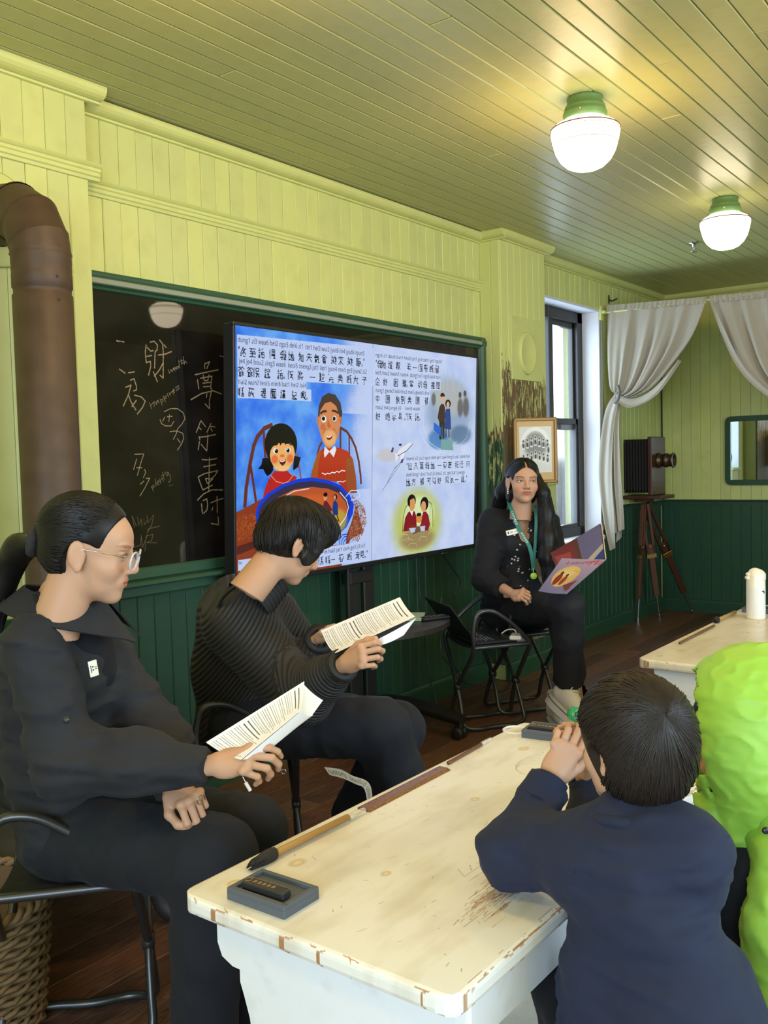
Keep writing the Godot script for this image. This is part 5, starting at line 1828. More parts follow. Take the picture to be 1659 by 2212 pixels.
# ---------- stove, its pipe, the basket ----------
func build_stove():
	var rust := mat(lin(0.085, 0.052, 0.030), 0.55, 0.15)
	rust.albedo_texture = noise_tex(128, 128, 5, [[0.0, Color(0.7, 0.66, 0.62)], [1.0, Color(1, 1, 1)]], 4, 33)
	triplanar(rust, Vector3(2, 2, 2))
	var p := thing("stovepipe", "wide brown sheet-metal stovepipe with a jointed elbow into the left wall", "pipe", Vector3(1.70, 0, 0.36))
	var r := 0.091
	var m := MB.new()
	m.lathe([Vector2(r, 0.80), Vector2(r, 1.92), Vector2(r * 0.955, 1.925), Vector2(r * 0.955, 1.94), Vector2(r * 1.0, 1.945), Vector2(r * 1.0, 1.985), Vector2(r * 0.985, 1.99), Vector2(r * 1.0, 2.0), Vector2(r * 0.99, 2.01), Vector2(r * 1.0, 2.02), Vector2(r * 1.0, 2.06)], 40)
	part("riser", m, rust, p)
	# elbow in four gores, turning towards the wall
	var axis := []
	var R := 0.16
	for k in 5:
		var a := deg_to_rad([0, 15, 45, 75, 90][k])
		axis.append(Vector3(0, 2.045 + sin(a) * R, -R + cos(a) * R))
	for k in 4:
		m = MB.new()
		var a: Vector3 = axis[k]
		var b: Vector3 = axis[k + 1]
		var na: Vector3 = Vector3(0, 1, 0) if k == 0 else (axis[k + 1] - axis[k - 1]).normalized()
		var nb: Vector3 = Vector3(0, 0, -1) if k == 3 else (axis[mini(k + 2, 4)] - axis[k]).normalized()
		var base := m.v.size()
		var rows := [[a, na, 1.0], [a.lerp(b, 0.06), na.lerp(nb, 0.06).normalized(), 1.03], [a.lerp(b, 0.12), na.lerp(nb, 0.12).normalized(), 1.0], [b, nb, 1.0]]
		var d := (b - a).normalized()
		for row in rows:
			var sx := Vector3.RIGHT
			var sy: Vector3 = row[1].cross(sx).normalized()
			var stretch := 1.0 / maxf(0.3, row[1].dot(d))
			for q in 41:
				var t := TAU * q / 40
				var o: Vector3 = sx * cos(t) + sy * sin(t) * stretch
				m.vert(row[0] + o * r * row[2], (sx * cos(t) + d.cross(sx) * sin(t)).normalized())
		for i in 3:
			for q in 40:
				var x := base + i * 41 + q
				m.ix.append_array([x, x + 1, x + 41, x + 1, x + 42, x + 41])
		part("elbow_gore", m, rust, p)
	m = MB.new()
	m.tube([Vector3(0, 2.205, -0.155), Vector3(0, 2.205, -0.262)], r, 40, false)
	part("stub", m, rust, p)
	m = MB.new()
	m.lathe([Vector2(r * 0.9, 0.0), Vector2(0.155, 0.0), Vector2(0.158, 0.006), Vector2(0.15, 0.012), Vector2(0.135, 0.012), Vector2(0.12, 0.018), Vector2(r * 1.02, 0.02)], 44, Transform3D(Basis(Vector3.RIGHT, PI / 2), Vector3(0, 2.205, -0.258)))
	part("collar", m, M.lime2, p)
	for q in [[1.97, 0.9], [1.90, 0.92]]:
		m = MB.new()
		m.lathe([Vector2(0.0, 0.003), Vector2(0.004, 0.002), Vector2(0.005, 0.0)], 8, Transform3D(Basis(Vector3(0, 0, 1), 0).rotated(Vector3.RIGHT, PI / 2).rotated(Vector3.UP, q[1] - 1.57 + 0.6), Vector3(sin(q[1] - 0.97) * r, q[0], cos(q[1] - 0.97) * r)))
		part("rivet", m, M.iron, p)
	# stove
	var st := thing("iron_stove", "ornate cast-iron stove on curved legs, mostly hidden behind the left seated woman", "stove", Vector3(1.62, 0, 0.52))
	m = MB.new()
	m.lathe([Vector2(0.0, 0.24), Vector2(0.16, 0.24), Vector2(0.20, 0.255), Vector2(0.27, 0.27), Vector2(0.30, 0.285), Vector2(0.31, 0.30), Vector2(0.31, 0.315), Vector2(0.295, 0.325), Vector2(0.285, 0.345), Vector2(0.24, 0.36), Vector2(0.225, 0.375), Vector2(0.225, 0.40), Vector2(0.215, 0.41)], 48)
	part("base", m, M.iron, st)
	m = MB.new()
	m.lathe([Vector2(0.215, 0.41), Vector2(0.222, 0.43), Vector2(0.212, 0.45), Vector2(0.20, 0.47), Vector2(0.205, 0.62), Vector2(0.195, 0.74), Vector2(0.21, 0.76), Vector2(0.22, 0.78), Vector2(0.20, 0.80), Vector2(0.0, 0.83)], 40)
	part("body", m, M.iron, st)
	m = MB.new()
	for k in 40:
		var a := TAU * k / 40
		m.tube([Vector3(cos(a) * 0.303, 0.288, sin(a) * 0.303), Vector3(cos(a + 0.05) * 0.308, 0.30, sin(a + 0.05) * 0.308), Vector3(cos(a + 0.1) * 0.303, 0.318, sin(a + 0.1) * 0.303)], 0.008, 5)
	part("scroll_border", m, mat(lin(0.06, 0.048, 0.036), 0.5, 0.3), st).set_meta("kind", "stuff")
	for k in 4:
		var a := 0.62 + TAU * k / 4 + 0.45
		var o := Vector3(cos(a), 0, sin(a))
		m = MB.new()
		m.tube(smooth([o * 0.215 + Vector3(0, 0.275, 0), o * 0.265 + Vector3(0, 0.215, 0), o * 0.255 + Vector3(0, 0.13, 0), o * 0.27 + Vector3(0, 0.055, 0), o * 0.315 + Vector3(0, 0.018, 0)], 5), [0.055, 0.058, 0.058, 0.055, 0.05, 0.045, 0.04, 0.036, 0.032, 0.03, 0.028, 0.026, 0.025, 0.024, 0.023, 0.024, 0.026, 0.026, 0.024, 0.02, 0.015], 10, true, 0.6)
		part("leg", m, M.iron, st)
	# wicker basket
	var wk := mat(lin(0.20, 0.125, 0.055), 0.7)
	var bk := thing("wicker_basket", "tall round woven wicker basket at the left edge beside the stove", "basket", Vector3(1.12, 0, 0.78))
	m = MB.new()
	m.lathe([Vector2(0.0, 0.01), Vector2(0.175, 0.01), Vector2(0.205, 0.33), Vector2(0.19, 0.33), Vector2(0.165, 0.03), Vector2(0.0, 0.03)], 40)
	part("liner", m, mat(lin(0.10, 0.06, 0.028), 0.8), bk)
	m = MB.new()
	for row in 22:
		var y := 0.015 + row * 0.0145
		var rr := 0.178 + 0.03 * y / 0.33
		var pts := []
		for q in 73:
			var a := TAU * q / 72
			var w := rr + 0.006 * sin(q * PI / 2 + row * PI)
			pts.append(Vector3(cos(a) * w, y + 0.003 * sin(q * 1.3 + row), sin(a) * w))
		m.tube(pts, 0.0072, 5, false, 1.0, Vector3.UP)
	var wv := part("weave", m, wk, bk)
	wv.set_meta("kind", "stuff")
	m = MB.new()
	for s in 2:
		var pts := []
		for q in 145:
			var a := TAU * q / 144
			pts.append(Vector3(cos(a) * (0.208 + 0.007 * sin(q * 0.9 + s * PI)), 0.335 + 0.007 * cos(q * 0.9 + s * PI), sin(a) * (0.208 + 0.007 * sin(q * 0.9 + s * PI))))
		m.tube(pts, 0.008, 6, false, 1.0, Vector3.UP)
	part("rim", m, wk, bk)

# ---------- desks and what lies on them ----------
const TOP := 0.66

func desk_top(x0: float, x1: float, z0: float, z1: float) -> MB:
	var pts := rounded([Vector3(x0, z0, 0), Vector3(x1, z0, 0), Vector3(x1, z1, 0), Vector3(x0, z1, 0)], 0.05, 6, true)
	pts.pop_back()
	var m := MB.new()
	var n := pts.size()
	var c := Vector3((x0 + x1) / 2, (z0 + z1) / 2, 0)
	# rounded-over edge in rings from the top down
	var rings := [[0.009, 0.0], [0.004, -0.0015], [0.0012, -0.005], [0.0, -0.010], [0.0, -0.022], [0.002, -0.028], [0.007, -0.032]]
	for k in n:
		var a: Vector3 = pts[k]
		var b: Vector3 = pts[(k + 1) % n]
		for i in rings.size() - 1:
			var q := []
			for e in [[a, i], [b, i], [b, i + 1], [a, i + 1]]:
				var p: Vector3 = e[0]
				var inn: Vector3 = Vector3(clampf(p.x, x0 + rings[e[1]][0], x1 - rings[e[1]][0]), clampf(p.y, z0 + rings[e[1]][0], z1 - rings[e[1]][0]), 0)
				q.append(Vector3(inn.x, rings[e[1]][1], inn.y))
			m.face(q, Vector3(a.x - c.x, 0.01, a.y - c.y))
	var top := []
	var uvs := []
	var bot := []
	for p in pts:
		var t := Vector3(clampf(p.x, x0 + 0.009, x1 - 0.009), 0, clampf(p.y, z0 + 0.009, z1 - 0.009))
		top.append(t)
		bot.append(Vector3(t.x, -0.032, t.z))
	m.face(top, Vector3.UP)
	m.face(bot, Vector3.DOWN)
	for i in m.v.size():
		m.uv[i] = Vector2((m.v[i].x - x0) / (x1 - x0), (m.v[i].z - z0) / (z1 - z0))
	return m

func paint_top(sd: int) -> ImageTexture:
	seed(sd)
	var k := Ink.new(1024, 512, c8(226, 220, 206))
	var fn := FastNoiseLite.new()
	fn.seed = sd
	fn.frequency = 0.008
	fn.fractal_octaves = 5
	for y in 512:
		for x in 1024:
			var n := fn.get_noise_2d(x * 0.5, y)
			var g := fn.get_noise_2d(x * 0.15 + 400, y * 3.0)
			k.im.set_pixel(x, y, c8(230, 224, 211).lerp(c8(206, 194, 172), clampf(n * 1.0 + g * 0.35 + 0.12, 0, 1)))
	# wear through to the wood along the near long edge and at the corners
	for i in 150:
		var x := randf_range(0.0, 1.0)
		var w := pow(randf(), 3.0)
		var c := c8(150, 104, 66).lerp(c8(190, 158, 120), randf())
		k.line("%d %d %d %d" % [x * 2000, 1992 - w * 40, x * 2000 + randf_range(10, 90), 1992 - w * 40 + randf_range(-4, 4)], 0.8, c)
	for i in 260:
		var x := randfn(520, 90)
		var y := randfn(1600, 70) - (x - 520) * 0.25
		k.line("%d %d %d %d" % [x, y, x + randf_range(20, 90), y + randf_range(-14, 8)], 1.2, c8(160, 112, 74).lerp(c8(206, 180, 146), randf()))
	for i in 12:
		var y := randf_range(40, 1960)
		k.line("%d %d %d %d" % [randf_range(0, 14), y, randf_range(0, 10), y + randf_range(20, 120)], 1.0, c8(170, 124, 84))
	for q in [[330, 330, 40], [130, 200, 30], [1650, 420, 36], [1060, 700, 26], [420, 900, 24], [1820, 640, 24]]:
		k.blob("%d %d %d %d" % [q[0] - q[2], q[1] - q[2] * 1.6, q[0] + q[2], q[1] + q[2] * 1.6], c8(196, 172, 128, 170), true)
		k.blob("%d %d %d %d" % [q[0] - q[2] * 0.5, q[1] - q[2] * 0.7, q[0] + q[2] * 0.5, q[1] + q[2] * 0.7], c8(224, 204, 162), true)
	for i in 90:
		var x := randf_range(100, 1900)
		var y := randf_range(100, 1900)
		k.line("%d %d %d %d" % [x, y, x + randfn(0, 14), y + randfn(0, 20)], 1.0, c8(150, 146, 138))
	for i in 8:
		k.blob("%d %d %d %d" % [i * 240, 300 + i * 130, i * 240 + 500, 760 + i * 110], c8(206, 196, 180, 60), true)
	# pencil scribbles
	for i in 7:
		var p := PackedVector2Array()
		for q in 14:
			var a := q * 0.5 + i
			p.append(Vector2((1450 + cos(a) * (70 + i * 12) + i * 12) * 1024, (760 + sin(a) * (150 + i * 10)) * 512) / 2000.0)
		k.path(p, 0.8, c8(178, 170, 158))
	k.line("560 1240 530 1330 640 1330 650 1360", 1.2, c8(160, 154, 142))
	return k.texture()

func make_desk(called: String, label: String, x0: float, x1: float, z0: float, z1: float, top_mat: Material) -> Node3D:
	var d := thing(called, label, "desk", Vector3(x0, 0, z0), 0.0, "white painted school desks")
	var w := x1 - x0
	var l := z1 - z0
	part("tabletop", desk_top(0, w, 0, l), top_mat, d, Vector3(0, TOP, 0))
	var m: MB
	for x in [0.045, w - 0.045 - 0.03]:
		# moulded rail under each end, rounded at the back
		m = MB.new()
		m.prism([Vector2(0.05, TOP - 0.032), Vector2(l - 0.03, TOP - 0.032), Vector2(l - 0.03, TOP - 0.122), Vector2(0.085, TOP - 0.122), Vector2(0.06, TOP - 0.112), Vector2(0.05, TOP - 0.09)], 0, 0.034, Transform3D(Basis(Vector3(0, 0, 1), Vector3(0, 1, 0), Vector3(-1, 0, 0)), Vector3(x + 0.032, 0, 0)))
		part("end_rail", m, M.desk_white, d)
		# shaped end panel
		m = MB.new()
		m.prism([Vector2(0.10, TOP - 0.122), Vector2(l - 0.06, TOP - 0.122), Vector2(l - 0.075, TOP - 0.16), Vector2(l - 0.09, TOP - 0.20), Vector2(l - 0.09, 0.30), Vector2(l - 0.07, 0.16), Vector2(l - 0.03, 0.09), Vector2(l - 0.02, 0.06), Vector2(0.06, 0.06), Vector2(0.07, 0.10), Vector2(0.115, 0.20), Vector2(0.125, 0.34), Vector2(0.125, TOP - 0.23), Vector2(0.12, TOP - 0.20), Vector2(0.108, TOP - 0.165), Vector2(0.10, TOP - 0.145)], 0, 0.03, Transform3D(Basis(Vector3(0, 0, 1), Vector3(0, 1, 0), Vector3(-1, 0, 0)), Vector3(x + 0.03, 0, 0)))
		part("end_panel", m, M.desk_white, d)
	m = MB.new()
	m.box(Vector3(0.075, TOP - 0.12, l - 0.045), Vector3(w - 0.075, TOP - 0.032, l - 0.025), 0.003)
	part("front_rail", m, M.desk_white, d)
	m = MB.new()
	m.box(Vector3(0.075, TOP - 0.34, 0.10), Vector3(w - 0.075, TOP - 0.032, 0.118), 0.003)
	part("back_panel", m, M.desk_white, d)
	m = MB.new()
	m.box(Vector3(0.075, TOP - 0.13, 0.118), Vector3(w - 0.075, TOP - 0.118, l - 0.045), 0.002)
	part("shelf", m, M.desk_white, d)
	# boards on the floor that join desk and bench, and the bench
	m = MB.new()
	m.box(Vector3(0.02, 0.0, 0.04), Vector3(w - 0.02, 0.06, l + 0.58), 0.006)
	part("platform", m, M.desk_white, d)
	m = MB.new()
	m.box(Vector3(0.0, 0.36, l + 0.13), Vector3(w, 0.39, l + 0.45), 0.008)
	part("bench_seat", m, M.desk_white, d)
	for x in [0.06, w - 0.09]:
		m = MB.new()
		m.prism([Vector2(l + 0.16, 0.36), Vector2(l + 0.42, 0.36), Vector2(l + 0.39, 0.22), Vector2(l + 0.44, 0.06), Vector2(l + 0.14, 0.06), Vector2(l + 0.19, 0.22)], 0, 0.03, Transform3D(Basis(Vector3(0, 0, 1), Vector3(0, 1, 0), Vector3(-1, 0, 0)), Vector3(x + 0.03, 0, 0)))
		part("bench_end", m, M.desk_white, d)
	return d

func lay(o: Node3D, a: Vector3, b: Vector3, h := 0.0):
	# put a thing built along +x with its start at a, pointing to b
	o.position = a + Vector3(0, h, 0)
	o.rotation.y = atan2(-(b.z - a.z), b.x - a.x)

func make_brush(label: String, a: Vector3, b: Vector3, hair: float, hair_r: float, shaft: float, handle: Material, hair_mat: Material, cap_start: float, cap_len: float):
	# hair, shaft and a clear cap, along +x
	var t := thing("calligraphy_brush", label, "brush")
	lay(t, a, b, 0.0)
	var L := a.distance_to(b)
	var m: MB
	if hair > 0:
		m = MB.new()
		var prof := []
		for k in 9:
			var u := k / 8.0
			prof.append(Vector2(hair_r * (0.25 + 0.95 * sin(u * 2.2)) * (1.0 if k else 0.5), u * hair))
		m.lathe(prof, 14, Transform3D(Basis(Vector3(0, 0, 1), -PI / 2), Vector3(0, hair_r * 0.9, 0)), 0.8)
		rng_hairs(m, hair, hair_r)
		part("hair_tip", m, hair_mat, t)
	m = MB.new()
	m.lathe([Vector2(0.0, hair), Vector2(shaft, hair), Vector2(shaft * 1.02, hair + 0.01), Vector2(shaft, hair + 0.02), Vector2(shaft, L - 0.001), Vector2(shaft * 0.8, L), Vector2(0.0, L)], 14, Transform3D(Basis(Vector3(0, 0, 1), -PI / 2), Vector3(0, maxf(shaft, hair_r * 0.9 if hair > 0 else shaft) * 1.0, 0)))
	part("handle", m, handle, t)
	if cap_len > 0:
		m = MB.new()
		m.lathe([Vector2(shaft * 1.1, 0), Vector2(shaft * 1.15, 0.002), Vector2(shaft * 1.05, cap_len - 0.004), Vector2(shaft * 0.8, cap_len), Vector2(0.0, cap_len)], 14, Transform3D(Basis(Vector3(0, 0, 1), -PI / 2), Vector3(cap_start, shaft * 1.15, 0)))
		part("clear_cap", m, M.clear_plastic, t)
		m = MB.new()
		m.lathe([Vector2(shaft * 0.6, 0.0), Vector2(shaft * 0.7, 0.01), Vector2(shaft * 0.3, cap_len * 0.8), Vector2(0, cap_len * 0.82)], 10, Transform3D(Basis(Vector3(0, 0, 1), -PI / 2), Vector3(cap_start, shaft * 1.1, 0)))
		part("pale_hair", m, mat(lin(0.6, 0.5, 0.32), 0.8), t)
	return t

func rng_hairs(m: MB, hair: float, r: float):
	for k in 40:
		var a := randf() * TAU
		var q := r * randf_range(0.5, 1.0)
		m.tube([Vector3(hair * 0.5, r * 0.9 + sin(a) * q, cos(a) * q), Vector3(hair * 0.15, r * 0.9 + sin(a) * q * 0.8, cos(a) * q * 0.9), Vector3(-randf() * 0.006, r * 0.5 + sin(a) * q * 0.3, cos(a) * q * 0.8)], [0.0012, 0.001, 0.0003], 4, false)

func make_inkstone(label: String, stick_label: String, c: Vector3, turn: float, L := 0.128, W := 0.086) -> void:
	var t := thing("inkstone", label, "inkstone", c, turn)
	var m := MB.new()
	var h := 0.021
	var rim := 0.008
	m.box(Vector3(-L / 2, 0, -W / 2), Vector3(L / 2, h - 0.007, W / 2), 0.001)
	m.box(Vector3(-L / 2, h - 0.008, -W / 2), Vector3(L / 2, h, -W / 2 + rim), 0.0012)
	m.box(Vector3(-L / 2, h - 0.008, W / 2 - rim * 1.4), Vector3(L / 2, h, W / 2), 0.0012)
	m.box(Vector3(-L / 2, h - 0.008, -W / 2 + rim), Vector3(-L / 2 + rim, h, W / 2 - rim), 0.0012)
	m.box(Vector3(L / 2 - rim * 1.4, h - 0.008, -W / 2 + rim), Vector3(L / 2, h, W / 2 - rim), 0.0012)
	part("stone", m, M.slate_grey, t)
	var s := thing("ink_stick", stick_label, "ink stick", c + Vector3(0, h - 0.0062, 0) + Basis(Vector3.UP, turn) * Vector3(-0.004, 0, 0.012), turn + 0.03)
	m = MB.new()
	m.box(Vector3(-0.046, 0, -0.011), Vector3(0.046, 0.0135, 0.011), 0.0025)
	part("ink_block", m, M.ink_black, s)
	m = MB.new()
	for x in 5:
		m.box(Vector3(-0.026 + x * 0.010, 0.0135, -0.0035), Vector3(-0.020 + x * 0.010, 0.0139, 0.004), 0.0002)
		m.box(Vector3(-0.0245 + x * 0.010, 0.0135, -0.0055), Vector3(-0.0235 + x * 0.010, 0.0139, 0.0055), 0.0002)
	var g := part("gilt_characters", m, M.gilt, s)
	g.set_meta("kind", "stuff")
	m = MB.new()
	for q in 6:
		var a := TAU * q / 6
		m.tube([Vector3(-0.037 + cos(a) * 0.005, 0.0136, sin(a) * 0.006), Vector3(-0.037 + cos(a + 1.0) * 0.006, 0.0137, sin(a + 1.0) * 0.008)], 0.0006, 4)
	m.tube([Vector3(-0.044, 0.0137, -0.0095), Vector3(0.044, 0.0137, -0.0095), Vector3(0.044, 0.0137, 0.0095), Vector3(-0.044, 0.0137, 0.0095), Vector3(-0.044, 0.0137, -0.0095)], 0.0004, 4)
	part("gilt_border", m, M.gilt, s).set_meta("kind", "stuff")

func build_desks():
	seed(31)
	var dw := mat(Color(0.90, 0.895, 0.88), 0.5)
	dw.albedo_texture = noise_tex(256, 256, 7, [[0.0, Color(0.70, 0.64, 0.58)], [0.14, Color(0.95, 0.945, 0.93)], [0.4, Color(1, 1, 1)], [1.0, Color(0.99, 0.985, 0.975)]], 5, 41, Vector2(1, 1))
	dw.heightmap_enabled = true
	dw.heightmap_texture = M.brush
	dw.heightmap_scale = 0.05
	M.desk_white = triplanar(dw, Vector3(1.3, 1.3, 1.3))
	M.slate_grey = mat(lin(0.085, 0.095, 0.11), 0.6)
	M.ink_black = mat(lin(0.02, 0.02, 0.022), 0.45)
	M.gilt = mat(lin(0.36, 0.23, 0.10), 0.4, 0.4)
	var cp := mat(Color(0.95, 0.93, 0.88, 0.25), 0.1)
	cp.transparency = BaseMaterial3D.TRANSPARENCY_ALPHA
	M.clear_plastic = cp
	var tm := mat(Color.WHITE, 0.33)
	tm.albedo_texture = paint_top(6)
	tm.texture_repeat = false
	var tm2 := mat(Color(0.96, 0.93, 0.87), 0.3)
	tm2.albedo_texture = paint_top(9)
	tm2.texture_repeat = false
	make_desk("school_desk", "worn white desk in the foreground where the child in navy leans", 0.995, 2.205, 1.752, 2.312, tm)
	make_desk("school_desk", "white desk farther right carrying the cream flask", 3.10, 4.36, 1.712, 2.27, tm2)
	make_inkstone("grey slate inkstone at the near left corner of the front desk", "black gilt-lettered ink stick lying in the near inkstone", (Vector3(1.012, 0.66, 1.857) + Vector3(1.127, 0.66, 1.955)) / 2, -PI / 2 + 0.02)
	make_inkstone("grey slate inkstone at the far end of the front desk, by the child's hand", "black gilt-lettered ink stick lying in the far inkstone", Vector3(2.122, 0.66, 1.879), -PI / 2 + 0.14)
	var bamboo := mat(lin(0.44, 0.25, 0.075), 0.35)
	var brown := mat(lin(0.14, 0.052, 0.022), 0.3)
	var sable := mat(lin(0.018, 0.013, 0.012), 0.7)
	make_brush("large bamboo brush with a dark splayed tip at the front desk's left edge", Vector3(1.123, 0.66, 1.799), Vector3(1.392, 0.66, 1.802), 0.062, 0.0115, 0.0065, bamboo, sable, 0.272, 0.05)
	make_brush("slim brown brush with a clear cap at the far end of the front desk", Vector3(1.791, 0.66, 1.78), Vector3(1.954, 0.66, 1.772), 0.0, 0.0, 0.0045, brown, sable, 0.165, 0.05)
	make_brush("short brush with a black tip on the farther desk beside the flask", Vector3(3.905, 0.66, 1.736), Vector3(4.158, 0.66, 1.743), 0.03, 0.013, 0.0075, bamboo, sable, 0.0, 0.0)
	make_brush("slim brown brush lying end to end with the short brush on the farther desk", Vector3(3.413, 0.66, 1.758), Vector3(3.83, 0.66, 1.755), 0.0, 0.0, 0.005, brown, sable, 0.0, 0.0)
	# wooden ruler
	var ru := thing("wooden_ruler", "brown wooden ruler lying between two brushes along the front desk's edge", "ruler")
	lay(ru, Vector3(1.455, 0.66, 1.792), Vector3(1.775, 0.66, 1.79), 0.0)
	var m := MB.new()
	m.prism([Vector2(-0.016, 0.0), Vector2(0.016, 0.0), Vector2(0.016, 0.002), Vector2(0.008, 0.0055), Vector2(-0.014, 0.0055), Vector2(-0.016, 0.004)], 0.0, 0.305, Transform3D(Basis(Vector3(0, 0, 1), Vector3(0, 1, 0), Vector3(-1, 0, 0)), Vector3(0.305, 0, 0)))
	var rm := mat(lin(0.30, 0.13, 0.045), 0.35)
	rm.albedo_texture = M.grain
	part("stick", m, triplanar(rm, Vector3(3, 3, 12), false), ru)
	m = MB.new()
	for k in 49:
		m.box(Vector3(0.003 + k * 0.00623, 0.0056, -0.0135), Vector3(0.0034 + k * 0.00623, 0.0058, -0.0135 + (0.008 if k % 4 == 0 else 0.004)), 0)
	part("graduations", m, M.ink_black, ru).set_meta("kind", "stuff")
	# finger hole ring in the desk's far corner
	m = MB.new()
	var ring := []
	for q in 33:
		ring.append(Vector3(cos(TAU * q / 32) * 0.032, 0, sin(TAU * q / 32) * 0.032))
	m.tube(ring, 0.0035, 6, false, 1.0, Vector3.UP)
	m.lathe([Vector2(0.0, -0.004), Vector2(0.03, -0.003)], 24)
	var ih := part("inkwell_ring", m, M.desk_white, null, Vector3(2.118, 0.661, 1.779))
	tag(ih, "white ring of the inkwell hole beside the far inkstone", "inkwell")
	# flask
	var fl := thing("vacuum_flask", "cream vacuum flask with a flip lid and an orca mark, on the farther desk", "flask", Vector3(4.106, 0.66, 1.845), -0.9)
	var cream := mat(lin(0.80, 0.74, 0.58), 0.3)
	var white := mat(lin(0.78, 0.76, 0.70), 0.18)
	m = MB.new()
	m.lathe([Vector2(0.0, 0.0), Vector2(0.037, 0.0), Vector2(0.039, 0.004), Vector2(0.039, 0.014)], 36)
	part("foot", m, cream, fl)
	m = MB.new()
	m.lathe([Vector2(0.039, 0.014), Vector2(0.0395, 0.016), Vector2(0.0395, 0.138)], 36)
	part("body", m, white, fl)
	m = MB.new()
	m.lathe([Vector2(0.0395, 0.138), Vector2(0.039, 0.14), Vector2(0.039, 0.166), Vector2(0.0385, 0.168)], 36)
	part("collar", m, cream, fl)
	m = MB.new()
	var F := Field.new(Vector3(-0.06, 0.15, -0.06), Vector3(0.06, 0.24, 0.06), 0.0025)
	F.cap(Vector3(0, 0.165, 0), Vector3(0, 0.180, 0), 0.038, 0.036, 0.004)
	F.cap(Vector3(0.012, 0.185, 0), Vector3(-0.005, 0.197, 0), 0.027, 0.02, 0.012)
	F.cap(Vector3(-0.036, 0.176, 0.006), Vector3(-0.036, 0.176, -0.006), 0.009, 0.009, 0.004)
	F.cap(Vector3(-0.034, 0.192, 0.005), Vector3(-0.034, 0.192, -0.005), 0.008, 0.008, 0.004)
	F.cap(Vector3(0.036, 0.15, 0), Vector3(0.036, 0.19, 0), 0.008, 0.008, 0.004)
	F.trim(Vector3(0, 0.166, 0), Vector3.DOWN)
	F.into(m)
	part("lid", m, cream, fl)
	# the mark: a leaping orca with pale patches
	var orca := [Vector2(-0.006, 0.009), Vector2(-0.001, 0.006), Vector2(0.002, 0.011), Vector2(0.004, 0.007), Vector2(0.011, 0.008), Vector2(0.015, 0.003), Vector2(0.008, 0.003), Vector2(0.001, -0.001), Vector2(-0.001, -0.011), Vector2(-0.004, -0.006), Vector2(-0.007, -0.005), Vector2(-0.005, 0.002)]
	m = MB.new()
	var tri := Geometry2D.triangulate_polygon(PackedVector2Array(orca))
	for i in range(0, tri.size(), 3):
		var q := []
		for j in 3:
			var p: Vector2 = orca[tri[i + j]] * 0.8
			var a := p.x / 0.0398 + 1.05
			q.append(Vector3(cos(-a + PI) * -0.0399, 0.118 + p.y, sin(-a + PI) * -0.0399) if false else Vector3(cos(a) * 0.0399, 0.118 + p.y, -sin(a) * -0.0399 * 1.0))
		m.tri(q[0], q[1], q[2], q[0] * Vector3(1, 0, 1))
	part("orca_mark", m, M.ink_black, fl)
	# things behind the flask
	make_inkstone("grey inkstone behind the flask on the farther desk", "black ink stick in the inkstone behind the flask", Vector3(4.279, 0.66, 1.812), -PI / 2)
	var tb := thing("notebook", "pale blue notebook at the farther desk's right end, cut by the picture's edge", "notebook", Vector3(4.359, 0.66, 1.854), 0.3)
	m = MB.new()
	m.box(Vector3(-0.07, 0, -0.05), Vector3(0.07, 0.012, 0.05), 0.002)
	part("pages", m, mat(Color(0.62, 0.76, 0.82), 0.6), tb)

# ---------- folding stools ----------
func make_stool(label: String, at: Vector3, dir: Vector3) -> Node3D:
	var t := thing("folding_stool", label, "stool", at, atan2(-dir.z, dir.x), "black folding stools with looped sides")
	for s in [1.0, -1.0]:
		# one bent tube: an arched side, two legs that cross to the other side, and a foot bar
		var q := func(x: float, y: float, z: float) -> Vector3: return Vector3(x * s, y, z * s)
		var loop := rounded([q.call(-0.15, 0.43, 0.19), q.call(-0.165, 0.52, 0.195), q.call(-0.14, 0.625, 0.20), q.call(-0.055, 0.628, 0.20), q.call(0.06, 0.55, 0.195), q.call(0.15, 0.455, 0.19), q.call(0.155, 0.43, 0.185), q.call(0.165, 0.22, 0.006), q.call(0.168, 0.13, -0.045), q.call(0.175, 0.02, -0.085), q.call(0.11, 0.0135, -0.12), q.call(0.02, 0.0135, -0.10), q.call(-0.10, 0.0135, -0.12), q.call(-0.175, 0.02, -0.085), q.call(-0.168, 0.13, -0.045), q.call(-0.165, 0.22, 0.006)], 0.055, 5, true)
		var m := MB.new()
		m.tube(loop, 0.0115, 10, false)
		var fr := part("frame", m, M.black_metal, t)
		m = MB.new()
		m.tube([q.call(-0.152, 0.443, 0.19), q.call(0.152, 0.443, 0.19)], 0.012, 10)
		part("seat_rail", m, M.black_metal, fr)
		m = MB.new()
		m.lathe([Vector2(0.0, -0.016), Vector2(0.021, -0.014), Vector2(0.021, 0.014), Vector2(0.0, 0.016)], 16, Transform3D(Basis(Vector3(0, 0, 1), PI / 2), q.call(0.165, 0.212, 0.0)))
		part("pivot", m, M.black_metal, t)
	var m2 := MB.new()
	m2.sheet(10, 14, func(u, v): return Vector3(-0.145 + 0.29 * u, 0.446 - 0.022 * sin(v * PI), -0.19 + 0.38 * v), 0.004)
	part("sling_seat", m2, mat(lin(0.014, 0.014, 0.015), 0.8), t)
	return t

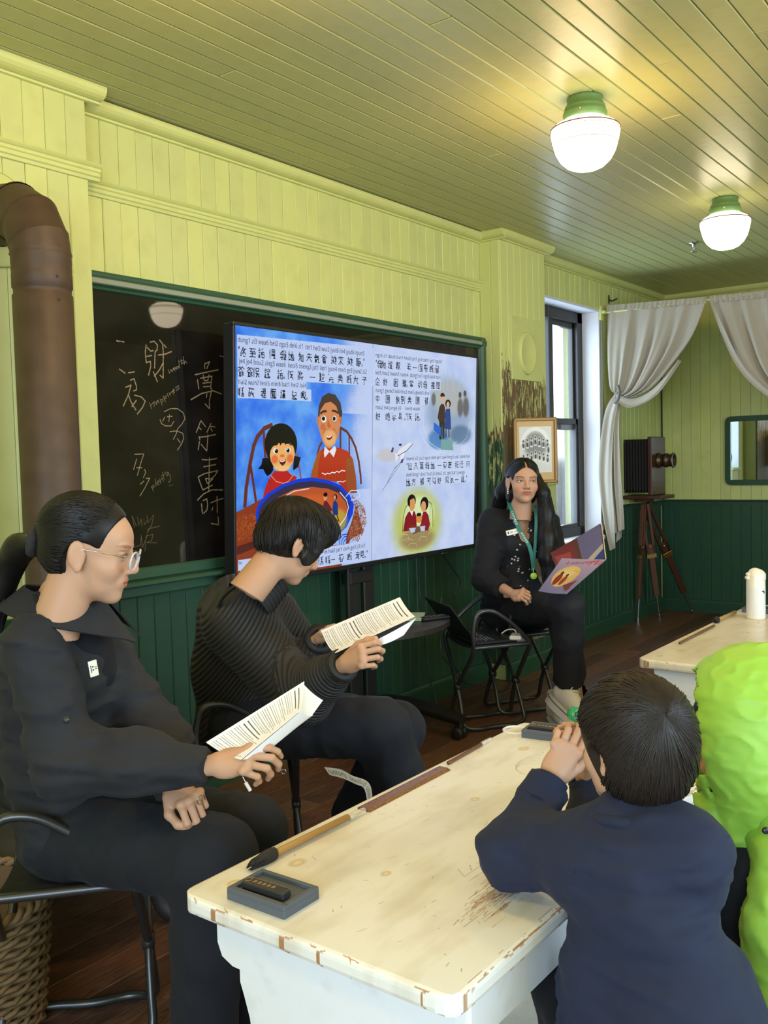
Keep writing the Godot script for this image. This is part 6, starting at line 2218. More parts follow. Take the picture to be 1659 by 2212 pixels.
func build_stools():
	var s := make_stool("black folding stool under the ponytailed woman at left", Vector3(1.28, 0, 1.03), Vector3(0.75, 0, 0.66))
	var items := [["black folding stool under the short-haired reader", Vector3(2.17, 0, 0.705), Vector3(0.74, 0, 0.67)], ["black folding stool holding the open laptop", Vector3(4.09, 0, 0.505), Vector3(0.83, 0, 0.56)], ["black folding stool under the smiling long-haired woman", Vector3(4.44, 0, 0.50), Vector3(0.86, 0, 0.51)]]
	for it in items:
		copy(s, it[0], it[1], atan2(-it[2].z, it[2].x))
	# laptop with its screen folded back
	var d := Vector3(0.83, 0, 0.56).normalized()
	var lp := thing("laptop", "open black laptop resting on a folding stool by the screen", "laptop", Vector3(4.09, 0.452, 0.50), atan2(-d.z, d.x))
	var m := MB.new()
	m.box(Vector3(-0.13, 0, -0.17), Vector3(0.10, 0.014, 0.17), 0.003)
	part("base", m, M.black_plastic, lp)
	var kl := RandomNumberGenerator.new()
	kl.seed = 4
	m = MB.new()
	for r in 5:
		for c in 14:
			m.box(Vector3(-0.11 + r * 0.020, 0.014, -0.155 + c * 0.022), Vector3(-0.094 + r * 0.020, 0.0155, -0.137 + c * 0.022), 0.0006)
	part("keys", m, mat(lin(0.02, 0.02, 0.02), 0.5), lp).set_meta("kind", "stuff")
	m = MB.new()
	for r in 5:
		for c in 14:
			if kl.randf() < 0.8:
				m.box(Vector3(-0.105 + r * 0.020, 0.0155, -0.149 + c * 0.022), Vector3(-0.100 + r * 0.020, 0.0157, -0.143 + c * 0.022), 0)
	part("key_letters", m, mat(Color(0.85, 0.86, 0.85), 0.5), lp).set_meta("kind", "stuff")
	m = MB.new()
	m.box(Vector3(0, 0, -0.17), Vector3(0.008, 0.235, 0.17), 0.003, Transform3D(Basis(Vector3(0, 0, 1), 0.62), Vector3(-0.13, 0.012, 0)))
	part("display_lid", m, M.black_plastic, lp)
	var ad := thing("video_adapter", "white video adapter plugged in on the laptop stool", "adapter", Vector3(4.09, 0.452, 0.50) + Basis(Vector3.UP, atan2(-d.z, d.x)) * Vector3(0.10, 0.0, 0.155), atan2(-d.z, d.x) - 0.6)
	m = MB.new()
	m.box(Vector3(-0.03, 0.012, -0.05), Vector3(0.03, 0.034, 0.05), 0.006)
	part("body", m, mat(lin(0.70, 0.66, 0.56), 0.35), ad)
	m = MB.new()
	m.tube(smooth([Vector3(-0.005, 0.024, -0.05), Vector3(-0.02, 0.04, -0.085), Vector3(-0.06, 0.035, -0.11), Vector3(-0.09, 0.016, -0.10)], 5), 0.004, 6)
	part("lead", m, mat(lin(0.72, 0.68, 0.58), 0.4), ad)

# ---------- people ----------
var skin_mat: StandardMaterial3D

# a head in its own axes: face towards +z, crown towards +y, its left towards +x; eyes at the middle
func head_field(cell: float, ear_left := true) -> Field:
	var F := Field.new(Vector3(-0.105, -0.20, -0.125), Vector3(0.105, 0.13, 0.125), cell)
	F.ell(Vector3(0, 0.032, -0.016), Vector3(0.071, 0.079, 0.094), 0.01)
	F.ell(Vector3(0, -0.018, 0.030), Vector3(0.060, 0.078, 0.054), 0.02)
	F.ell(Vector3(0, -0.066, 0.028), Vector3(0.048, 0.040, 0.050), 0.02)
	F.ell(Vector3(0, -0.092, 0.062), Vector3(0.021, 0.017, 0.019), 0.02)
	F.ell(Vector3(0, 0.034, 0.046), Vector3(0.052, 0.034, 0.034), 0.02)
	for s in [-1.0, 1.0]:
		F.ell(Vector3(s * 0.038, -0.030, 0.052), Vector3(0.022, 0.022, 0.020), 0.018)
		F.ell(Vector3(s * 0.030, 0.019, 0.074), Vector3(0.020, 0.006, 0.010), 0.012)
	# eye hollows, then lids round a slit
	for s in [-1.0, 1.0]:
		F.ell(Vector3(s * 0.032, 0.001, 0.094), Vector3(0.019, 0.011, 0.014), 0.012, Basis(), true)
		F.ell(Vector3(s * 0.0315, 0.001, 0.0685), Vector3(0.0165, 0.0125, 0.0138), 0.004)
		F.ell(Vector3(s * 0.0315, 0.0008, 0.086), Vector3(0.0135, 0.0040, 0.012), 0.002, Basis(Vector3(0, 0, 1), s * 0.07), true)
	F.cap(Vector3(0, 0.010, 0.079), Vector3(0, -0.024, 0.0985), 0.0075, 0.0095, 0.010)
	F.ell(Vector3(0, -0.030, 0.0955), Vector3(0.0115, 0.008, 0.0105), 0.008)
	for s in [-1.0, 1.0]:
		F.ell(Vector3(s * 0.0115, -0.033, 0.087), Vector3(0.0075, 0.0065, 0.009), 0.006)
	F.ell(Vector3(0, -0.056, 0.0755), Vector3(0.026, 0.016, 0.012), 0.012)
	F.ell(Vector3(0, -0.0545, 0.0840), Vector3(0.020, 0.0045, 0.0062), 0.005)
	F.ell(Vector3(0, -0.0635, 0.0832), Vector3(0.017, 0.0052, 0.0062), 0.004)
	F.ell(Vector3(0, -0.0590, 0.0945), Vector3(0.021, 0.0012, 0.008), 0.002, Basis(), true)
	for s in [-1.0, 1.0]:
		var b := Basis(Vector3.UP, s * -0.35) * Basis(Vector3.RIGHT, -0.15)
		F.ell(Vector3(s * 0.0745, -0.008, -0.012), Vector3(0.0075, 0.031, 0.0185), 0.005, b)
		F.ell(Vector3(s * 0.0835, -0.002, -0.008), Vector3(0.0045, 0.019, 0.0095), 0.004, b, true)
		F.ell(Vector3(s * 0.074, -0.035, -0.006), Vector3(0.006, 0.010, 0.008), 0.006)
	F.cap(Vector3(0, -0.04, -0.022), Vector3(0, -0.2, -0.045), 0.050, 0.054, 0.02)
	return F

func face_paint(lips: Color, brow := 1.0) -> Callable:
	return func(p: Vector3) -> Color:
		var c := Color.WHITE
		if p.z < 0.02:
			return c
		var l := Vector2(p.x / 0.023, (p.y + 0.059 - 7.0 * p.x * p.x) / 0.0105).length()
		c = c.lerp(lips, smoothstep(1.15, 0.8, l))
		if absf(p.y + 0.0590 - 7.0 * p.x * p.x) < 0.0016 and absf(p.x) < 0.022:
			c = c.lerp(Color(0.35, 0.16, 0.14), 0.7)
		for s in [-1.0, 1.0]:
			var x: float = p.x * s
			var yb := 0.0195 + 0.004 * sin((x - 0.012) * 60.0) - (0.12 * maxf(0.0, x - 0.043))
			if x > 0.012 and x < 0.054 and p.z > 0.03:
				c = c.lerp(Color(0.10, 0.07, 0.06), brow * 0.85 * smoothstep(0.0045, 0.0018, absf(p.y - yb)) * smoothstep(0.054, 0.046, x))
			var e := Vector2((x - 0.0315) / 0.0165, (p.y - 0.0022) / 0.0062)
			if e.length() < 1.25 and p.y > -0.001:
				c = c.lerp(Color(0.12, 0.08, 0.07), 0.7 * smoothstep(1.25, 0.9, e.length()))
			var ch := Vector2((x - 0.042) / 0.02, (p.y + 0.03) / 0.018).length()
			c = c.lerp(Color(1.0, 0.80, 0.76), 0.5 * smoothstep(1.1, 0.2, ch))
			var nn := Vector3(x - 0.008, p.y + 0.0375, p.z - 0.092).length()
			c = c.lerp(Color(0.4, 0.2, 0.17), 0.7 * smoothstep(0.0052, 0.0028, nn))
		return c

func add_eyes(t: Transform3D, parent: Node3D, look := Vector2.ZERO):
	for s in [-1.0, 1.0]:
		var c := t * Vector3(s * 0.0315, 0.0008, 0.0675)
		var m := MB.new()
		var prof := []
		for k in 13:
			var a := -PI / 2 + PI * k / 12
			prof.append(Vector2(cos(a) * 0.0122, sin(a) * 0.0122))
		m.lathe(prof, 16, Transform3D(Basis(), c))
		var e := part("eyeball", m, M.eye_white, parent)
		m = MB.new()
		var d := (t.basis * Vector3(look.x, look.y, 1.0)).normalized()
		var b := frame(c, d, t.basis.y)
		prof = []
		for k in 7:
			var a := 0.46 * k / 6
			prof.append(Vector2(sin(a) * 0.0126, cos(a) * 0.0126))
		m.lathe(prof, 16, b * Transform3D(Basis(Vector3.RIGHT, PI / 2), Vector3.ZERO))
		part("iris", m, M.iris, e)

# hand in its own axes: wrist at the origin, fingers towards +z, back of the hand +y, thumb towards +x (mirror with side = -1)
func hand_into(m: MB, t: Transform3D, side: float, curls: Array, thumb: Array, scale := 1.0, cell := 0.0025, spread := 0.05):
	var F := Field.new(Vector3(-0.075, -0.085, -0.06), Vector3(0.085, 0.055, 0.19), cell)
	F.cap(Vector3(0, 0, -0.06), Vector3(0, 0, 0.012), 0.0235, 0.023, 0.01, Vector3.UP, 0.78)
	for q in [[0.020, 0.012, 0.0145], [0.0, 0.004, 0.0145], [-0.016, -0.004, 0.0135]]:
		F.cap(Vector3(q[1] * 0.8, 0, 0.012), Vector3(q[0] * 1.15, 0.0, 0.078), 0.0155, q[2] * 0.92, 0.012, Vector3.UP, 0.85)
	F.ell(Vector3(0.022, -0.010, 0.036), Vector3(0.015, 0.013, 0.026), 0.012)
	F.ell(Vector3(-0.020, -0.008, 0.034), Vector3(0.012, 0.011, 0.028), 0.012)
	var bx := [0.0275, 0.0085, -0.0105, -0.0275]
	var lens := [[0.040, 0.023, 0.019], [0.044, 0.027, 0.020], [0.041, 0.025, 0.020], [0.032, 0.019, 0.017]]
	var rads := [0.0086, 0.0089, 0.0085, 0.0076]
	for k in 4:
		var p := Vector3(bx[k], 0.0, [0.080, 0.084, 0.080, 0.072][k])
		var a := 0.0
		F.ell(p + Vector3(0, 0.003, 0), Vector3(0.0095, 0.009, 0.010), 0.006)
		for j in 3:
			a += curls[k][j]
			var sw: float = (1.5 - k) * spread
			var d := Vector3(sin(sw) * cos(a), -sin(a), cos(sw) * cos(a))
			var q: Vector3 = p + d * lens[k][j]
			F.cap(p, q, rads[k] * (1.0 - 0.07 * j), rads[k] * (0.95 - 0.09 * j), 0.003)
			p = q
	var p := Vector3(0.024, -0.008, 0.022)
	for j in 3:
		var d: Vector3 = (thumb[j] as Vector3).normalized()
		var q: Vector3 = p + d * [0.040, 0.031, 0.025][j]
		F.cap(p, q, [0.0135, 0.0105, 0.0098][j], [0.0108, 0.0098, 0.0082][j], 0.006)
		p = q
	var b := Transform3D(t.basis.scaled_local(Vector3(side, 1, 1) * scale), t.origin)
	F.into(m, b)

func bones_field(bones: Array, grow: float, cell: float, k := 0.03) -> Field:
	var lo := Vector3(99, 99, 99)
	var hi := -lo
	for b in bones:
		var r: float = maxf(b[2], b[3]) + grow + 3 * cell
		lo = lo.min(b[0] - Vector3(r, r, r)).min(b[1] - Vector3(r, r, r))
		hi = hi.max(b[0] + Vector3(r, r, r)).max(b[1] + Vector3(r, r, r))
	var F := Field.new(lo, hi, cell)
	for b in bones:
		if b.size() > 4:
			F.cap(b[0], b[1], b[2] + grow, b[3] + grow, k, b[4], b[5])
		else:
			F.cap(b[0], b[1], b[2] + grow, b[3] + grow, k)
	return F

# creases: long soft ridges that follow the limb's bend, plus a fine rumple
func crease(amount: float, freq: float, sd: int, dir := Vector3(0.4, 1.6, 0.4)) -> Callable:
	var n := FastNoiseLite.new()
	n.seed = sd
	n.frequency = 1.0
	n.fractal_octaves = 2
	return func(p: Vector3) -> float:
		var v := n.get_noise_3dv(p * dir * freq)
		var w := 1.0 - 2.0 * absf(v)
		return -amount * w * w + amount * 0.5

func ellipsoid_point(c: Vector3, r: Vector3, d: Vector3) -> Vector3:
	return c + d * (1.0 / (d / r).length())

# where a ray from c leaves the hair's surface
func hair_point(F: Field, c: Vector3, d: Vector3) -> Vector3:
	var r := 0.05
	while r < 0.2 and F.at(c + d * r) < 0.0:
		r += 0.006
	var a := r - 0.006
	for k in 4:
		var q := (a + r) / 2
		if F.at(c + d * q) < 0.0:
			a = q
		else:
			r = q
	return c + d * r

# strands over hair from start directions to end directions, lying on its surface
func comb(m: MB, t: Transform3D, F: Field, c: Vector3, starts: Array, ends: Array, width: float, fly := 0.004, n := 9):
	for i in starts.size():
		var a: Vector3 = starts[i].normalized()
		var b: Vector3 = ends[i].normalized()
		var ang := a.angle_to(b)
		var ax := a.cross(b).normalized() if ang > 0.01 else Vector3.UP
		var pts := []
		var rad := []
		var lift := randf() * randf() * fly
		for k in n + 1:
			var u := float(k) / n
			var d := a.rotated(ax, ang * u)
			pts.append(t * (hair_point(F, c, d) + d * (lift * u * u + 0.0003)))
			rad.append(width * (0.3 + 0.7 * sin(PI * clampf(u * 0.85 + 0.12, 0, 1))))
		m.tube(pts, rad, 4, false)

# strands over an ellipsoid from start directions to end directions
func strands(m: MB, t: Transform3D, c: Vector3, r: Vector3, starts: Array, ends: Array, width: float, lift := 1.0, tails: Array = []):
	for i in starts.size():
		var a: Vector3 = starts[i].normalized()
		var b: Vector3 = ends[i].normalized()
		var ang := a.angle_to(b)
		var ax := a.cross(b).normalized() if ang > 0.01 else Vector3.UP
		var pts := []
		var rad := []
		var n := 9
		var lf := lift * randf_range(0.985, 1.022)
		for k in n + 1:
			var u := float(k) / n
			pts.append(t * ellipsoid_point(c, r * lf, a.rotated(ax, ang * u)))
			rad.append(width * (0.35 + 0.65 * sin(PI * clampf(u * 0.9 + 0.1, 0, 1))))
		if tails.size():
			for q in tails[i]:
				pts.append(q)
				rad.append(width * 0.5)
		m.tube(pts, rad, 4, false)

func hair_material(c: Color, rough := 0.38) -> StandardMaterial3D:
	var m := mat(c, rough, 0.0, 0.36)
	return m

# printed sheet: a quad of four corners with a slight bend
func paper_sheet(a: Vector3, b: Vector3, c: Vector3, d: Vector3, bend: Vector3, thick := 0.0008) -> MB:
	var m := MB.new()
	m.sheet(12, 12, func(u, v): return a.lerp(b, u).lerp(d.lerp(c, u), v) + bend * sin(u * PI) * (0.5 + 0.5 * v), thick)
	return m

func paint_page(sd: int) -> ImageTexture:
	seed(sd)
	var k := Ink.new(300, 400, c8(240, 238, 240))
	var y := 120
	while y < 1880:
		var bold := randf() < 0.3
		var ind := 220 if bold else 160
		for l in (1 if bold else 3 + randi() % 2):
			var x: float = ind
			var stop := randf_range(1300, 1820)
			while x < stop:
				var w := randf_range(24, 70) if bold else randf_range(30, 90)
				k.line("%d %d %d %d" % [x, y, x + w, y], 5.0 if bold else 2.6, c8(66, 66, 78) if bold else c8(128, 128, 138))
				x += w + 26
			y += 62 if bold else 44
		y += 26
	k.line("110 300 110 1000 1880 1000", 1.2, c8(150, 150, 158))
	return k.texture()

func shoe_into(F: Field, heel: Vector3, fwd: Vector3, up: Vector3, s := 1.0):
	F.cap(heel + fwd * 0.03 * s + up * 0.05 * s, heel + fwd * 0.19 * s + up * 0.042 * s, 0.037 * s, 0.034 * s, 0.02)
	F.cap(heel + fwd * 0.03 * s + up * 0.06 * s, heel + fwd * 0.035 * s + up * 0.13 * s, 0.038 * s, 0.040 * s, 0.03)
	F.cap(heel + fwd * 0.05 * s + up * 0.09 * s, heel + fwd * 0.15 * s + up * 0.05 * s, 0.034 * s, 0.03 * s, 0.03)

func figure_materials():
	skin_mat = mat(lin(0.52, 0.29, 0.175), 0.5, 0.0, 0.4)
	skin_mat.vertex_color_use_as_albedo = true
	skin_mat.subsurf_scatter_enabled = true
	skin_mat.subsurf_scatter_strength = 0.12
	M.eye_white = mat(Color(0.88, 0.86, 0.84), 0.15)
	M.iris = mat(lin(0.012, 0.008, 0.006), 0.1)
	M.hair = hair_material(lin(0.008, 0.007, 0.0065), 0.42)
	M.hair2 = hair_material(lin(0.014, 0.011, 0.009), 0.42)
	M.hair_brown = hair_material(lin(0.020, 0.014, 0.010), 0.45)
	var weave := noise_tex(128, 128, 60, [[0.0, Color(0.45, 0.45, 0.45)], [1.0, Color(0.55, 0.55, 0.55)]], 1, 5)
	M.weave = weave
	for q in [["charcoal", 0.022, 0.022, 0.025], ["black_cloth", 0.010, 0.010, 0.012], ["navy", 0.016, 0.020, 0.042], ["slacks", 0.014, 0.015, 0.019]]:
		var m := mat(lin(q[1], q[2], q[3]), 0.8, 0.0, 0.35)
		m.heightmap_enabled = true
		m.heightmap_texture = weave
		m.heightmap_scale = 0.03
		m.rim_enabled = true
		m.rim = 0.25
		m.rim_tint = 0.6
		M[q[0]] = triplanar(m, Vector3(5, 5, 5))
	M.paper = mat(Color(0.93, 0.925, 0.92), 0.7)
	M.badge = mat(Color(0.90, 0.88, 0.80), 0.4)

func badge(parent: Node3D, c: Vector3, n: Vector3, right: Vector3, w: float, h: float):
	var z := n.normalized()
	var x := (right - z * right.dot(z)).normalized()
	var t := Transform3D(Basis(x, z.cross(x), z), c)
	var m := MB.new()
	m.box(Vector3(-w / 2, -h / 2, -0.002), Vector3(w / 2, h / 2, 0.002), 0.001, t)
	var b := part("name_badge", m, M.badge, parent)
	m = MB.new()
	m.box(Vector3(-w * 0.40, -h * 0.22, 0.002), Vector3(-w * 0.30, h * 0.22, 0.0023), 0.0001, t)
	for k in 2:
		m.box(Vector3(-w * 0.22, -h * 0.12 + k * h * 0.2, 0.002), Vector3(-w * 0.02, -h * 0.04 + k * h * 0.2, 0.0023), 0.0001, t)
		m.box(Vector3(w * 0.1, -h * 0.08 + k * h * 0.12, 0.002), Vector3(w * 0.34, -h * 0.03 + k * h * 0.12, 0.0023), 0.0001, t)
	var g := part("print", m, M.ink_black, b)
	g.set_meta("kind", "stuff")

func build_people():
	seed(77)
	figure_materials()
	left_woman()
	reader()
	presenter()
	navy_child()
	green_child()

func left_woman():
	var P := thing("person", "seated person with black ponytail, clear glasses and charcoal jacket at far left, holding sheets", "person", Vector3(1.25, 0, 1.05))
	P.position = Vector3.ZERO
	var F := Vector3(0.72, 0, 0.69)
	var R := Vector3(-0.69, 0, 0.72)
	var hipR := Vector3(1.23, 0.53, 1.085)
	var hipL := Vector3(1.35, 0.53, 0.955)
	var waist := Vector3(1.235, 0.72, 1.06)
	var chest := Vector3(1.205, 0.92, 1.10)
	var shR := Vector3(1.085, 1.035, 1.205)
	var shL := Vector3(1.315, 1.02, 1.02)
	var neck := Vector3(1.198, 1.095, 1.145)
	var elR := Vector3(1.107, 0.768, 1.288)
	var wrR := Vector3(1.242, 0.7789, 1.581)
	var elL := Vector3(1.357, 0.7472, 1.271)
	var wrL := Vector3(1.259, 0.7014, 1.429)
	var knR := Vector3(1.277, 0.5578, 1.531)
	var knL := Vector3(1.469, 0.5282, 1.438)
	var anR := Vector3(1.29, 0.0445, 1.446)
	var anL := Vector3(1.511, -0.0386, 1.315)
	var hd := frame(Vector3(1.203, 1.206, 1.258), Vector3(0.66, -0.22, 0.71), Vector3(0.05, 1, 0.06))
	# skin: head, neck, trunk, limbs, hands in one mesh
	var m := MB.new()
	var HF := head_field(0.003)
	HF.into(m, hd, face_paint(Color(0.86, 0.55, 0.50), 0.8))
	var trunk := [[hipR, hipL, 0.085, 0.085], [hipR.lerp(hipL, 0.5), waist, 0.10, 0.095], [waist, chest, 0.095, 0.11], [shR.lerp(chest, 0.2), shL.lerp(chest, 0.2), 0.06, 0.06], [chest, neck, 0.07, 0.046], [neck, hd * Vector3(0, -0.13, -0.03), 0.05, 0.05], [shR, elR, 0.045, 0.038], [elR, wrR, 0.036, 0.024], [shL, elL, 0.045, 0.038], [elL, wrL, 0.036, 0.024], [hipR, knR, 0.075, 0.055], [knR, anR, 0.052, 0.034], [hipL, knL, 0.075, 0.055], [knL, anL, 0.052, 0.034]]
	bones_field(trunk, -0.006, 0.016).into(m)
	var ha := frame(wrR, Vector3(1.276, 0.7944, 1.656) - wrR, Vector3(-0.45, 0.75, 0.5))
	hand_into(m, ha, 1.0, [[0.35, 0.75, 0.5], [0.5, 0.9, 0.6], [0.65, 1.0, 0.6], [0.8, 1.0, 0.6]], [Vector3(0.5, -0.25, 0.85), Vector3(0.15, -0.25, 1.0), Vector3(-0.05, -0.2, 1.0)], 0.95)
	var hb := frame(wrL, Vector3(1.244, 0.6852, 1.526) - wrL, Vector3(-0.3, 0.8, 0.55))
	hand_into(m, hb, -1.0, [[1.1, 1.2, 0.7], [1.15, 1.3, 0.7], [1.2, 1.3, 0.7], [1.2, 1.3, 0.7]], [Vector3(0.5, -0.5, 0.75), Vector3(-0.1, -0.45, 0.9), Vector3(-0.6, -0.3, 0.7)], 0.95)
	part("body", m, skin_mat, P)
	add_eyes(hd, P, Vector2(0, -0.5))
	# hair drawn back into a low ponytail
	var hf := Field.new(Vector3(-0.11, -0.12, -0.17), Vector3(0.11, 0.14, 0.12), 0.004)
	hf.ell(Vector3(0, 0.036, -0.020), Vector3(0.077, 0.085, 0.099), 0.01)
	hf.ell(Vector3(0, -0.020, -0.045), Vector3(0.062, 0.055, 0.060), 0.03)
	hf.ell(Vector3(0, 0.005, 0.095), Vector3(0.115, 0.088, 0.072), 0.006, Basis(), true)
	hf.ell(Vector3(0.075, -0.03, 0.0), Vector3(0.05, 0.048, 0.040), 0.006, Basis(), true)
	hf.ell(Vector3(-0.075, -0.03, 0.0), Vector3(0.05, 0.048, 0.040), 0.006, Basis(), true)
	hf.ell(Vector3(0, -0.10, 0.02), Vector3(0.2, 0.055, 0.06), 0.006, Basis(), true)
	m = MB.new()
	hf.into(m, hd)
	var hair := part("hair", m, M.hair, P)
	m = MB.new()
	var st := []
	var en := []
	for k in 420:
		var u := randf_range(-1.0, 1.0)
		st.append(Vector3(sin(u * 1.75) * 0.95, 0.85 - absf(u) * 1.15 + randf() * 0.12, cos(u * 1.75) * 0.62 + 0.05 - randf() * 0.5))
		en.append(Vector3(randfn(0, 0.16), randfn(-0.10, 0.10), -1))
	for k in 160:
		var s := 1.0 if k % 2 else -1.0
		st.append(Vector3(s * randf_range(0.3, 0.95), randf_range(-0.62, -0.2), randf_range(-0.55, -0.05)))
		en.append(Vector3(randfn(0, 0.1), randfn(-0.22, 0.06), -1))
	comb(m, hd, hf, Vector3(0, 0.02, -0.03), st, en, 0.0022, 0.0015)
	part("hair_strands", m, M.hair, hair).set_meta("kind", "stuff")
	var root := hd * Vector3(0, -0.005, -0.118)
	m = MB.new()
	var ring := []
	for k in 25:
		ring.append(root + hd.basis * Vector3(cos(TAU * k / 24) * 0.024, sin(TAU * k / 24) * 0.024, 0.002 * sin(k * 2.5)))
	m.tube(ring, 0.012, 8, false)
	part("hair_tie", m, mat(lin(0.02, 0.02, 0.02), 0.9), hair)
	m = MB.new()
	var tail := [root, Vector3(1.127, 1.208, 1.108), Vector3(1.122, 1.165, 1.056), Vector3(1.108, 1.114, 1.042), Vector3(1.089, 1.056, 1.055)]
	for k in 200:
		var o := Vector3(randfn(0, 1), randfn(0, 1), randfn(0, 1)).limit_length(1.6)
		var pts := []
		for i in tail.size():
			pts.append(tail[i] + o * [0.008, 0.017, 0.020, 0.018, 0.010][i] + Vector3(0, -0.02 * absf(o.x), 0) * (i / 4.0))
		m.tube(smooth(pts, 3), 0.0034, 4, false)
	var tf := bones_field([[tail[0], tail[1], 0.018, 0.028], [tail[1], tail[2], 0.028, 0.031], [tail[2], tail[3], 0.031, 0.026], [tail[3], tail[4], 0.026, 0.008]], 0, 0.006)
	tf.into(m)
	part("ponytail", m, M.hair, hair)
	# jacket
	var bones := [[hipR.lerp(hipL, 0.3) + Vector3(0, 0.02, 0), waist, 0.135, 0.125], [waist, chest, 0.125, 0.135], [shR.lerp(chest, 0.25) - Vector3(0, 0.01, 0), shL.lerp(chest, 0.25), 0.068, 0.068], [chest, neck, 0.11, 0.05], [shR - Vector3(0, 0.025, 0), elR, 0.066, 0.072], [elR, elR.lerp(wrR, 0.5), 0.074, 0.062], [elR.lerp(wrR, 0.45), wrR, 0.060, 0.042], [shL, elL, 0.07, 0.07], [elL, wrL, 0.066, 0.046], [hipR, hipR + F * 0.10, 0.105, 0.08], [hipL, hipL + F * 0.08, 0.11, 0.08]]
	var jf := bones_field(bones, 0.0, 0.011, 0.04)
	jf.trim(wrR.lerp(elR, 0.03), (wrR - elR).normalized(), 0.09)
	jf.trim(wrL.lerp(elL, 0.02), (wrL - elL).normalized(), 0.07)
	jf.cap(neck + Vector3(0, 0.02, 0), neck + Vector3(0, 0.2, 0), 0.001, 0.001, 0.001)
	jf.trim(neck + Vector3(0, 0.0, 0), (Vector3(0, 1, 0) - F * 0.25).normalized(), 0.12)
	jf.warp(crease(0.012, 7.0, 3), 0.03)
	jf.warp(crease(0.005, 17.0, 9), 0.03)
	m = MB.new()
	jf.into(m)
	var jk := part("jacket", m, M.charcoal, P)
	# collar: stand and two pointed leaves
	for s in [1.0, -1.0]:
		m = MB.new()
		m.sheet(10, 5, func(u, v):
			var a: float = PI * (0.05 + 0.86 * u) * s
			var d: Vector3 = -F * cos(a) + R * sin(a)
			var drop: float = 0.060 * v * (0.7 + 0.8 * u * u)
			return neck + Vector3(0, 0.030 - 0.045 * u - drop, 0) + d * (0.074 + 0.055 * v + 0.012 * u * v) + F * (0.030 * u), 0.004)
		part("collar", m, M.charcoal, jk)
	m = MB.new()
	m.lathe([Vector2(0.0, 0.0), Vector2(0.007, 0.001), Vector2(0.0075, 0.003), Vector2(0.0, 0.0035)], 14, frame(Vector3(1.07, 0.8752, 1.341), Vector3(-0.6, 0.1, 0.8)) * Transform3D(Basis(Vector3.RIGHT, PI / 2), Vector3.ZERO))
	part("button", m, mat(lin(0.03, 0.03, 0.03), 0.25), jk)
	# knitted high neck under the jacket
	m = MB.new()
	var nf := bones_field([[chest + F * 0.055, neck + F * 0.035, 0.085, 0.058], [neck - Vector3(0, 0.06, 0), neck.lerp(hd * Vector3(0, -0.12, -0.03), 0.55), 0.076, 0.066]], 0, 0.006)
	nf.trim(neck.lerp(hd * Vector3(0, -0.12, -0.03), 0.5), (Vector3(0, 1, 0) + F * 0.3).normalized())
	nf.into(m)
	part("high_neck_top", m, M.black_cloth, P)
	badge(jk, Vector3(1.17, 0.9556, 1.296), Vector3(0.1, 0.15, 1).normalized(), Vector3(0.7, 0.1, 0.4), 0.022, 0.034)
	# trousers
	var legs := [[hipR.lerp(hipL, 0.15), hipR.lerp(hipL, 0.85), 0.115, 0.115], [hipR, knR, 0.100, 0.088], [knR, knR.lerp(anR, 0.35), 0.086, 0.076], [knR.lerp(anR, 0.35), anR, 0.076, 0.072], [hipL, knL, 0.105, 0.084], [knL, anL, 0.082, 0.07]]
	var lf := bones_field(legs, 0, 0.012, 0.035)
	lf.warp(crease(0.006, 6.0, 21, Vector3(1.2, 0.7, 1.2)), 0.03)
	m = MB.new()
	lf.into(m)
	part("trousers", m, M.slacks, P)
	m = MB.new()
	for an in [anR, anL]:
		var sf := Field.new(Vector3(an.x - 0.25, -0.02, an.z - 0.25), Vector3(an.x + 0.25, 0.17, an.z + 0.25), 0.009)
		shoe_into(sf, Vector3(an.x, 0.0, an.z) - F * 0.04, F, Vector3.UP)
		sf.trim(Vector3(an.x, 0.005, an.z), Vector3.DOWN)
		var sm := MB.new()
		sf.into(sm)
		part("shoe", sm, M.black_plastic, P)
	# glasses
	m = MB.new()
	var rim := mat(Color(0.86, 0.86, 0.88, 0.55), 0.1)
	rim.transparency = BaseMaterial3D.TRANSPARENCY_ALPHA
	var gl := Node3D.new()
	gl.name = "glasses"
	P.add_child(gl)
	for s in [-1.0, 1.0]:
		m = MB.new()
		var pts := []
		for k in 29:
			var a := TAU * k / 28
			pts.append(hd * Vector3(s * 0.033 + cos(a) * 0.024, -0.004 + sin(a) * 0.021 * (1.0 if sin(a) < 0 else 0.85), 0.104 - absf(s * 0.033 + cos(a) * 0.024) * 0.14))
		m.tube(pts, 0.0024, 6, false)
		part("rim", m, rim, gl)
		m = MB.new()
		m.face(pts.slice(0, 28), hd.basis.z)
		part("lens", m, M.glass, gl)
		m = MB.new()
		m.tube([hd * Vector3(s * 0.057, 0.004, 0.096), hd * Vector3(s * 0.072, 0.006, 0.06), hd * Vector3(s * 0.076, 0.006, 0.0), hd * Vector3(s * 0.077, -0.012, -0.028)], 0.0011, 6)
		part("temple", m, M.chrome, gl)
	m = MB.new()
	m.tube([hd * Vector3(-0.010, 0.004, 0.1035), hd * Vector3(0, 0.008, 0.106), hd * Vector3(0.010, 0.004, 0.1035)], 0.0014, 6)
	part("bridge", m, M.chrome, gl)
	# ring
	m = MB.new()
	var rp := []
	var rc := Vector3(1.239, 0.7, 1.542)
	for k in 17:
		rp.append(rc + hb.basis * Vector3(cos(TAU * k / 16) * 0.0095, sin(TAU * k / 16) * 0.0095, 0))
	m.tube(rp, 0.0012, 6, false)
	part("finger_ring", m, M.brass, P)
	# the sheet she holds
	var pg := mat(Color.WHITE, 0.7)
	pg.albedo_texture = paint_page(3)
	M.page = pg
	var sh := thing("printed_sheets", "printed sheets held at a slant by the ponytailed woman", "papers", Vector3.ZERO)
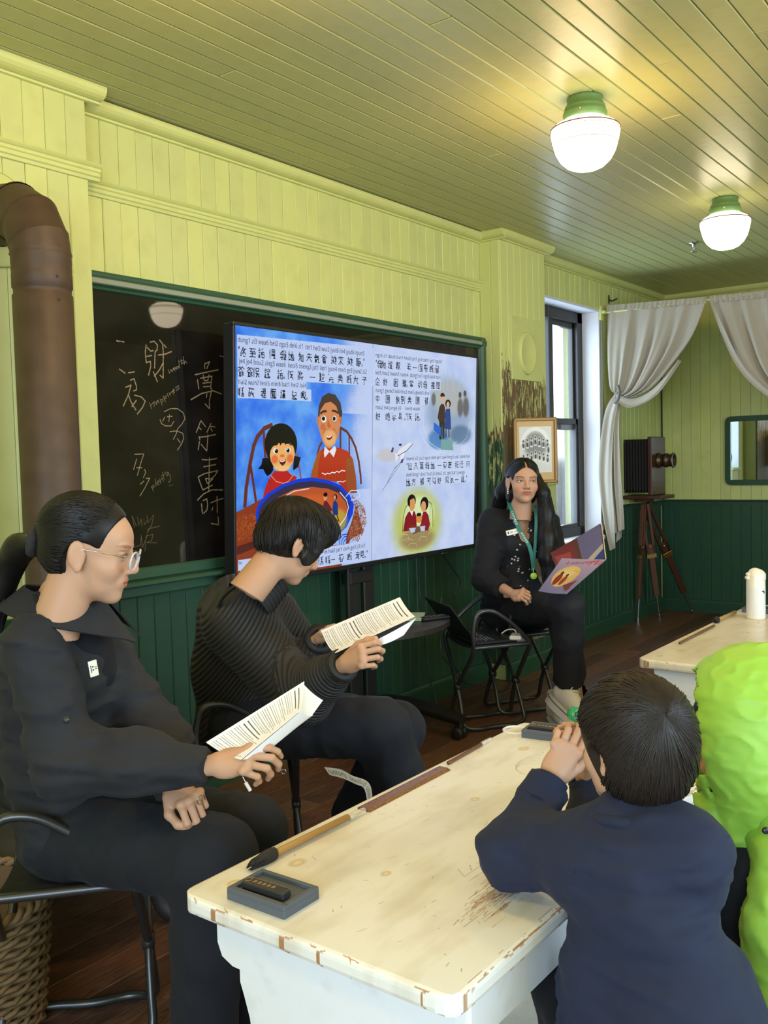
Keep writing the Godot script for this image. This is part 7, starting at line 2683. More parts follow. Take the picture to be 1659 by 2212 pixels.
	part("sheet", paper_sheet(Vector3(1.457, 0.9106, 1.636), Vector3(1.384, 0.8732, 1.692), Vector3(1.248, 0.8004, 1.653), Vector3(1.262, 0.8119, 1.537), Vector3(0.004, -0.008, 0)), pg, sh)
	part("sheet", paper_sheet(Vector3(1.463, 0.9012, 1.629), Vector3(1.501, 0.8611, 1.649), Vector3(1.44, 0.8448, 1.67), Vector3(1.388, 0.8685, 1.674), Vector3(0, -0.006, 0)), M.paper, sh)
	part("sheet", paper_sheet(Vector3(1.386, 0.8705, 1.69), Vector3(1.442, 0.8458, 1.672), Vector3(1.36, 0.8219, 1.665), Vector3(1.252, 0.7997, 1.654), Vector3(0.0, -0.012, 0)), M.paper, sh)
	var key := thing("key_fob", "small white lettered tag dangling below the ponytailed woman's hand", "key ring", Vector3.ZERO)
	m = MB.new()
	m.tube([Vector3(1.34, 0.7111, 1.567), Vector3(1.345, 0.6933, 1.576)], 0.004, 6)
	part("tag", m, M.badge, key)
	m = MB.new()
	m.tube([Vector3(1.337, 0.7229, 1.562), Vector3(1.34, 0.7111, 1.567)], 0.0015, 5)
	part("ring", m, M.chrome, key)

func reader():
	var P := thing("person", "short-haired person in a black pleated high-neck jumper bent over printed sheets", "person")
	var F := Vector3(0.74, 0, 0.67)
	var R := Vector3(-0.67, 0, 0.74)
	var hipR := Vector3(2.105, 0.53, 0.775)
	var hipL := Vector3(2.235, 0.53, 0.635)
	var waist := Vector3(2.13, 0.70, 0.72)
	var chest := Vector3(2.11, 0.88, 0.77)
	var shR := Vector3(1.931, 0.8927, 0.9213)
	var shL := Vector3(2.163, 0.8842, 0.8622)
	var neck := Vector3(2.009, 0.9848, 0.9322)
	var elR := Vector3(1.987, 0.7004, 1.145)
	var wrR := Vector3(1.942, 0.8193, 1.34)
	var elL := Vector3(2.198, 0.724, 0.9895)
	var wrL := Vector3(2.087, 0.8496, 1.13)
	var knR := Vector3(2.317, 0.5221, 1.165)
	var knL := Vector3(2.499, 0.4637, 1.112)
	var anR := Vector3(2.483, 0.139, 1.187)
	var anL := Vector3(2.5, 0.1224, 0.9125)
	var hd := frame(Vector3(2.026, 1.143, 1.089), Vector3(0.82, -0.62, 0.36), Vector3(0.55, 1.0, 0.30))
	var m := MB.new()
	head_field(0.003).into(m, hd, face_paint(Color(0.82, 0.50, 0.46), 0.7))
	var trunk := [[hipR, hipL, 0.085, 0.085], [hipR.lerp(hipL, 0.5), waist, 0.10, 0.095], [waist, chest, 0.095, 0.11], [shR.lerp(chest, 0.2), shL.lerp(chest, 0.2), 0.06, 0.06], [chest, neck, 0.06, 0.044], [neck, hd * Vector3(0, -0.12, -0.03), 0.046, 0.048], [shR, elR, 0.045, 0.038], [elR, wrR, 0.036, 0.024], [shL, elL, 0.045, 0.038], [elL, wrL, 0.036, 0.024], [hipR, knR, 0.075, 0.055], [knR, anR, 0.052, 0.034], [hipL, knL, 0.075, 0.055], [knL, anL, 0.052, 0.034]]
	bones_field(trunk, -0.006, 0.016).into(m)
	var ha := frame(wrR, Vector3(1.937, 0.8607, 1.428) - wrR, Vector3(-0.5, 0.5, 0.75))
	hand_into(m, ha, 1.0, [[0.6, 1.1, 0.7], [0.7, 1.2, 0.7], [0.8, 1.2, 0.7], [0.9, 1.2, 0.7]], [Vector3(0.45, -0.2, 0.85), Vector3(0.1, -0.3, 1.0), Vector3(-0.1, -0.3, 1.0)], 0.98)
	var hb := frame(wrL, Vector3(2.076, 0.9007, 1.243) - wrL, Vector3(0.1, 0.95, -0.25))
	hand_into(m, hb, -1.0, [[0.3, 0.5, 0.3], [0.4, 0.6, 0.4], [0.5, 0.7, 0.4], [0.5, 0.7, 0.4]], [Vector3(0.35, 0.25, 0.9), Vector3(-0.05, 0.1, 1.0), Vector3(-0.1, 0.0, 1.0)], 0.95)
	part("body", m, skin_mat, P)
	add_eyes(hd, P, Vector2(0, -0.5))
	# short cropped hair, longer on top
	var hf := Field.new(Vector3(-0.12, -0.14, -0.15), Vector3(0.12, 0.16, 0.14), 0.004)
	hf.ell(Vector3(0, 0.044, -0.016), Vector3(0.086, 0.088, 0.108), 0.01)
	hf.ell(Vector3(0, -0.022, -0.050), Vector3(0.070, 0.058, 0.060), 0.05)
	hf.ell(Vector3(0, 0.078, 0.045), Vector3(0.068, 0.042, 0.056), 0.05)
	for s in [-1.0, 1.0]:
		hf.ell(Vector3(s * 0.070, 0.0, 0.035), Vector3(0.014, 0.050, 0.028), 0.03)
	hf.ell(Vector3(0, -0.025, 0.115), Vector3(0.085, 0.072, 0.070), 0.008, Basis(), true)
	for s in [-1.0, 1.0]:
		hf.ell(Vector3(s * 0.092, -0.024, -0.012), Vector3(0.03, 0.036, 0.026), 0.008, Basis(), true)
	hf.trim(Vector3(0, -0.078, -0.05), Vector3(0, -1, 0.15).normalized(), 0.5)
	var rough := crease(0.0025, 30.0, 5, Vector3(1.6, 0.5, 0.6))
	hf.warp(rough, 0.02)
	m = MB.new()
	hf.into(m, hd)
	var hair := part("hair", m, M.hair2, P)
	m = MB.new()
	var st := []
	var en := []
	for k in 1100:
		var a := randf() * TAU
		var c0 := Vector3(0.15, 0.85, -0.5).normalized()
		var t1 := c0.cross(Vector3.UP).normalized()
		var t2 := c0.cross(t1)
		var d := t1 * cos(a) + t2 * sin(a)
		st.append(c0 + d * randf_range(0.02, 0.9))
		var e := c0.rotated(c0.cross(d).normalized(), randf_range(1.0, 2.15))
		if e.z > 0.5 and e.y < 0.45:
			e.y = 0.45
		en.append(e + Vector3(randfn(0, 0.06), randfn(0, 0.05), randfn(0, 0.06)))
	comb(m, hd, hf, Vector3(0, 0.015, -0.02), st, en, 0.0022, 0.012)
	part("hair_strands", m, M.hair2, hair).set_meta("kind", "stuff")
	# pleated jumper; pleats run across each bone
	var pleat := Image.create(8, 64, false, Image.FORMAT_RGB8)
	for y in 64:
		var q := 0.5 + 0.5 * cos(TAU * y / 64.0)
		for x in 8:
			pleat.set_pixel(x, y, Color(pow(q, 0.6), pow(q, 0.6), pow(q, 0.6)))
	var pm := mat(lin(0.015, 0.0135, 0.012), 0.62, 0.0, 0.5)
	pm.heightmap_enabled = true
	pm.heightmap_texture = ImageTexture.create_from_image(pleat)
	pm.heightmap_scale = 0.55
	pm.rim_enabled = true
	pm.rim = 0.25
	var bones := [[hipR.lerp(hipL, 0.4), waist, 0.155, 0.145], [waist, chest, 0.145, 0.145], [shR.lerp(chest, 0.25), shL.lerp(chest, 0.25), 0.085, 0.08], [chest, neck, 0.12, 0.058], [shR.lerp(chest, 0.3), elR, 0.105, 0.088], [shR.lerp(chest, 0.6), elR.lerp(waist, 0.2), 0.11, 0.08], [elR, elR.lerp(wrR, 0.55), 0.085, 0.058], [elR.lerp(wrR, 0.5), wrR, 0.056, 0.048], [shL, elL, 0.085, 0.075], [elL, wrL, 0.07, 0.045], [hipR.lerp(hipL, 0.3) - F * 0.03 - Vector3(0, 0.03, 0), hipL + F * 0.06, 0.13, 0.12]]
	var jf := bones_field(bones, 0.0, 0.011, 0.04)
	jf.trim(wrR.lerp(elR, 0.04), (wrR - elR).normalized(), 0.09)
	jf.trim(wrL.lerp(elL, 0.04), (wrL - elL).normalized(), 0.08)
	jf.trim(Vector3(2.006, 0.9942, 0.96), (Vector3(2.007, 1.034, 1.008) - Vector3(2.002, 0.9686, 0.9326)).normalized(), 0.10)
	m = MB.new()
	var fore := (wrR - elR).normalized()
	var upper := Vector3(0.62, -0.62, 0.48).normalized()
	jf.into(m, Transform3D(), null, func(p: Vector3) -> Vector2:
		var u := (p - elR).dot(fore)
		var v := (p - elR).dot(upper)
		if u > 0.02 and (p - elR).length() < 0.3 and p.distance_to(wrR) < 0.24:
			return Vector2(0, u / 0.012)
		return Vector2(0, v / 0.0125))
	var jk := part("jumper", m, pm, P)
	m = MB.new()
	var col := Vector3(2.012, 0.979, 0.9368)
	var up := (Vector3(2.074, 1.032, 0.9548) - col).normalized()
	var prof := []
	for k in 34:
		prof.append(Vector2(0.080 - 0.012 * k / 33.0 + 0.0022 * cos(k * PI / 2.2), -0.03 + k * 0.0034))
	m.lathe(prof, 36, Transform3D(Basis(up.cross(F).cross(up).normalized(), up, up.cross(F).normalized() * -1.0).orthonormalized(), col))
	part("high_neck", m, mat(lin(0.014, 0.013, 0.012), 0.65), jk)
	for q in [[wrR, elR], [wrL, elL]]:
		m = MB.new()
		var d: Vector3 = (q[1] - q[0]).normalized()
		prof = []
		for k in 22:
			prof.append(Vector2(0.046 + 0.0016 * cos(k * PI / 1.6) + 0.0004 * k, 0.0 + k * 0.003))
		prof.push_front(Vector2(0.030, 0.002))
		m.lathe(prof, 28, Transform3D(Basis(d.cross(Vector3.UP).normalized(), d, d.cross(d.cross(Vector3.UP)).normalized() * -1.0).orthonormalized(), q[0]))
		part("ribbed_cuff", m, mat(lin(0.014, 0.013, 0.012), 0.65), jk)
	# bag strap over the shoulder
	m = MB.new()
	m.tube(smooth([Vector3(1.902, 0.9248, 0.8796), Vector3(1.898, 0.9811, 0.9109), Vector3(1.917, 1.021, 0.9567), Vector3(1.944, 1.03, 0.9838), Vector3(1.963, 1.002, 1.003)], 6), 0.006, 6, true, 1.0)
	part("strap", m, M.black_plastic, P)
	# trousers and shoes
	var legs := [[hipR, hipL, 0.12, 0.12], [hipR, knR, 0.118, 0.096], [knR, knR.lerp(anR, 0.4), 0.094, 0.088], [knR.lerp(anR, 0.4), anR, 0.088, 0.095], [hipL, knL, 0.11, 0.088], [knL, anL, 0.086, 0.09]]
	var lf := bones_field(legs, 0, 0.012, 0.035)
	lf.warp(crease(0.007, 6.0, 31, Vector3(1.2, 0.7, 1.2)), 0.03)
	m = MB.new()
	lf.into(m)
	part("trousers", m, M.slacks, P)
	for an in [anR, anL]:
		var sf := Field.new(Vector3(an.x - 0.25, -0.02, an.z - 0.25), Vector3(an.x + 0.25, 0.17, an.z + 0.25), 0.009)
		shoe_into(sf, Vector3(an.x, 0.0, an.z) - F * 0.04, F, Vector3.UP)
		sf.trim(Vector3(an.x, 0.005, an.z), Vector3.DOWN)
		var sm := MB.new()
		sf.into(sm)
		part("shoe", sm, M.black_plastic, P)
	# lettered ribbon lying over the lap
	var k := Ink.new(512, 48, c8(200, 190, 172))
	var f := SystemFont.new()
	f.font_names = PackedStringArray(["Droid Sans"])
	k.latin("customs   beautiful gift   customs", "60 1500 1940 1500 60 500", f, c8(40, 36, 34))
	var rm := mat(Color.WHITE, 0.6)
	rm.albedo_texture = k.texture()
	var rb := thing("lettered_ribbon", "cream lettered ribbon strap trailing over the short-haired reader's lap", "ribbon")
	var path := smooth([Vector3(2.063, 0.4627, 1.151), Vector3(2.085, 0.4578, 1.196), Vector3(2.099, 0.4408, 1.233), Vector3(2.12, 0.4274, 1.262), Vector3(2.129, 0.409, 1.275), Vector3(2.138, 0.3748, 1.274)], 6)
	var path2 := smooth([Vector3(2.064, 0.442, 1.171), Vector3(2.081, 0.4332, 1.211), Vector3(2.095, 0.4192, 1.246), Vector3(2.107, 0.4104, 1.262), Vector3(2.111, 0.3936, 1.27), Vector3(2.12, 0.3595, 1.268)], 6)
	m = MB.new()
	m.sheet(30, 2, func(u, v): return path[int(u * 30)].lerp(path2[int(u * 30)], v), 0.001)
	part("strap", m, rm, rb)
	# the sheets
	var sh := thing("printed_sheets", "printed sheets held in both hands by the short-haired reader", "papers")
	part("sheet", paper_sheet(Vector3(2.128, 0.9869, 1.403), Vector3(2.07, 0.947, 1.496), Vector3(1.931, 0.8518, 1.321), Vector3(2.015, 0.89, 1.197), Vector3(0, -0.012, 0)), M.page, sh)
	part("sheet", paper_sheet(Vector3(1.982, 0.8645, 1.372), Vector3(2.084, 0.9405, 1.49), Vector3(2.056, 0.8948, 1.466), Vector3(1.994, 0.8649, 1.395), Vector3(0, -0.006, 0)), M.paper, sh)
	var tr := thing("charm", "small silver round charm hanging under the short-haired reader's stool", "charm")
	m = MB.new()
	var rp := []
	for q in 17:
		rp.append(Vector3(2.067, 0.4153, 0.9787) + Vector3(cos(TAU * q / 16) * 0.005, sin(TAU * q / 16) * 0.007, cos(TAU * q / 16) * 0.005))
	m.tube(rp, 0.002, 6, false)
	part("ring", m, M.chrome, tr)

func presenter():
	var P := thing("person", "smiling person with long black hair, polka-dot top and teal lanyard holding a picture book", "person")
	var F := Vector3(-0.74, 0, 0.67)
	var R := Vector3(-0.67, 0, -0.74)
	var hipR := Vector3(4.40, 0.54, 0.42)
	var hipL := Vector3(4.47, 0.54, 0.58)
	var waist := Vector3(4.329, 0.702, 0.5346)
	var chest := Vector3(4.313, 0.9332, 0.5759)
	var shR := Vector3(4.231, 1.054, 0.4572)
	var shL := Vector3(4.438, 1.03, 0.6981)
	var neck := Vector3(4.303, 1.116, 0.6125)
	var elR := Vector3(4.128, 0.7525, 0.4811)
	var wrR := Vector3(4.037, 0.6988, 0.6976)
	var elL := Vector3(4.398, 0.7809, 0.7678)
	var wrL := Vector3(4.243, 0.865, 0.8873)
	var knR := Vector3(4.055, 0.6598, 0.9903)
	var knL := Vector3(4.177, 0.6026, 0.8902)
	var anR := Vector3(4.177, 0.242, 0.9243)
	var anL := Vector3(4.293, 0.058, 0.9272)
	var hd := frame(Vector3(4.226, 1.254, 0.6631), Vector3(-0.74, 0.02, 0.67), Vector3(0.03, 1, 0.03))
	hd.basis = hd.basis.scaled_local(Vector3(1.04, 0.99, 0.98))
	var m := MB.new()
	head_field(0.0023).into(m, hd, face_paint(Color(0.80, 0.42, 0.40), 1.0))
	var trunk := [[hipR, hipL, 0.085, 0.085], [hipR.lerp(hipL, 0.5), waist, 0.10, 0.085], [waist, chest, 0.080, 0.085], [shR.lerp(chest, 0.15), shL.lerp(chest, 0.15), 0.052, 0.052], [chest, neck, 0.082, 0.046], [chest + F * 0.02 + R * 0.045, chest + F * 0.02 - R * 0.045, 0.068, 0.068], [neck, hd * Vector3(0, -0.12, -0.03), 0.046, 0.046], [shR, elR, 0.042, 0.036], [elR, wrR, 0.036, 0.023], [shL, elL, 0.042, 0.036], [elL, wrL, 0.036, 0.023], [hipR, knR, 0.07, 0.055], [knR, anR, 0.05, 0.032], [hipL, knL, 0.07, 0.055], [knL, anL, 0.05, 0.032]]
	bones_field(trunk, 0.0, 0.010, 0.025).into(m)
	var ha := frame(wrR, Vector3(3.95, 0.729, 0.8781) - wrR, Vector3(-0.7, 0.6, 0.3))
	hand_into(m, ha, -1.0, [[0.8, 1.2, 0.8], [0.9, 1.25, 0.8], [0.95, 1.3, 0.8], [1.0, 1.3, 0.8]], [Vector3(0.4, 0.15, 0.9), Vector3(0.0, 0.0, 1.0), Vector3(-0.2, 0.0, 1.0)], 0.95)
	var hb := frame(wrL, Vector3(4.185, 0.9488, 1.002) - wrL, Vector3(-0.55, 0.75, 0.4))
	hand_into(m, hb, 1.0, [[0.25, 0.5, 0.3], [0.3, 0.5, 0.3], [0.4, 0.6, 0.4], [0.5, 0.6, 0.4]], [Vector3(0.45, 0.1, 0.9), Vector3(0.1, 0.05, 1.0), Vector3(0.0, 0.0, 1.0)], 0.95)
	part("body", m, skin_mat, P)
	add_eyes(hd, P, Vector2(0.12, 0.10))
	# long hair parted in the middle
	var hf := Field.new(Vector3(-0.11, -0.14, -0.14), Vector3(0.11, 0.14, 0.13), 0.0035)
	hf.ell(Vector3(0, 0.036, -0.016), Vector3(0.079, 0.086, 0.101), 0.01)
	for s in [-1.0, 1.0]:
		hf.ell(Vector3(s * 0.056, -0.03, -0.045), Vector3(0.026, 0.085, 0.055), 0.02)
	hf.ell(Vector3(0, -0.012, 0.110), Vector3(0.062, 0.092, 0.095), 0.006, Basis(), true)
	hf.ell(Vector3(0, 0.105, 0.075), Vector3(0.006, 0.05, 0.05), 0.004, Basis(), true)
	hf.ell(Vector3(-0.078, -0.02, 0.014), Vector3(0.022, 0.05, 0.028), 0.005, Basis(), true)
	m = MB.new()
	hf.into(m, hd)
	var hair := part("hair", m, M.hair, P)
	# the fall over the left shoulder and the one behind the right
	var fall := [hd * Vector3(0.066, 0.03, -0.005), Vector3(4.266, 1.193, 0.7548), Vector3(4.271, 1.086, 0.7712), Vector3(4.247, 0.9692, 0.7839), Vector3(4.226, 0.8653, 0.7983), Vector3(4.205, 0.7739, 0.8124)]
	var back := [hd * Vector3(-0.05, 0.02, -0.06), Vector3(4.247, 1.201, 0.5301), Vector3(4.283, 1.13, 0.4852), Vector3(4.319, 1.003, 0.4446), Vector3(4.329, 0.8772, 0.436)]
	var ff := bones_field([[fall[0], fall[1], 0.024, 0.032], [fall[1], fall[2], 0.032, 0.037], [fall[2], fall[3], 0.037, 0.045], [fall[3], fall[4], 0.045, 0.048], [fall[4], fall[5], 0.046, 0.028], [back[0], back[1], 0.03, 0.035], [back[1], back[2], 0.035, 0.03], [back[2], back[3], 0.03, 0.02]], 0, 0.007)
	m = MB.new()
	ff.into(m)
	part("hair_fall", m, M.hair, hair)
	m = MB.new()
	var st := []
	var en := []
	var tails := []
	for k in 420:
		var s := 1.0 if k % 5 < 3 else -1.0
		st.append(Vector3(s * randf_range(0.03, 0.12), 0.95, randf_range(-0.5, 0.62)))
		en.append(Vector3(s * 1.0, randf_range(-0.35, 0.05), randf_range(-0.75, 0.10) if s > 0 else randf_range(-0.9, -0.3)))
		var o := Vector3(randfn(0, 1), 0, randfn(0, 1)).limit_length(1.5)
		var t := []
		var g: Array = fall if s > 0 else back
		for i in range(1, g.size()):
			t.append(g[i] + o * ([0.02, 0.024, 0.028, 0.030, 0.03, 0.02][i]) + Vector3(0, randf_range(-0.05, 0.02) if i == g.size() - 1 else 0.0, 0))
		tails.append(smooth(t, 3))
	strands(m, hd, Vector3(0, 0.036, -0.016), Vector3(0.0795, 0.0865, 0.1015), st, en, 0.0026, 1.0, tails)
	part("hair_strands", m, M.hair, hair).set_meta("kind", "stuff")
	# polka-dot top
	var k := Ink.new(256, 256, c8(20, 20, 24))
	for i in 26:
		var x := randf_range(60, 1940)
		var y := randf_range(60, 1940)
		k.blob("%d %d %d %d" % [x - 46, y - 46, x + 46, y + 46], c8(226, 222, 206))
	var dots := mat(Color.WHITE, 0.75)
	dots.albedo_texture = k.texture()
	dots.uv1_triplanar_sharpness = 16.0
	triplanar(dots, Vector3(5.2, 5.2, 5.2))
	var torso := [[hipR.lerp(hipL, 0.5), waist, 0.105, 0.094], [waist, chest, 0.092, 0.098], [shR.lerp(chest, 0.35), shL.lerp(chest, 0.35), 0.055, 0.055], [chest, neck, 0.092, 0.05], [chest + F * 0.025 + R * 0.05, chest + F * 0.025 - R * 0.05, 0.075, 0.075]]
	var tf := bones_field(torso, 0.002, 0.009, 0.03)
	tf.ell(neck + F * 0.09 + Vector3(0, -0.06, 0), Vector3(0.060, 0.135, 0.060), 0.006, Basis(), true)
	tf.ell(neck + Vector3(0, 0.02, 0), Vector3(0.085, 0.06, 0.085), 0.006, Basis(), true)
	m = MB.new()
	tf.into(m)
	part("dotted_top", m, dots, P)
	# cardigan
	var bones := torso + [[shR.lerp(chest, 0.1), elR, 0.066, 0.058], [elR, wrR.lerp(elR, 0.30), 0.056, 0.046], [shL.lerp(chest, 0.1), elL, 0.066, 0.058], [elL, wrL, 0.056, 0.042], [shR.lerp(chest, 0.2), shL.lerp(chest, 0.2), 0.062, 0.062], [hipR, waist + R * 0.05, 0.11, 0.09], [hipL, waist - R * 0.04, 0.10, 0.09]]
	var cf := bones_field(bones, 0.010, 0.010, 0.03)
	var fb := frame(chest, F).basis
	cf.ell(chest.lerp(waist, 0.45) + F * 0.14 - R * 0.012, Vector3(0.088, 0.27, 0.10), 0.006, fb, true)
	cf.ell(neck + F * 0.07 + Vector3(0, -0.02, 0), Vector3(0.068, 0.13, 0.09), 0.006, fb, true)
	cf.ell(neck + Vector3(0, 0.03, 0), Vector3(0.075, 0.07, 0.075), 0.006, Basis(), true)
	cf.trim(wrR.lerp(elR, 0.34), (wrR - elR).normalized(), 0.10)
	cf.trim(wrL.lerp(elL, 0.12), (wrL - elL).normalized(), 0.08)
	cf.warp(crease(0.005, 9.0, 41), 0.03)
	m = MB.new()
	cf.into(m)
	var cd := part("cardigan", m, M.black_cloth, P)
	badge(cd, Vector3(4.157, 0.9985, 0.637), F + Vector3(0.05, 0.1, 0), Vector3(0.67, 0.20, 0.74), 0.072, 0.027)
	# belt with rings
	m = MB.new()
	var bp := []
	for q in 13:
		var a := -1.2 + 2.4 * q / 12
		bp.append(waist + Vector3(0, 0.0, 0) + (F * cos(a) + R * sin(a)) * 0.103)
	m.tube(bp, 0.012, 6, true, 0.3, Vector3.UP)
	part("belt", m, mat(lin(0.06, 0.02, 0.015), 0.4), P)
	# lanyard with its yellow-green reel
	k = Ink.new(512, 48, c8(20, 108, 96))
	var f := SystemFont.new()
	f.font_names = PackedStringArray(["Droid Sans"])
	k.latin("CHINES", "330 1450 640 1450 330 500", f, c8(220, 236, 230))
	for q in 5:
		for j in 3:
			k.line("%d %d %d %d" % [860 + q * 70, 600 + j * 400, 915 + q * 70, 600 + j * 400], 3.0, c8(190, 214, 206))
		k.line("%d 500 %d 1500" % [888 + q * 70, 888 + q * 70], 3.0, c8(190, 214, 206))
	var teal := mat(Color.WHITE, 0.55)
	teal.albedo_texture = k.texture()
	var lan := thing("lanyard", "teal lettered lanyard with a yellow-green reel hanging round the presenter's neck", "lanyard")
	var la := smooth([Vector3(4.209, 1.154, 0.5838), Vector3(4.186, 1.103, 0.6171), Vector3(4.173, 1.029, 0.6555), Vector3(4.176, 0.9723, 0.6899), Vector3(4.183, 0.9205, 0.7169), Vector3(4.19, 0.8587, 0.7275), Vector3(4.194, 0.8015, 0.7297)], 6)
	m = MB.new()
	m.sheet(36, 2, func(u, v): return la[int(u * 36)] + Vector3(0.008 * (v - 0.5), 0.004 * (v - 0.5), 0.010 * (v - 0.5)) * 1.45, 0.0012)
	part("ribbon", m, teal, lan)
	var lb := smooth([Vector3(4.282, 1.127, 0.6998), Vector3(4.237, 1.064, 0.7281), Vector3(4.213, 0.9706, 0.7359), Vector3(4.203, 0.8647, 0.7317), Vector3(4.198, 0.801, 0.7278)], 6)
	m = MB.new()
	m.sheet(24, 2, func(u, v): return lb[int(u * 24)] + Vector3(0.008 * (v - 0.5), 0.004 * (v - 0.5), 0.010 * (v - 0.5)) * 1.2, 0.0012)
	part("ribbon", m, mat(lin(0.01, 0.14, 0.115), 0.55), lan)
	var rt := frame(Vector3(4.18, 0.7751, 0.7381), F) * Transform3D(Basis(Vector3.RIGHT, PI / 2), Vector3.ZERO)
	m = MB.new()
	m.lathe([Vector2(0.0, 0.008), Vector2(0.015, 0.007), Vector2(0.0175, 0.004), Vector2(0.0175, 0.0), Vector2(0.0, 0.0)], 24, rt)
	part("reel", m, mat(lin(0.34, 0.58, 0.06), 0.4), lan)
	m = MB.new()
	m.tube([Vector3(4.195, 0.8109, 0.7295), Vector3(4.186, 0.7933, 0.7355)], 0.0035, 6)
	part("clip", m, M.chrome, lan)
	# earrings and necklaces
	for s in [[-1, 1.0], [1, 1.0]]:
		m = MB.new()
		for q in 3:
			m.lathe([Vector2(0.0, -0.004), Vector2(0.003, -0.003), Vector2(0.004, 0.0), Vector2(0.003, 0.003), Vector2(0.0, 0.004)], 10, hd * Transform3D(Basis(), Vector3(s[0] * 0.0765, -0.044 - q * 0.009, 0.004)))
		part("earring", m, mat(Color(0.93, 0.90, 0.84), 0.2), P)
	for q in [[0.045, 0.052, 0.001], [0.085, 0.058, 0.0008]]:
		m = MB.new()
		var np := []
		for i in 21:
			var a := -1.25 + 2.5 * i / 20
			np.append(neck + Vector3(0, 0.012 - q[0] * pow(cos(a), 2.0), 0) + (F * cos(a) + R * sin(a)) * (q[1] + 0.030 * cos(a)))
		m.tube(np, q[2], 5)
		part("necklace", m, mat(lin(0.16, 0.03, 0.02), 0.4), P)
	m = MB.new()
	m.lathe([Vector2(0.0, -0.008), Vector2(0.006, -0.005), Vector2(0.007, 0.0), Vector2(0.005, 0.006), Vector2(0.0, 0.008)], 12, Transform3D(Basis(), Vector3(4.218, 0.9952, 0.694)))
	part("pendant", m, M.ink_black, P)
	# trousers: the right leg crossed over the left
	var legs := [[hipR, hipL, 0.115, 0.115], [hipR, knR, 0.098, 0.078], [knR, knR.lerp(anR, 0.4), 0.076, 0.072], [knR.lerp(anR, 0.4), anR, 0.072, 0.078], [hipL, knL, 0.095, 0.075], [knL, anL, 0.074, 0.072]]
	var lf := bones_field(legs, 0, 0.011, 0.03)
	lf.trim(anR + Vector3(0, 0.01, 0), (anR - knR).normalized(), 0.16)
	lf.warp(crease(0.005, 7.0, 51, Vector3(1.2, 0.7, 1.2)), 0.03)
	m = MB.new()
	lf.into(m)
	part("trousers", m, mat(lin(0.008, 0.008, 0.0095), 0.8), P)
	# white platform high-tops
	var canvas := mat(lin(0.62, 0.58, 0.47), 0.7)
	var rubber := mat(lin(0.60, 0.55, 0.50), 0.5)
	var dark := mat(lin(0.03, 0.03, 0.03), 0.5)
	for q in [[Vector3(4.152, 0.1415, 0.8335), (Vector3(4.078, 0.055, 1.009) - Vector3(4.152, 0.1415, 0.8335)), Vector3(4.156, 0.2424, 0.9295) - Vector3(4.152, 0.1415, 0.8335)], [Vector3(4.247, 0, 0.8036), Vector3(3.993, 0, 1.039) - Vector3(4.247, 0, 0.8036), Vector3.UP]]:
		var fw: Vector3 = q[1].normalized()
		var up: Vector3 = (q[2] - fw * fw.dot(q[2])).normalized()
		var b: Vector3 = q[0]
		var sd := up.cross(fw).normalized()
		var sh := MeshInstance3D.new()
		var sf := Field.new(b - Vector3(0.3, 0.1, 0.3), b + Vector3(0.3, 0.28, 0.3), 0.007)
		shoe_into(sf, b + up * 0.03, fw, up, 1.05)
		sf.trim(b + up * 0.045, -up)
		sf.trim(b + up * 0.19, up)
		m = MB.new()
		sf.into(m)
		var shoe := part("shoe", m, canvas, P)
		m = MB.new()
		var ol := []
		for i in 28:
			var a := TAU * i / 28
			ol.append(Vector2(0.105 + cos(a) * 0.13, sin(a) * (0.048 - 0.008 * cos(a))))
		m.prism(ol, 0.0, 0.048, Transform3D(Basis(fw, sd, up), b - fw * 0.005))
		part("platform_sole", m, rubber, shoe)
		m = MB.new()
		var st2 := []
		for i in 29:
			var a := TAU * i / 28
			st2.append(b + fw * (0.10 + cos(a) * 0.131) + sd * sin(a) * (0.049 - 0.008 * cos(a)) + up * 0.036)
		m.tube(st2, 0.0022, 5, false)
		part("sole_stripe", m, dark, shoe)
		m = MB.new()
		for i in 7:
			var c: Vector3 = b + fw * (0.155 - 0.017 * i) + up * (0.098 + 0.0135 * i)
			m.tube([c - sd * 0.022, c + up * 0.006 + fw * 0.004, c + sd * 0.022], 0.0036, 5)
		for s in [-1, 1]:
			m.tube(smooth([b + fw * 0.06 + up * 0.178, b + fw * 0.085 + up * 0.17 + sd * s * 0.02, b + fw * 0.09 + up * 0.14 + sd * s * 0.03], 4), 0.003, 5)
		part("laces", m, mat(lin(0.66, 0.62, 0.50), 0.8), shoe)
		sh.free()
	# picture book held open
	var bk := thing("picture_book", "open picture book with a lilac cover and yellow oval scene, held by the presenter", "book")
	k = Ink.new(384, 384, c8(150, 128, 150))
	for y in 384:
		for x in 384:
			k.im.set_pixel(x, y, c8(158, 136, 152).lerp(c8(112, 104, 138), clampf(y / 384.0 * 0.9 + 0.3 * (1.0 - x / 384.0) - 0.1, 0, 1)))
	k.blob("240 420 1500 1640", c8(196, 162, 92))
	k.blob("380 520 1300 1200", c8(206, 178, 116), true)
	k.blob("420 900 760 1560", c8(128, 44, 36))
	k.blob("820 1000 1080 1540", c8(134, 60, 46))
	k.blob("500 760 660 960", c8(70, 40, 34))
	k.blob("860 880 1000 1040", c8(70, 40, 34))
	for i in 26:
		var x := randf_range(300, 1950)
		k.blob("%d %d %d %d" % [x, 60 + randf() * 240, x + 60, 110 + randf() * 260], c8(176, 60, 70))
	for i in 4:
		k.line("%d 60 %d 200 %d 320" % [1900 - i * 60, 1300 - i * 180, 700 - i * 120], 2.0, c8(110, 50, 50))
	k.line("700 640 1400 700", 1.6, c8(130, 96, 60))
	k.line("700 700 1360 760", 1.6, c8(130, 96, 60))
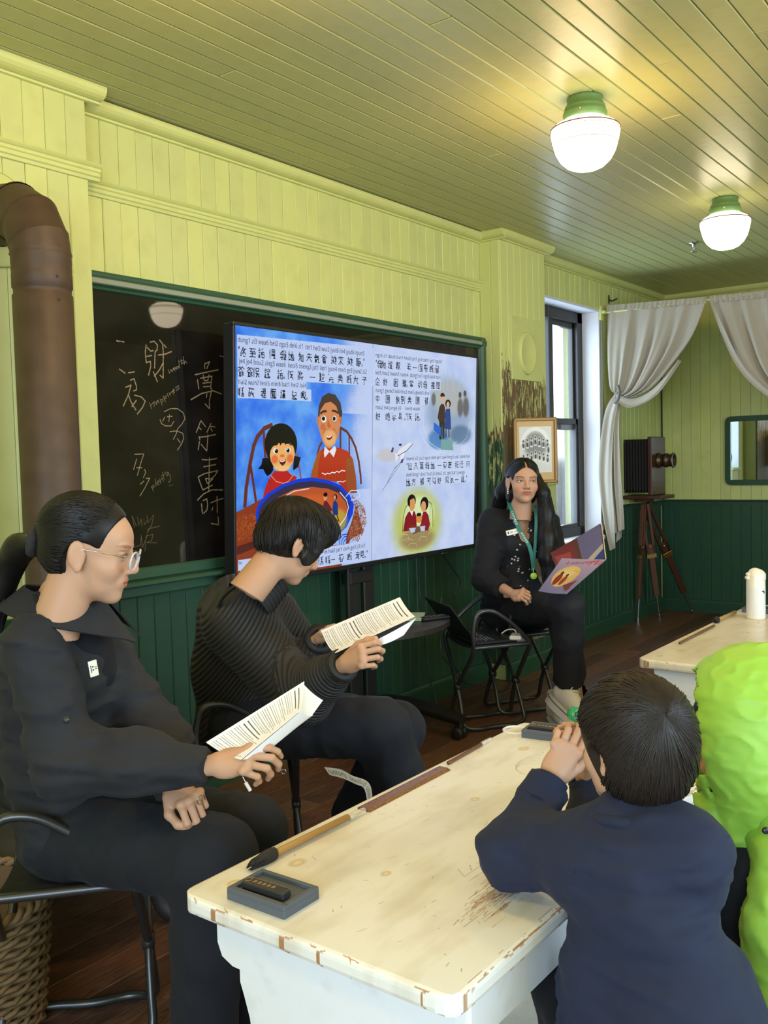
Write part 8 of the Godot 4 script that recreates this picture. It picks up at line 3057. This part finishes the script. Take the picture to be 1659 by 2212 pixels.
	k.row("冬至", "1640 1800 1840 1800 1640 1640", c8(50, 36, 48), GLYPH)
	var cov := mat(Color.WHITE, 0.3)
	cov.albedo_texture = k.texture()
	cov.texture_repeat = false
	var s0 := Vector3(4.084, 0.8867, 1.173)
	var s1 := Vector3(3.907, 0.7395, 1.052)
	var o0 := Vector3(4.032, 0.8898, 0.9715)
	var o1 := Vector3(3.919, 0.7412, 0.9021)
	part("front_cover", paper_sheet(o0, s0, s1, o1, Vector3(0, -0.004, 0), 0.004), cov, bk)
	k = Ink.new(256, 256, c8(96, 92, 130))
	k.poly("0 0 900 0 900 2000 0 2000", c8(110, 44, 46))
	k.poly("900 0 1060 0 1060 2000 900 2000", c8(84, 52, 44))
	k.poly("100 300 700 500 640 1500 200 1700", c8(150, 66, 60))
	k.poly("300 700 560 800 500 1300 340 1300", c8(60, 30, 34))
	k.poly("1060 1500 2000 1200 2000 1500 1060 1900", c8(170, 158, 150))
	k.poly("1400 1700 2000 1500 2000 2000 1400 2000", c8(38, 60, 120))
	var inn := mat(Color.WHITE, 0.4)
	inn.albedo_texture = k.texture()
	inn.texture_repeat = false
	var t0 := Vector3(4.284, 1.038, 1.058)
	var t1 := Vector3(4.163, 0.8944, 0.846)
	var q0 := s0.lerp(s1, 0.0) + Vector3(0.012, 0.006, -0.012)
	var q1 := s1 + Vector3(0.012, 0.012, -0.012)
	part("back_half", paper_sheet(t1, t0, q0, q1, Vector3(0, -0.004, 0), 0.010), inn, bk)
	m = MB.new()
	m.tube([t0 + Vector3(0.004, 0.0, 0.004), s0 + Vector3(0.006, 0.004, -0.004)], 0.0065, 6, true, 0.5)
	part("page_edges", m, mat(lin(0.62, 0.48, 0.30), 0.7), bk)

func navy_child():
	var P := thing("person", "child with short dark hair and navy sweatshirt, elbow on the front desk, seen from behind", "person")
	var F := Vector3(0.75, 0, -0.66)
	var Rt := Vector3(0.66, 0, 0.75)
	var hipL := Vector3(1.271, 0.4801, 2.407)
	var hipR := Vector3(1.251, 0.5413, 2.542)
	var neck := Vector3(1.333, 0.8206, 2.425)
	var shL := Vector3(1.306, 0.7657, 2.361)
	var shR := Vector3(1.318, 0.7976, 2.506)
	var elL := Vector3(1.315, 0.7255, 2.219)
	var wrL := Vector3(1.418, 0.8206, 2.239)
	var elR := Vector3(1.558, 0.6865, 2.269)
	var wrR := Vector3(1.562, 0.7822, 2.234)
	var hd := frame(Vector3(1.355, 0.9293, 2.412), Vector3(0.36, -0.06, -0.90), Vector3(0.06, 1, -0.03))
	hd.basis = hd.basis.scaled_local(Vector3(0.86, 0.87, 0.86))
	var m := MB.new()
	head_field(0.0035).into(m, hd)
	var trunk := [[hipL, hipR, 0.08, 0.08], [hipL.lerp(hipR, 0.5), neck, 0.09, 0.05], [shL, shR, 0.045, 0.045], [neck, hd * Vector3(0, -0.10, -0.03), 0.042, 0.042], [shL, elL, 0.036, 0.03], [elL, wrL, 0.03, 0.021], [shR, elR, 0.036, 0.03], [elR, wrR, 0.03, 0.021]]
	bones_field(trunk, -0.004, 0.014).into(m)
	var ha := frame(wrL, Vector3(1.468, 0.8887, 2.257) - wrL, Vector3(-0.66, 0.25, 0.5))
	hand_into(m, ha, -1.0, [[0.25, 0.5, 0.4], [0.3, 0.6, 0.4], [0.35, 0.7, 0.5], [0.4, 0.8, 0.5]], [Vector3(0.5, -0.2, 0.85), Vector3(0.3, -0.2, 1.0), Vector3(0.1, -0.2, 1.0)], 0.80)
	var hb := frame(wrR, Vector3(1.549, 0.8655, 2.241) - wrR, Vector3(0.6, 0.2, 0.5))
	hand_into(m, hb, 1.0, [[0.25, 0.5, 0.4], [0.3, 0.6, 0.4], [0.35, 0.7, 0.5], [0.4, 0.8, 0.5]], [Vector3(0.5, -0.2, 0.85), Vector3(0.3, -0.2, 1.0), Vector3(0.1, -0.2, 1.0)], 0.80)
	part("body", m, skin_mat, P)
	# bowl-cut hair
	var hf := Field.new(Vector3(-0.12, -0.15, -0.15), Vector3(0.12, 0.15, 0.13), 0.004)
	hf.ell(Vector3(0, 0.036, -0.014), Vector3(0.092, 0.092, 0.110), 0.01)
	hf.ell(Vector3(0, -0.030, -0.034), Vector3(0.080, 0.075, 0.078), 0.05)
	hf.ell(Vector3(0, -0.045, 0.11), Vector3(0.09, 0.095, 0.085), 0.01, Basis(), true)
	for s in [-1.0, 1.0]:
		hf.ell(Vector3(s * 0.095, -0.030, 0.010), Vector3(0.03, 0.040, 0.034), 0.01, Basis(), true)
	hf.trim(Vector3(0, -0.100, -0.06), Vector3(0, -1, -0.25).normalized())
	m = MB.new()
	hf.into(m, hd)
	var hair := part("hair", m, M.hair_brown, P)
	m = MB.new()
	var st := []
	var en := []
	var whorl := Vector3(0.25, 0.60, -0.72).normalized()
	var t1 := whorl.cross(Vector3.RIGHT).normalized()
	var t2 := whorl.cross(t1)
	for k in 2300:
		var a := randf() * TAU
		var d := t1 * cos(a) + t2 * sin(a)
		var r0 := randf() * randf() * 0.9
		st.append(whorl.rotated(whorl.cross(d).normalized(), 0.03 + r0))
		var e := whorl.rotated(whorl.cross(t1 * cos(a + 0.5) + t2 * sin(a + 0.5)).normalized(), r0 + randf_range(0.6, 1.75))
		if e.z > 0.45 and e.y < 0.35:
			e.y = 0.35
		if e.y < -0.86:
			e.y = -0.86
		en.append(e + Vector3(randfn(0, 0.04), randfn(0, 0.04), randfn(0, 0.04)))
	comb(m, hd, hf, Vector3(0, 0.0, -0.02), st, en, 0.0017, 0.006)
	part("hair_strands", m, M.hair_brown, hair).set_meta("kind", "stuff")
	# sweatshirt
	var mid := (shL + shR) / 2
	var bones := [[shL + Vector3(0, -0.01, 0), shR + Vector3(0, -0.01, 0), 0.062, 0.062], [mid.lerp(hipL, 0.25), mid.lerp(hipR, 0.30), 0.088, 0.09], [hipL.lerp(mid, 0.35), hipR.lerp(mid, 0.30) + Rt * 0.01, 0.092, 0.098], [hipL + Rt * 0.01, hipR, 0.098, 0.108], [neck, mid, 0.060, 0.075], [shL, elL, 0.062, 0.050], [elL, wrL, 0.050, 0.036], [shR, elR, 0.06, 0.050], [elR, wrR, 0.050, 0.036]]
	var jf := bones_field(bones, 0.0, 0.009, 0.045)
	jf.trim(wrL, (wrL - elL).normalized(), 0.07)
	jf.trim(wrR, (wrR - elR).normalized(), 0.07)
	jf.warp(crease(0.009, 7.0, 61), 0.03)
	jf.warp(crease(0.004, 18.0, 62), 0.03)
	m = MB.new()
	jf.into(m)
	var sw := part("sweatshirt", m, M.navy, P)
	for q in [[wrL, elL], [wrR, elR]]:
		m = MB.new()
		var d: Vector3 = (q[1] - q[0]).normalized()
		var prof := [Vector2(0.024, 0.001)]
		for k in 16:
			prof.append(Vector2(0.031 + 0.0006 * cos(k * PI) + 0.0003 * k, -0.002 + k * 0.003))
		prof.append(Vector2(0.042, 0.05))
		m.lathe(prof, 28, Transform3D(Basis(d.cross(Vector3.UP).normalized(), d, d.cross(d.cross(Vector3.UP)).normalized() * -1.0).orthonormalized(), q[0]))
		part("ribbed_cuff", m, M.navy, sw)
	m = MB.new()
	var cp := []
	for k in 33:
		var a := TAU * k / 32
		cp.append(neck + Vector3(0, 0.006 + 0.012 * cos(a) * -1.0, 0) + (F * cos(a) + Rt * sin(a)) * 0.062)
	m.tube(cp, 0.011, 8, false)
	part("neckband", m, M.navy, sw)
	# dark trousers
	var knL := Vector3(1.413, 0.4734, 2.264)
	var legs := [[hipL - Vector3(0, 0.04, 0), knL, 0.072, 0.056], [knL, knL + Vector3(0.02, -0.36, 0.02), 0.055, 0.05], [hipR - Vector3(0, 0.04, 0), hipR + F * 0.30 - Vector3(0, 0.03, 0), 0.072, 0.056], [hipL - Vector3(0, 0.04, 0), hipR - Vector3(0, 0.04, 0), 0.09, 0.09]]
	m = MB.new()
	bones_field(legs, 0, 0.011, 0.03).into(m)
	part("trousers", m, M.black_cloth, P)
	# green toy glasses held to the face
	var tg := thing("toy_binoculars", "small green plastic viewer held up to the navy child's eyes", "toy")
	var gm := mat(lin(0.02, 0.24, 0.06), 0.25)
	for s in [0.0, 0.06]:
		m = MB.new()
		var c: Vector3 = Vector3(1.478, 0.9253, 2.259) + Vector3(0.55, 0, 0.83) * s
		m.lathe([Vector2(0.009, -0.008), Vector2(0.012, -0.008), Vector2(0.013, 0.0), Vector2(0.013, 0.008), Vector2(0.011, 0.009), Vector2(0.0095, 0.0)], 18, frame(c, Vector3(0.45, 0.0, -0.85)) * Transform3D(Basis(Vector3.RIGHT, PI / 2), Vector3.ZERO))
		part("barrel", m, gm, tg)
	m = MB.new()
	m.tube([Vector3(1.478, 0.9253, 2.259), Vector3(1.478, 0.9253, 2.259) + Vector3(0.55, 0, 0.83) * 0.06], 0.004, 8)
	part("bridge", m, gm, tg)

func green_child():
	var P := thing("person", "child in a lime green hooded coat over black, at the picture's right edge", "person")
	var F := Vector3(-0.30, 0, -0.95).normalized()
	var hd := frame(Vector3(1.686, 0.8717, 2.487), Vector3(-0.30, -0.12, -0.95))
	hd.basis = hd.basis.scaled_local(Vector3(0.92, 0.92, 0.92))
	var neck := hd * Vector3(0, -0.17, -0.05)
	var chest := Vector3(1.686, 0.6126, 2.512)
	var hip := Vector3(1.611, 0.4088, 2.531)
	var side := Vector3(1, 0, 0.05)
	var m := MB.new()
	head_field(0.005).into(m, hd)
	bones_field([[hip, chest, 0.09, 0.09], [chest, neck, 0.085, 0.05]], 0, 0.014).into(m)
	part("body", m, skin_mat, P)
	var hf := Field.new(Vector3(-0.11, -0.14, -0.14), Vector3(0.11, 0.14, 0.14), 0.005)
	hf.ell(Vector3(0, 0.03, -0.01), Vector3(0.085, 0.088, 0.104), 0.01)
	hf.ell(Vector3(0, -0.04, 0.11), Vector3(0.08, 0.09, 0.08), 0.01, Basis(), true)
	m = MB.new()
	hf.into(m, hd)
	part("hair", m, M.hair, P)
	# hood: a hollow shell open to the front, with a flap below the chin
	var green := mat(lin(0.31, 0.56, 0.06), 0.55)
	var c := hd.origin
	var gf := Field.new(c - Vector3(0.26, 0.30, 0.24), c + Vector3(0.26, 0.24, 0.30), 0.005)
	gf.ell(c + Vector3(0.0, 0.015, 0.03), Vector3(0.135, 0.155, 0.150), 0.02)
	gf.cap(c + Vector3(0.0, -0.06, 0.04), c + Vector3(0.01, -0.17, 0.05), 0.118, 0.105, 0.05)
	gf.cap(c + F * 0.05 + Vector3(-0.05, -0.14, 0.02), c + F * 0.05 + Vector3(0.05, -0.14, -0.02), 0.055, 0.055, 0.03)
	var inner := gf.like()
	inner.ell(c + Vector3(0.0, 0.005, 0.01), Vector3(0.112, 0.135, 0.14), 0.02)
	inner.cap(c + Vector3(0.0, -0.06, 0.02), c + Vector3(0.01, -0.25, 0.03), 0.098, 0.088, 0.05)
	inner.ell(c + F * 0.16, Vector3(0.105, 0.13, 0.14), 0.02)
	gf.carve(inner)
	gf.trim(c + F * 0.118, (F + Vector3(0, -0.30, 0)).normalized(), 0.5)
	gf.trim(c + Vector3(0, -0.185, 0.02), Vector3(0, -1, 0.25).normalized(), 0.5)
	var cr := crease(0.004, 14.0, 71, Vector3(0.5, 1.4, 0.8))
	var n1 := (F + Vector3(0, -0.30, 0)).normalized()
	gf.warp(func(p: Vector3) -> float:
		var q := p - c
		var g := 0.0
		var a := absf(q.dot(n1) - 0.075)
		g += 0.0035 * maxf(0.0, 1.0 - a / 0.008)
		for y in [0.13]:
			g += 0.003 * maxf(0.0, 1.0 - absf(q.y - y + 0.2 * q.z) / 0.008)
		return g + cr.call(p), 0.03)
	m = MB.new()
	gf.into(m)
	var hood := part("hood", m, green, P)
	# black top and dark trousers
	m = MB.new()
	var tf := bones_field([[neck + Vector3(-0.03, 0.0, -0.02), chest, 0.085, 0.11], [chest, hip, 0.11, 0.12], [chest + Vector3(-0.06, 0.04, -0.02), chest + Vector3(-0.06, -0.14, -0.10), 0.055, 0.05], [neck + Vector3(-0.03, 0.07, -0.05), neck + Vector3(0.04, 0.06, -0.06), 0.06, 0.06]], 0, 0.010, 0.04)
	tf.warp(crease(0.007, 9.0, 73), 0.03)
	tf.into(m)
	part("black_top", m, M.black_cloth, P)
	# coat body falling behind on the right
	m = MB.new()
	var a0 := Vector3(1.579, 0.7138, 2.594)
	var b0 := Vector3(1.502, 0.4924, 2.612)
	var kf := bones_field([[a0, a0.lerp(b0, 0.5), 0.058, 0.070], [a0.lerp(b0, 0.5), b0, 0.070, 0.074], [a0 + Vector3(0.06, 0.06, 0.0), a0 + Vector3(0.16, 0.0, 0.0), 0.07, 0.08], [a0 + Vector3(0.08, 0.0, 0.0), b0 + Vector3(0.12, 0, 0.02), 0.10, 0.12]], 0, 0.009, 0.04)
	kf.warp(crease(0.008, 12.0, 75, Vector3(0.6, 1.5, 0.6)), 0.03)
	kf.warp(func(p: Vector3) -> float: return 0.005 * maxf(0.0, 1.0 - absf(fposmod(p.y, 0.10) - 0.05) / 0.010), 0.03)
	kf.into(m)
	var coat := part("coat", m, green, P)
	m = MB.new()
	m.lathe([Vector2(0.0, 0.004), Vector2(0.005, 0.004), Vector2(0.006, 0.0)], 12, frame(Vector3(1.494, 0.782, 2.574), Vector3(-0.7, 0.1, 0.6)) * Transform3D(Basis(Vector3.RIGHT, PI / 2), Vector3.ZERO))
	part("snap", m, M.black_plastic, coat)
	m = MB.new()
	bones_field([[hip + Vector3(-0.06, -0.04, 0), hip + Vector3(-0.07, -0.04, -0.28), 0.07, 0.055], [hip + Vector3(0.06, -0.04, 0), hip + Vector3(0.06, -0.04, -0.28), 0.07, 0.055]], 0, 0.011).into(m)
	part("trousers", m, M.black_cloth, P)
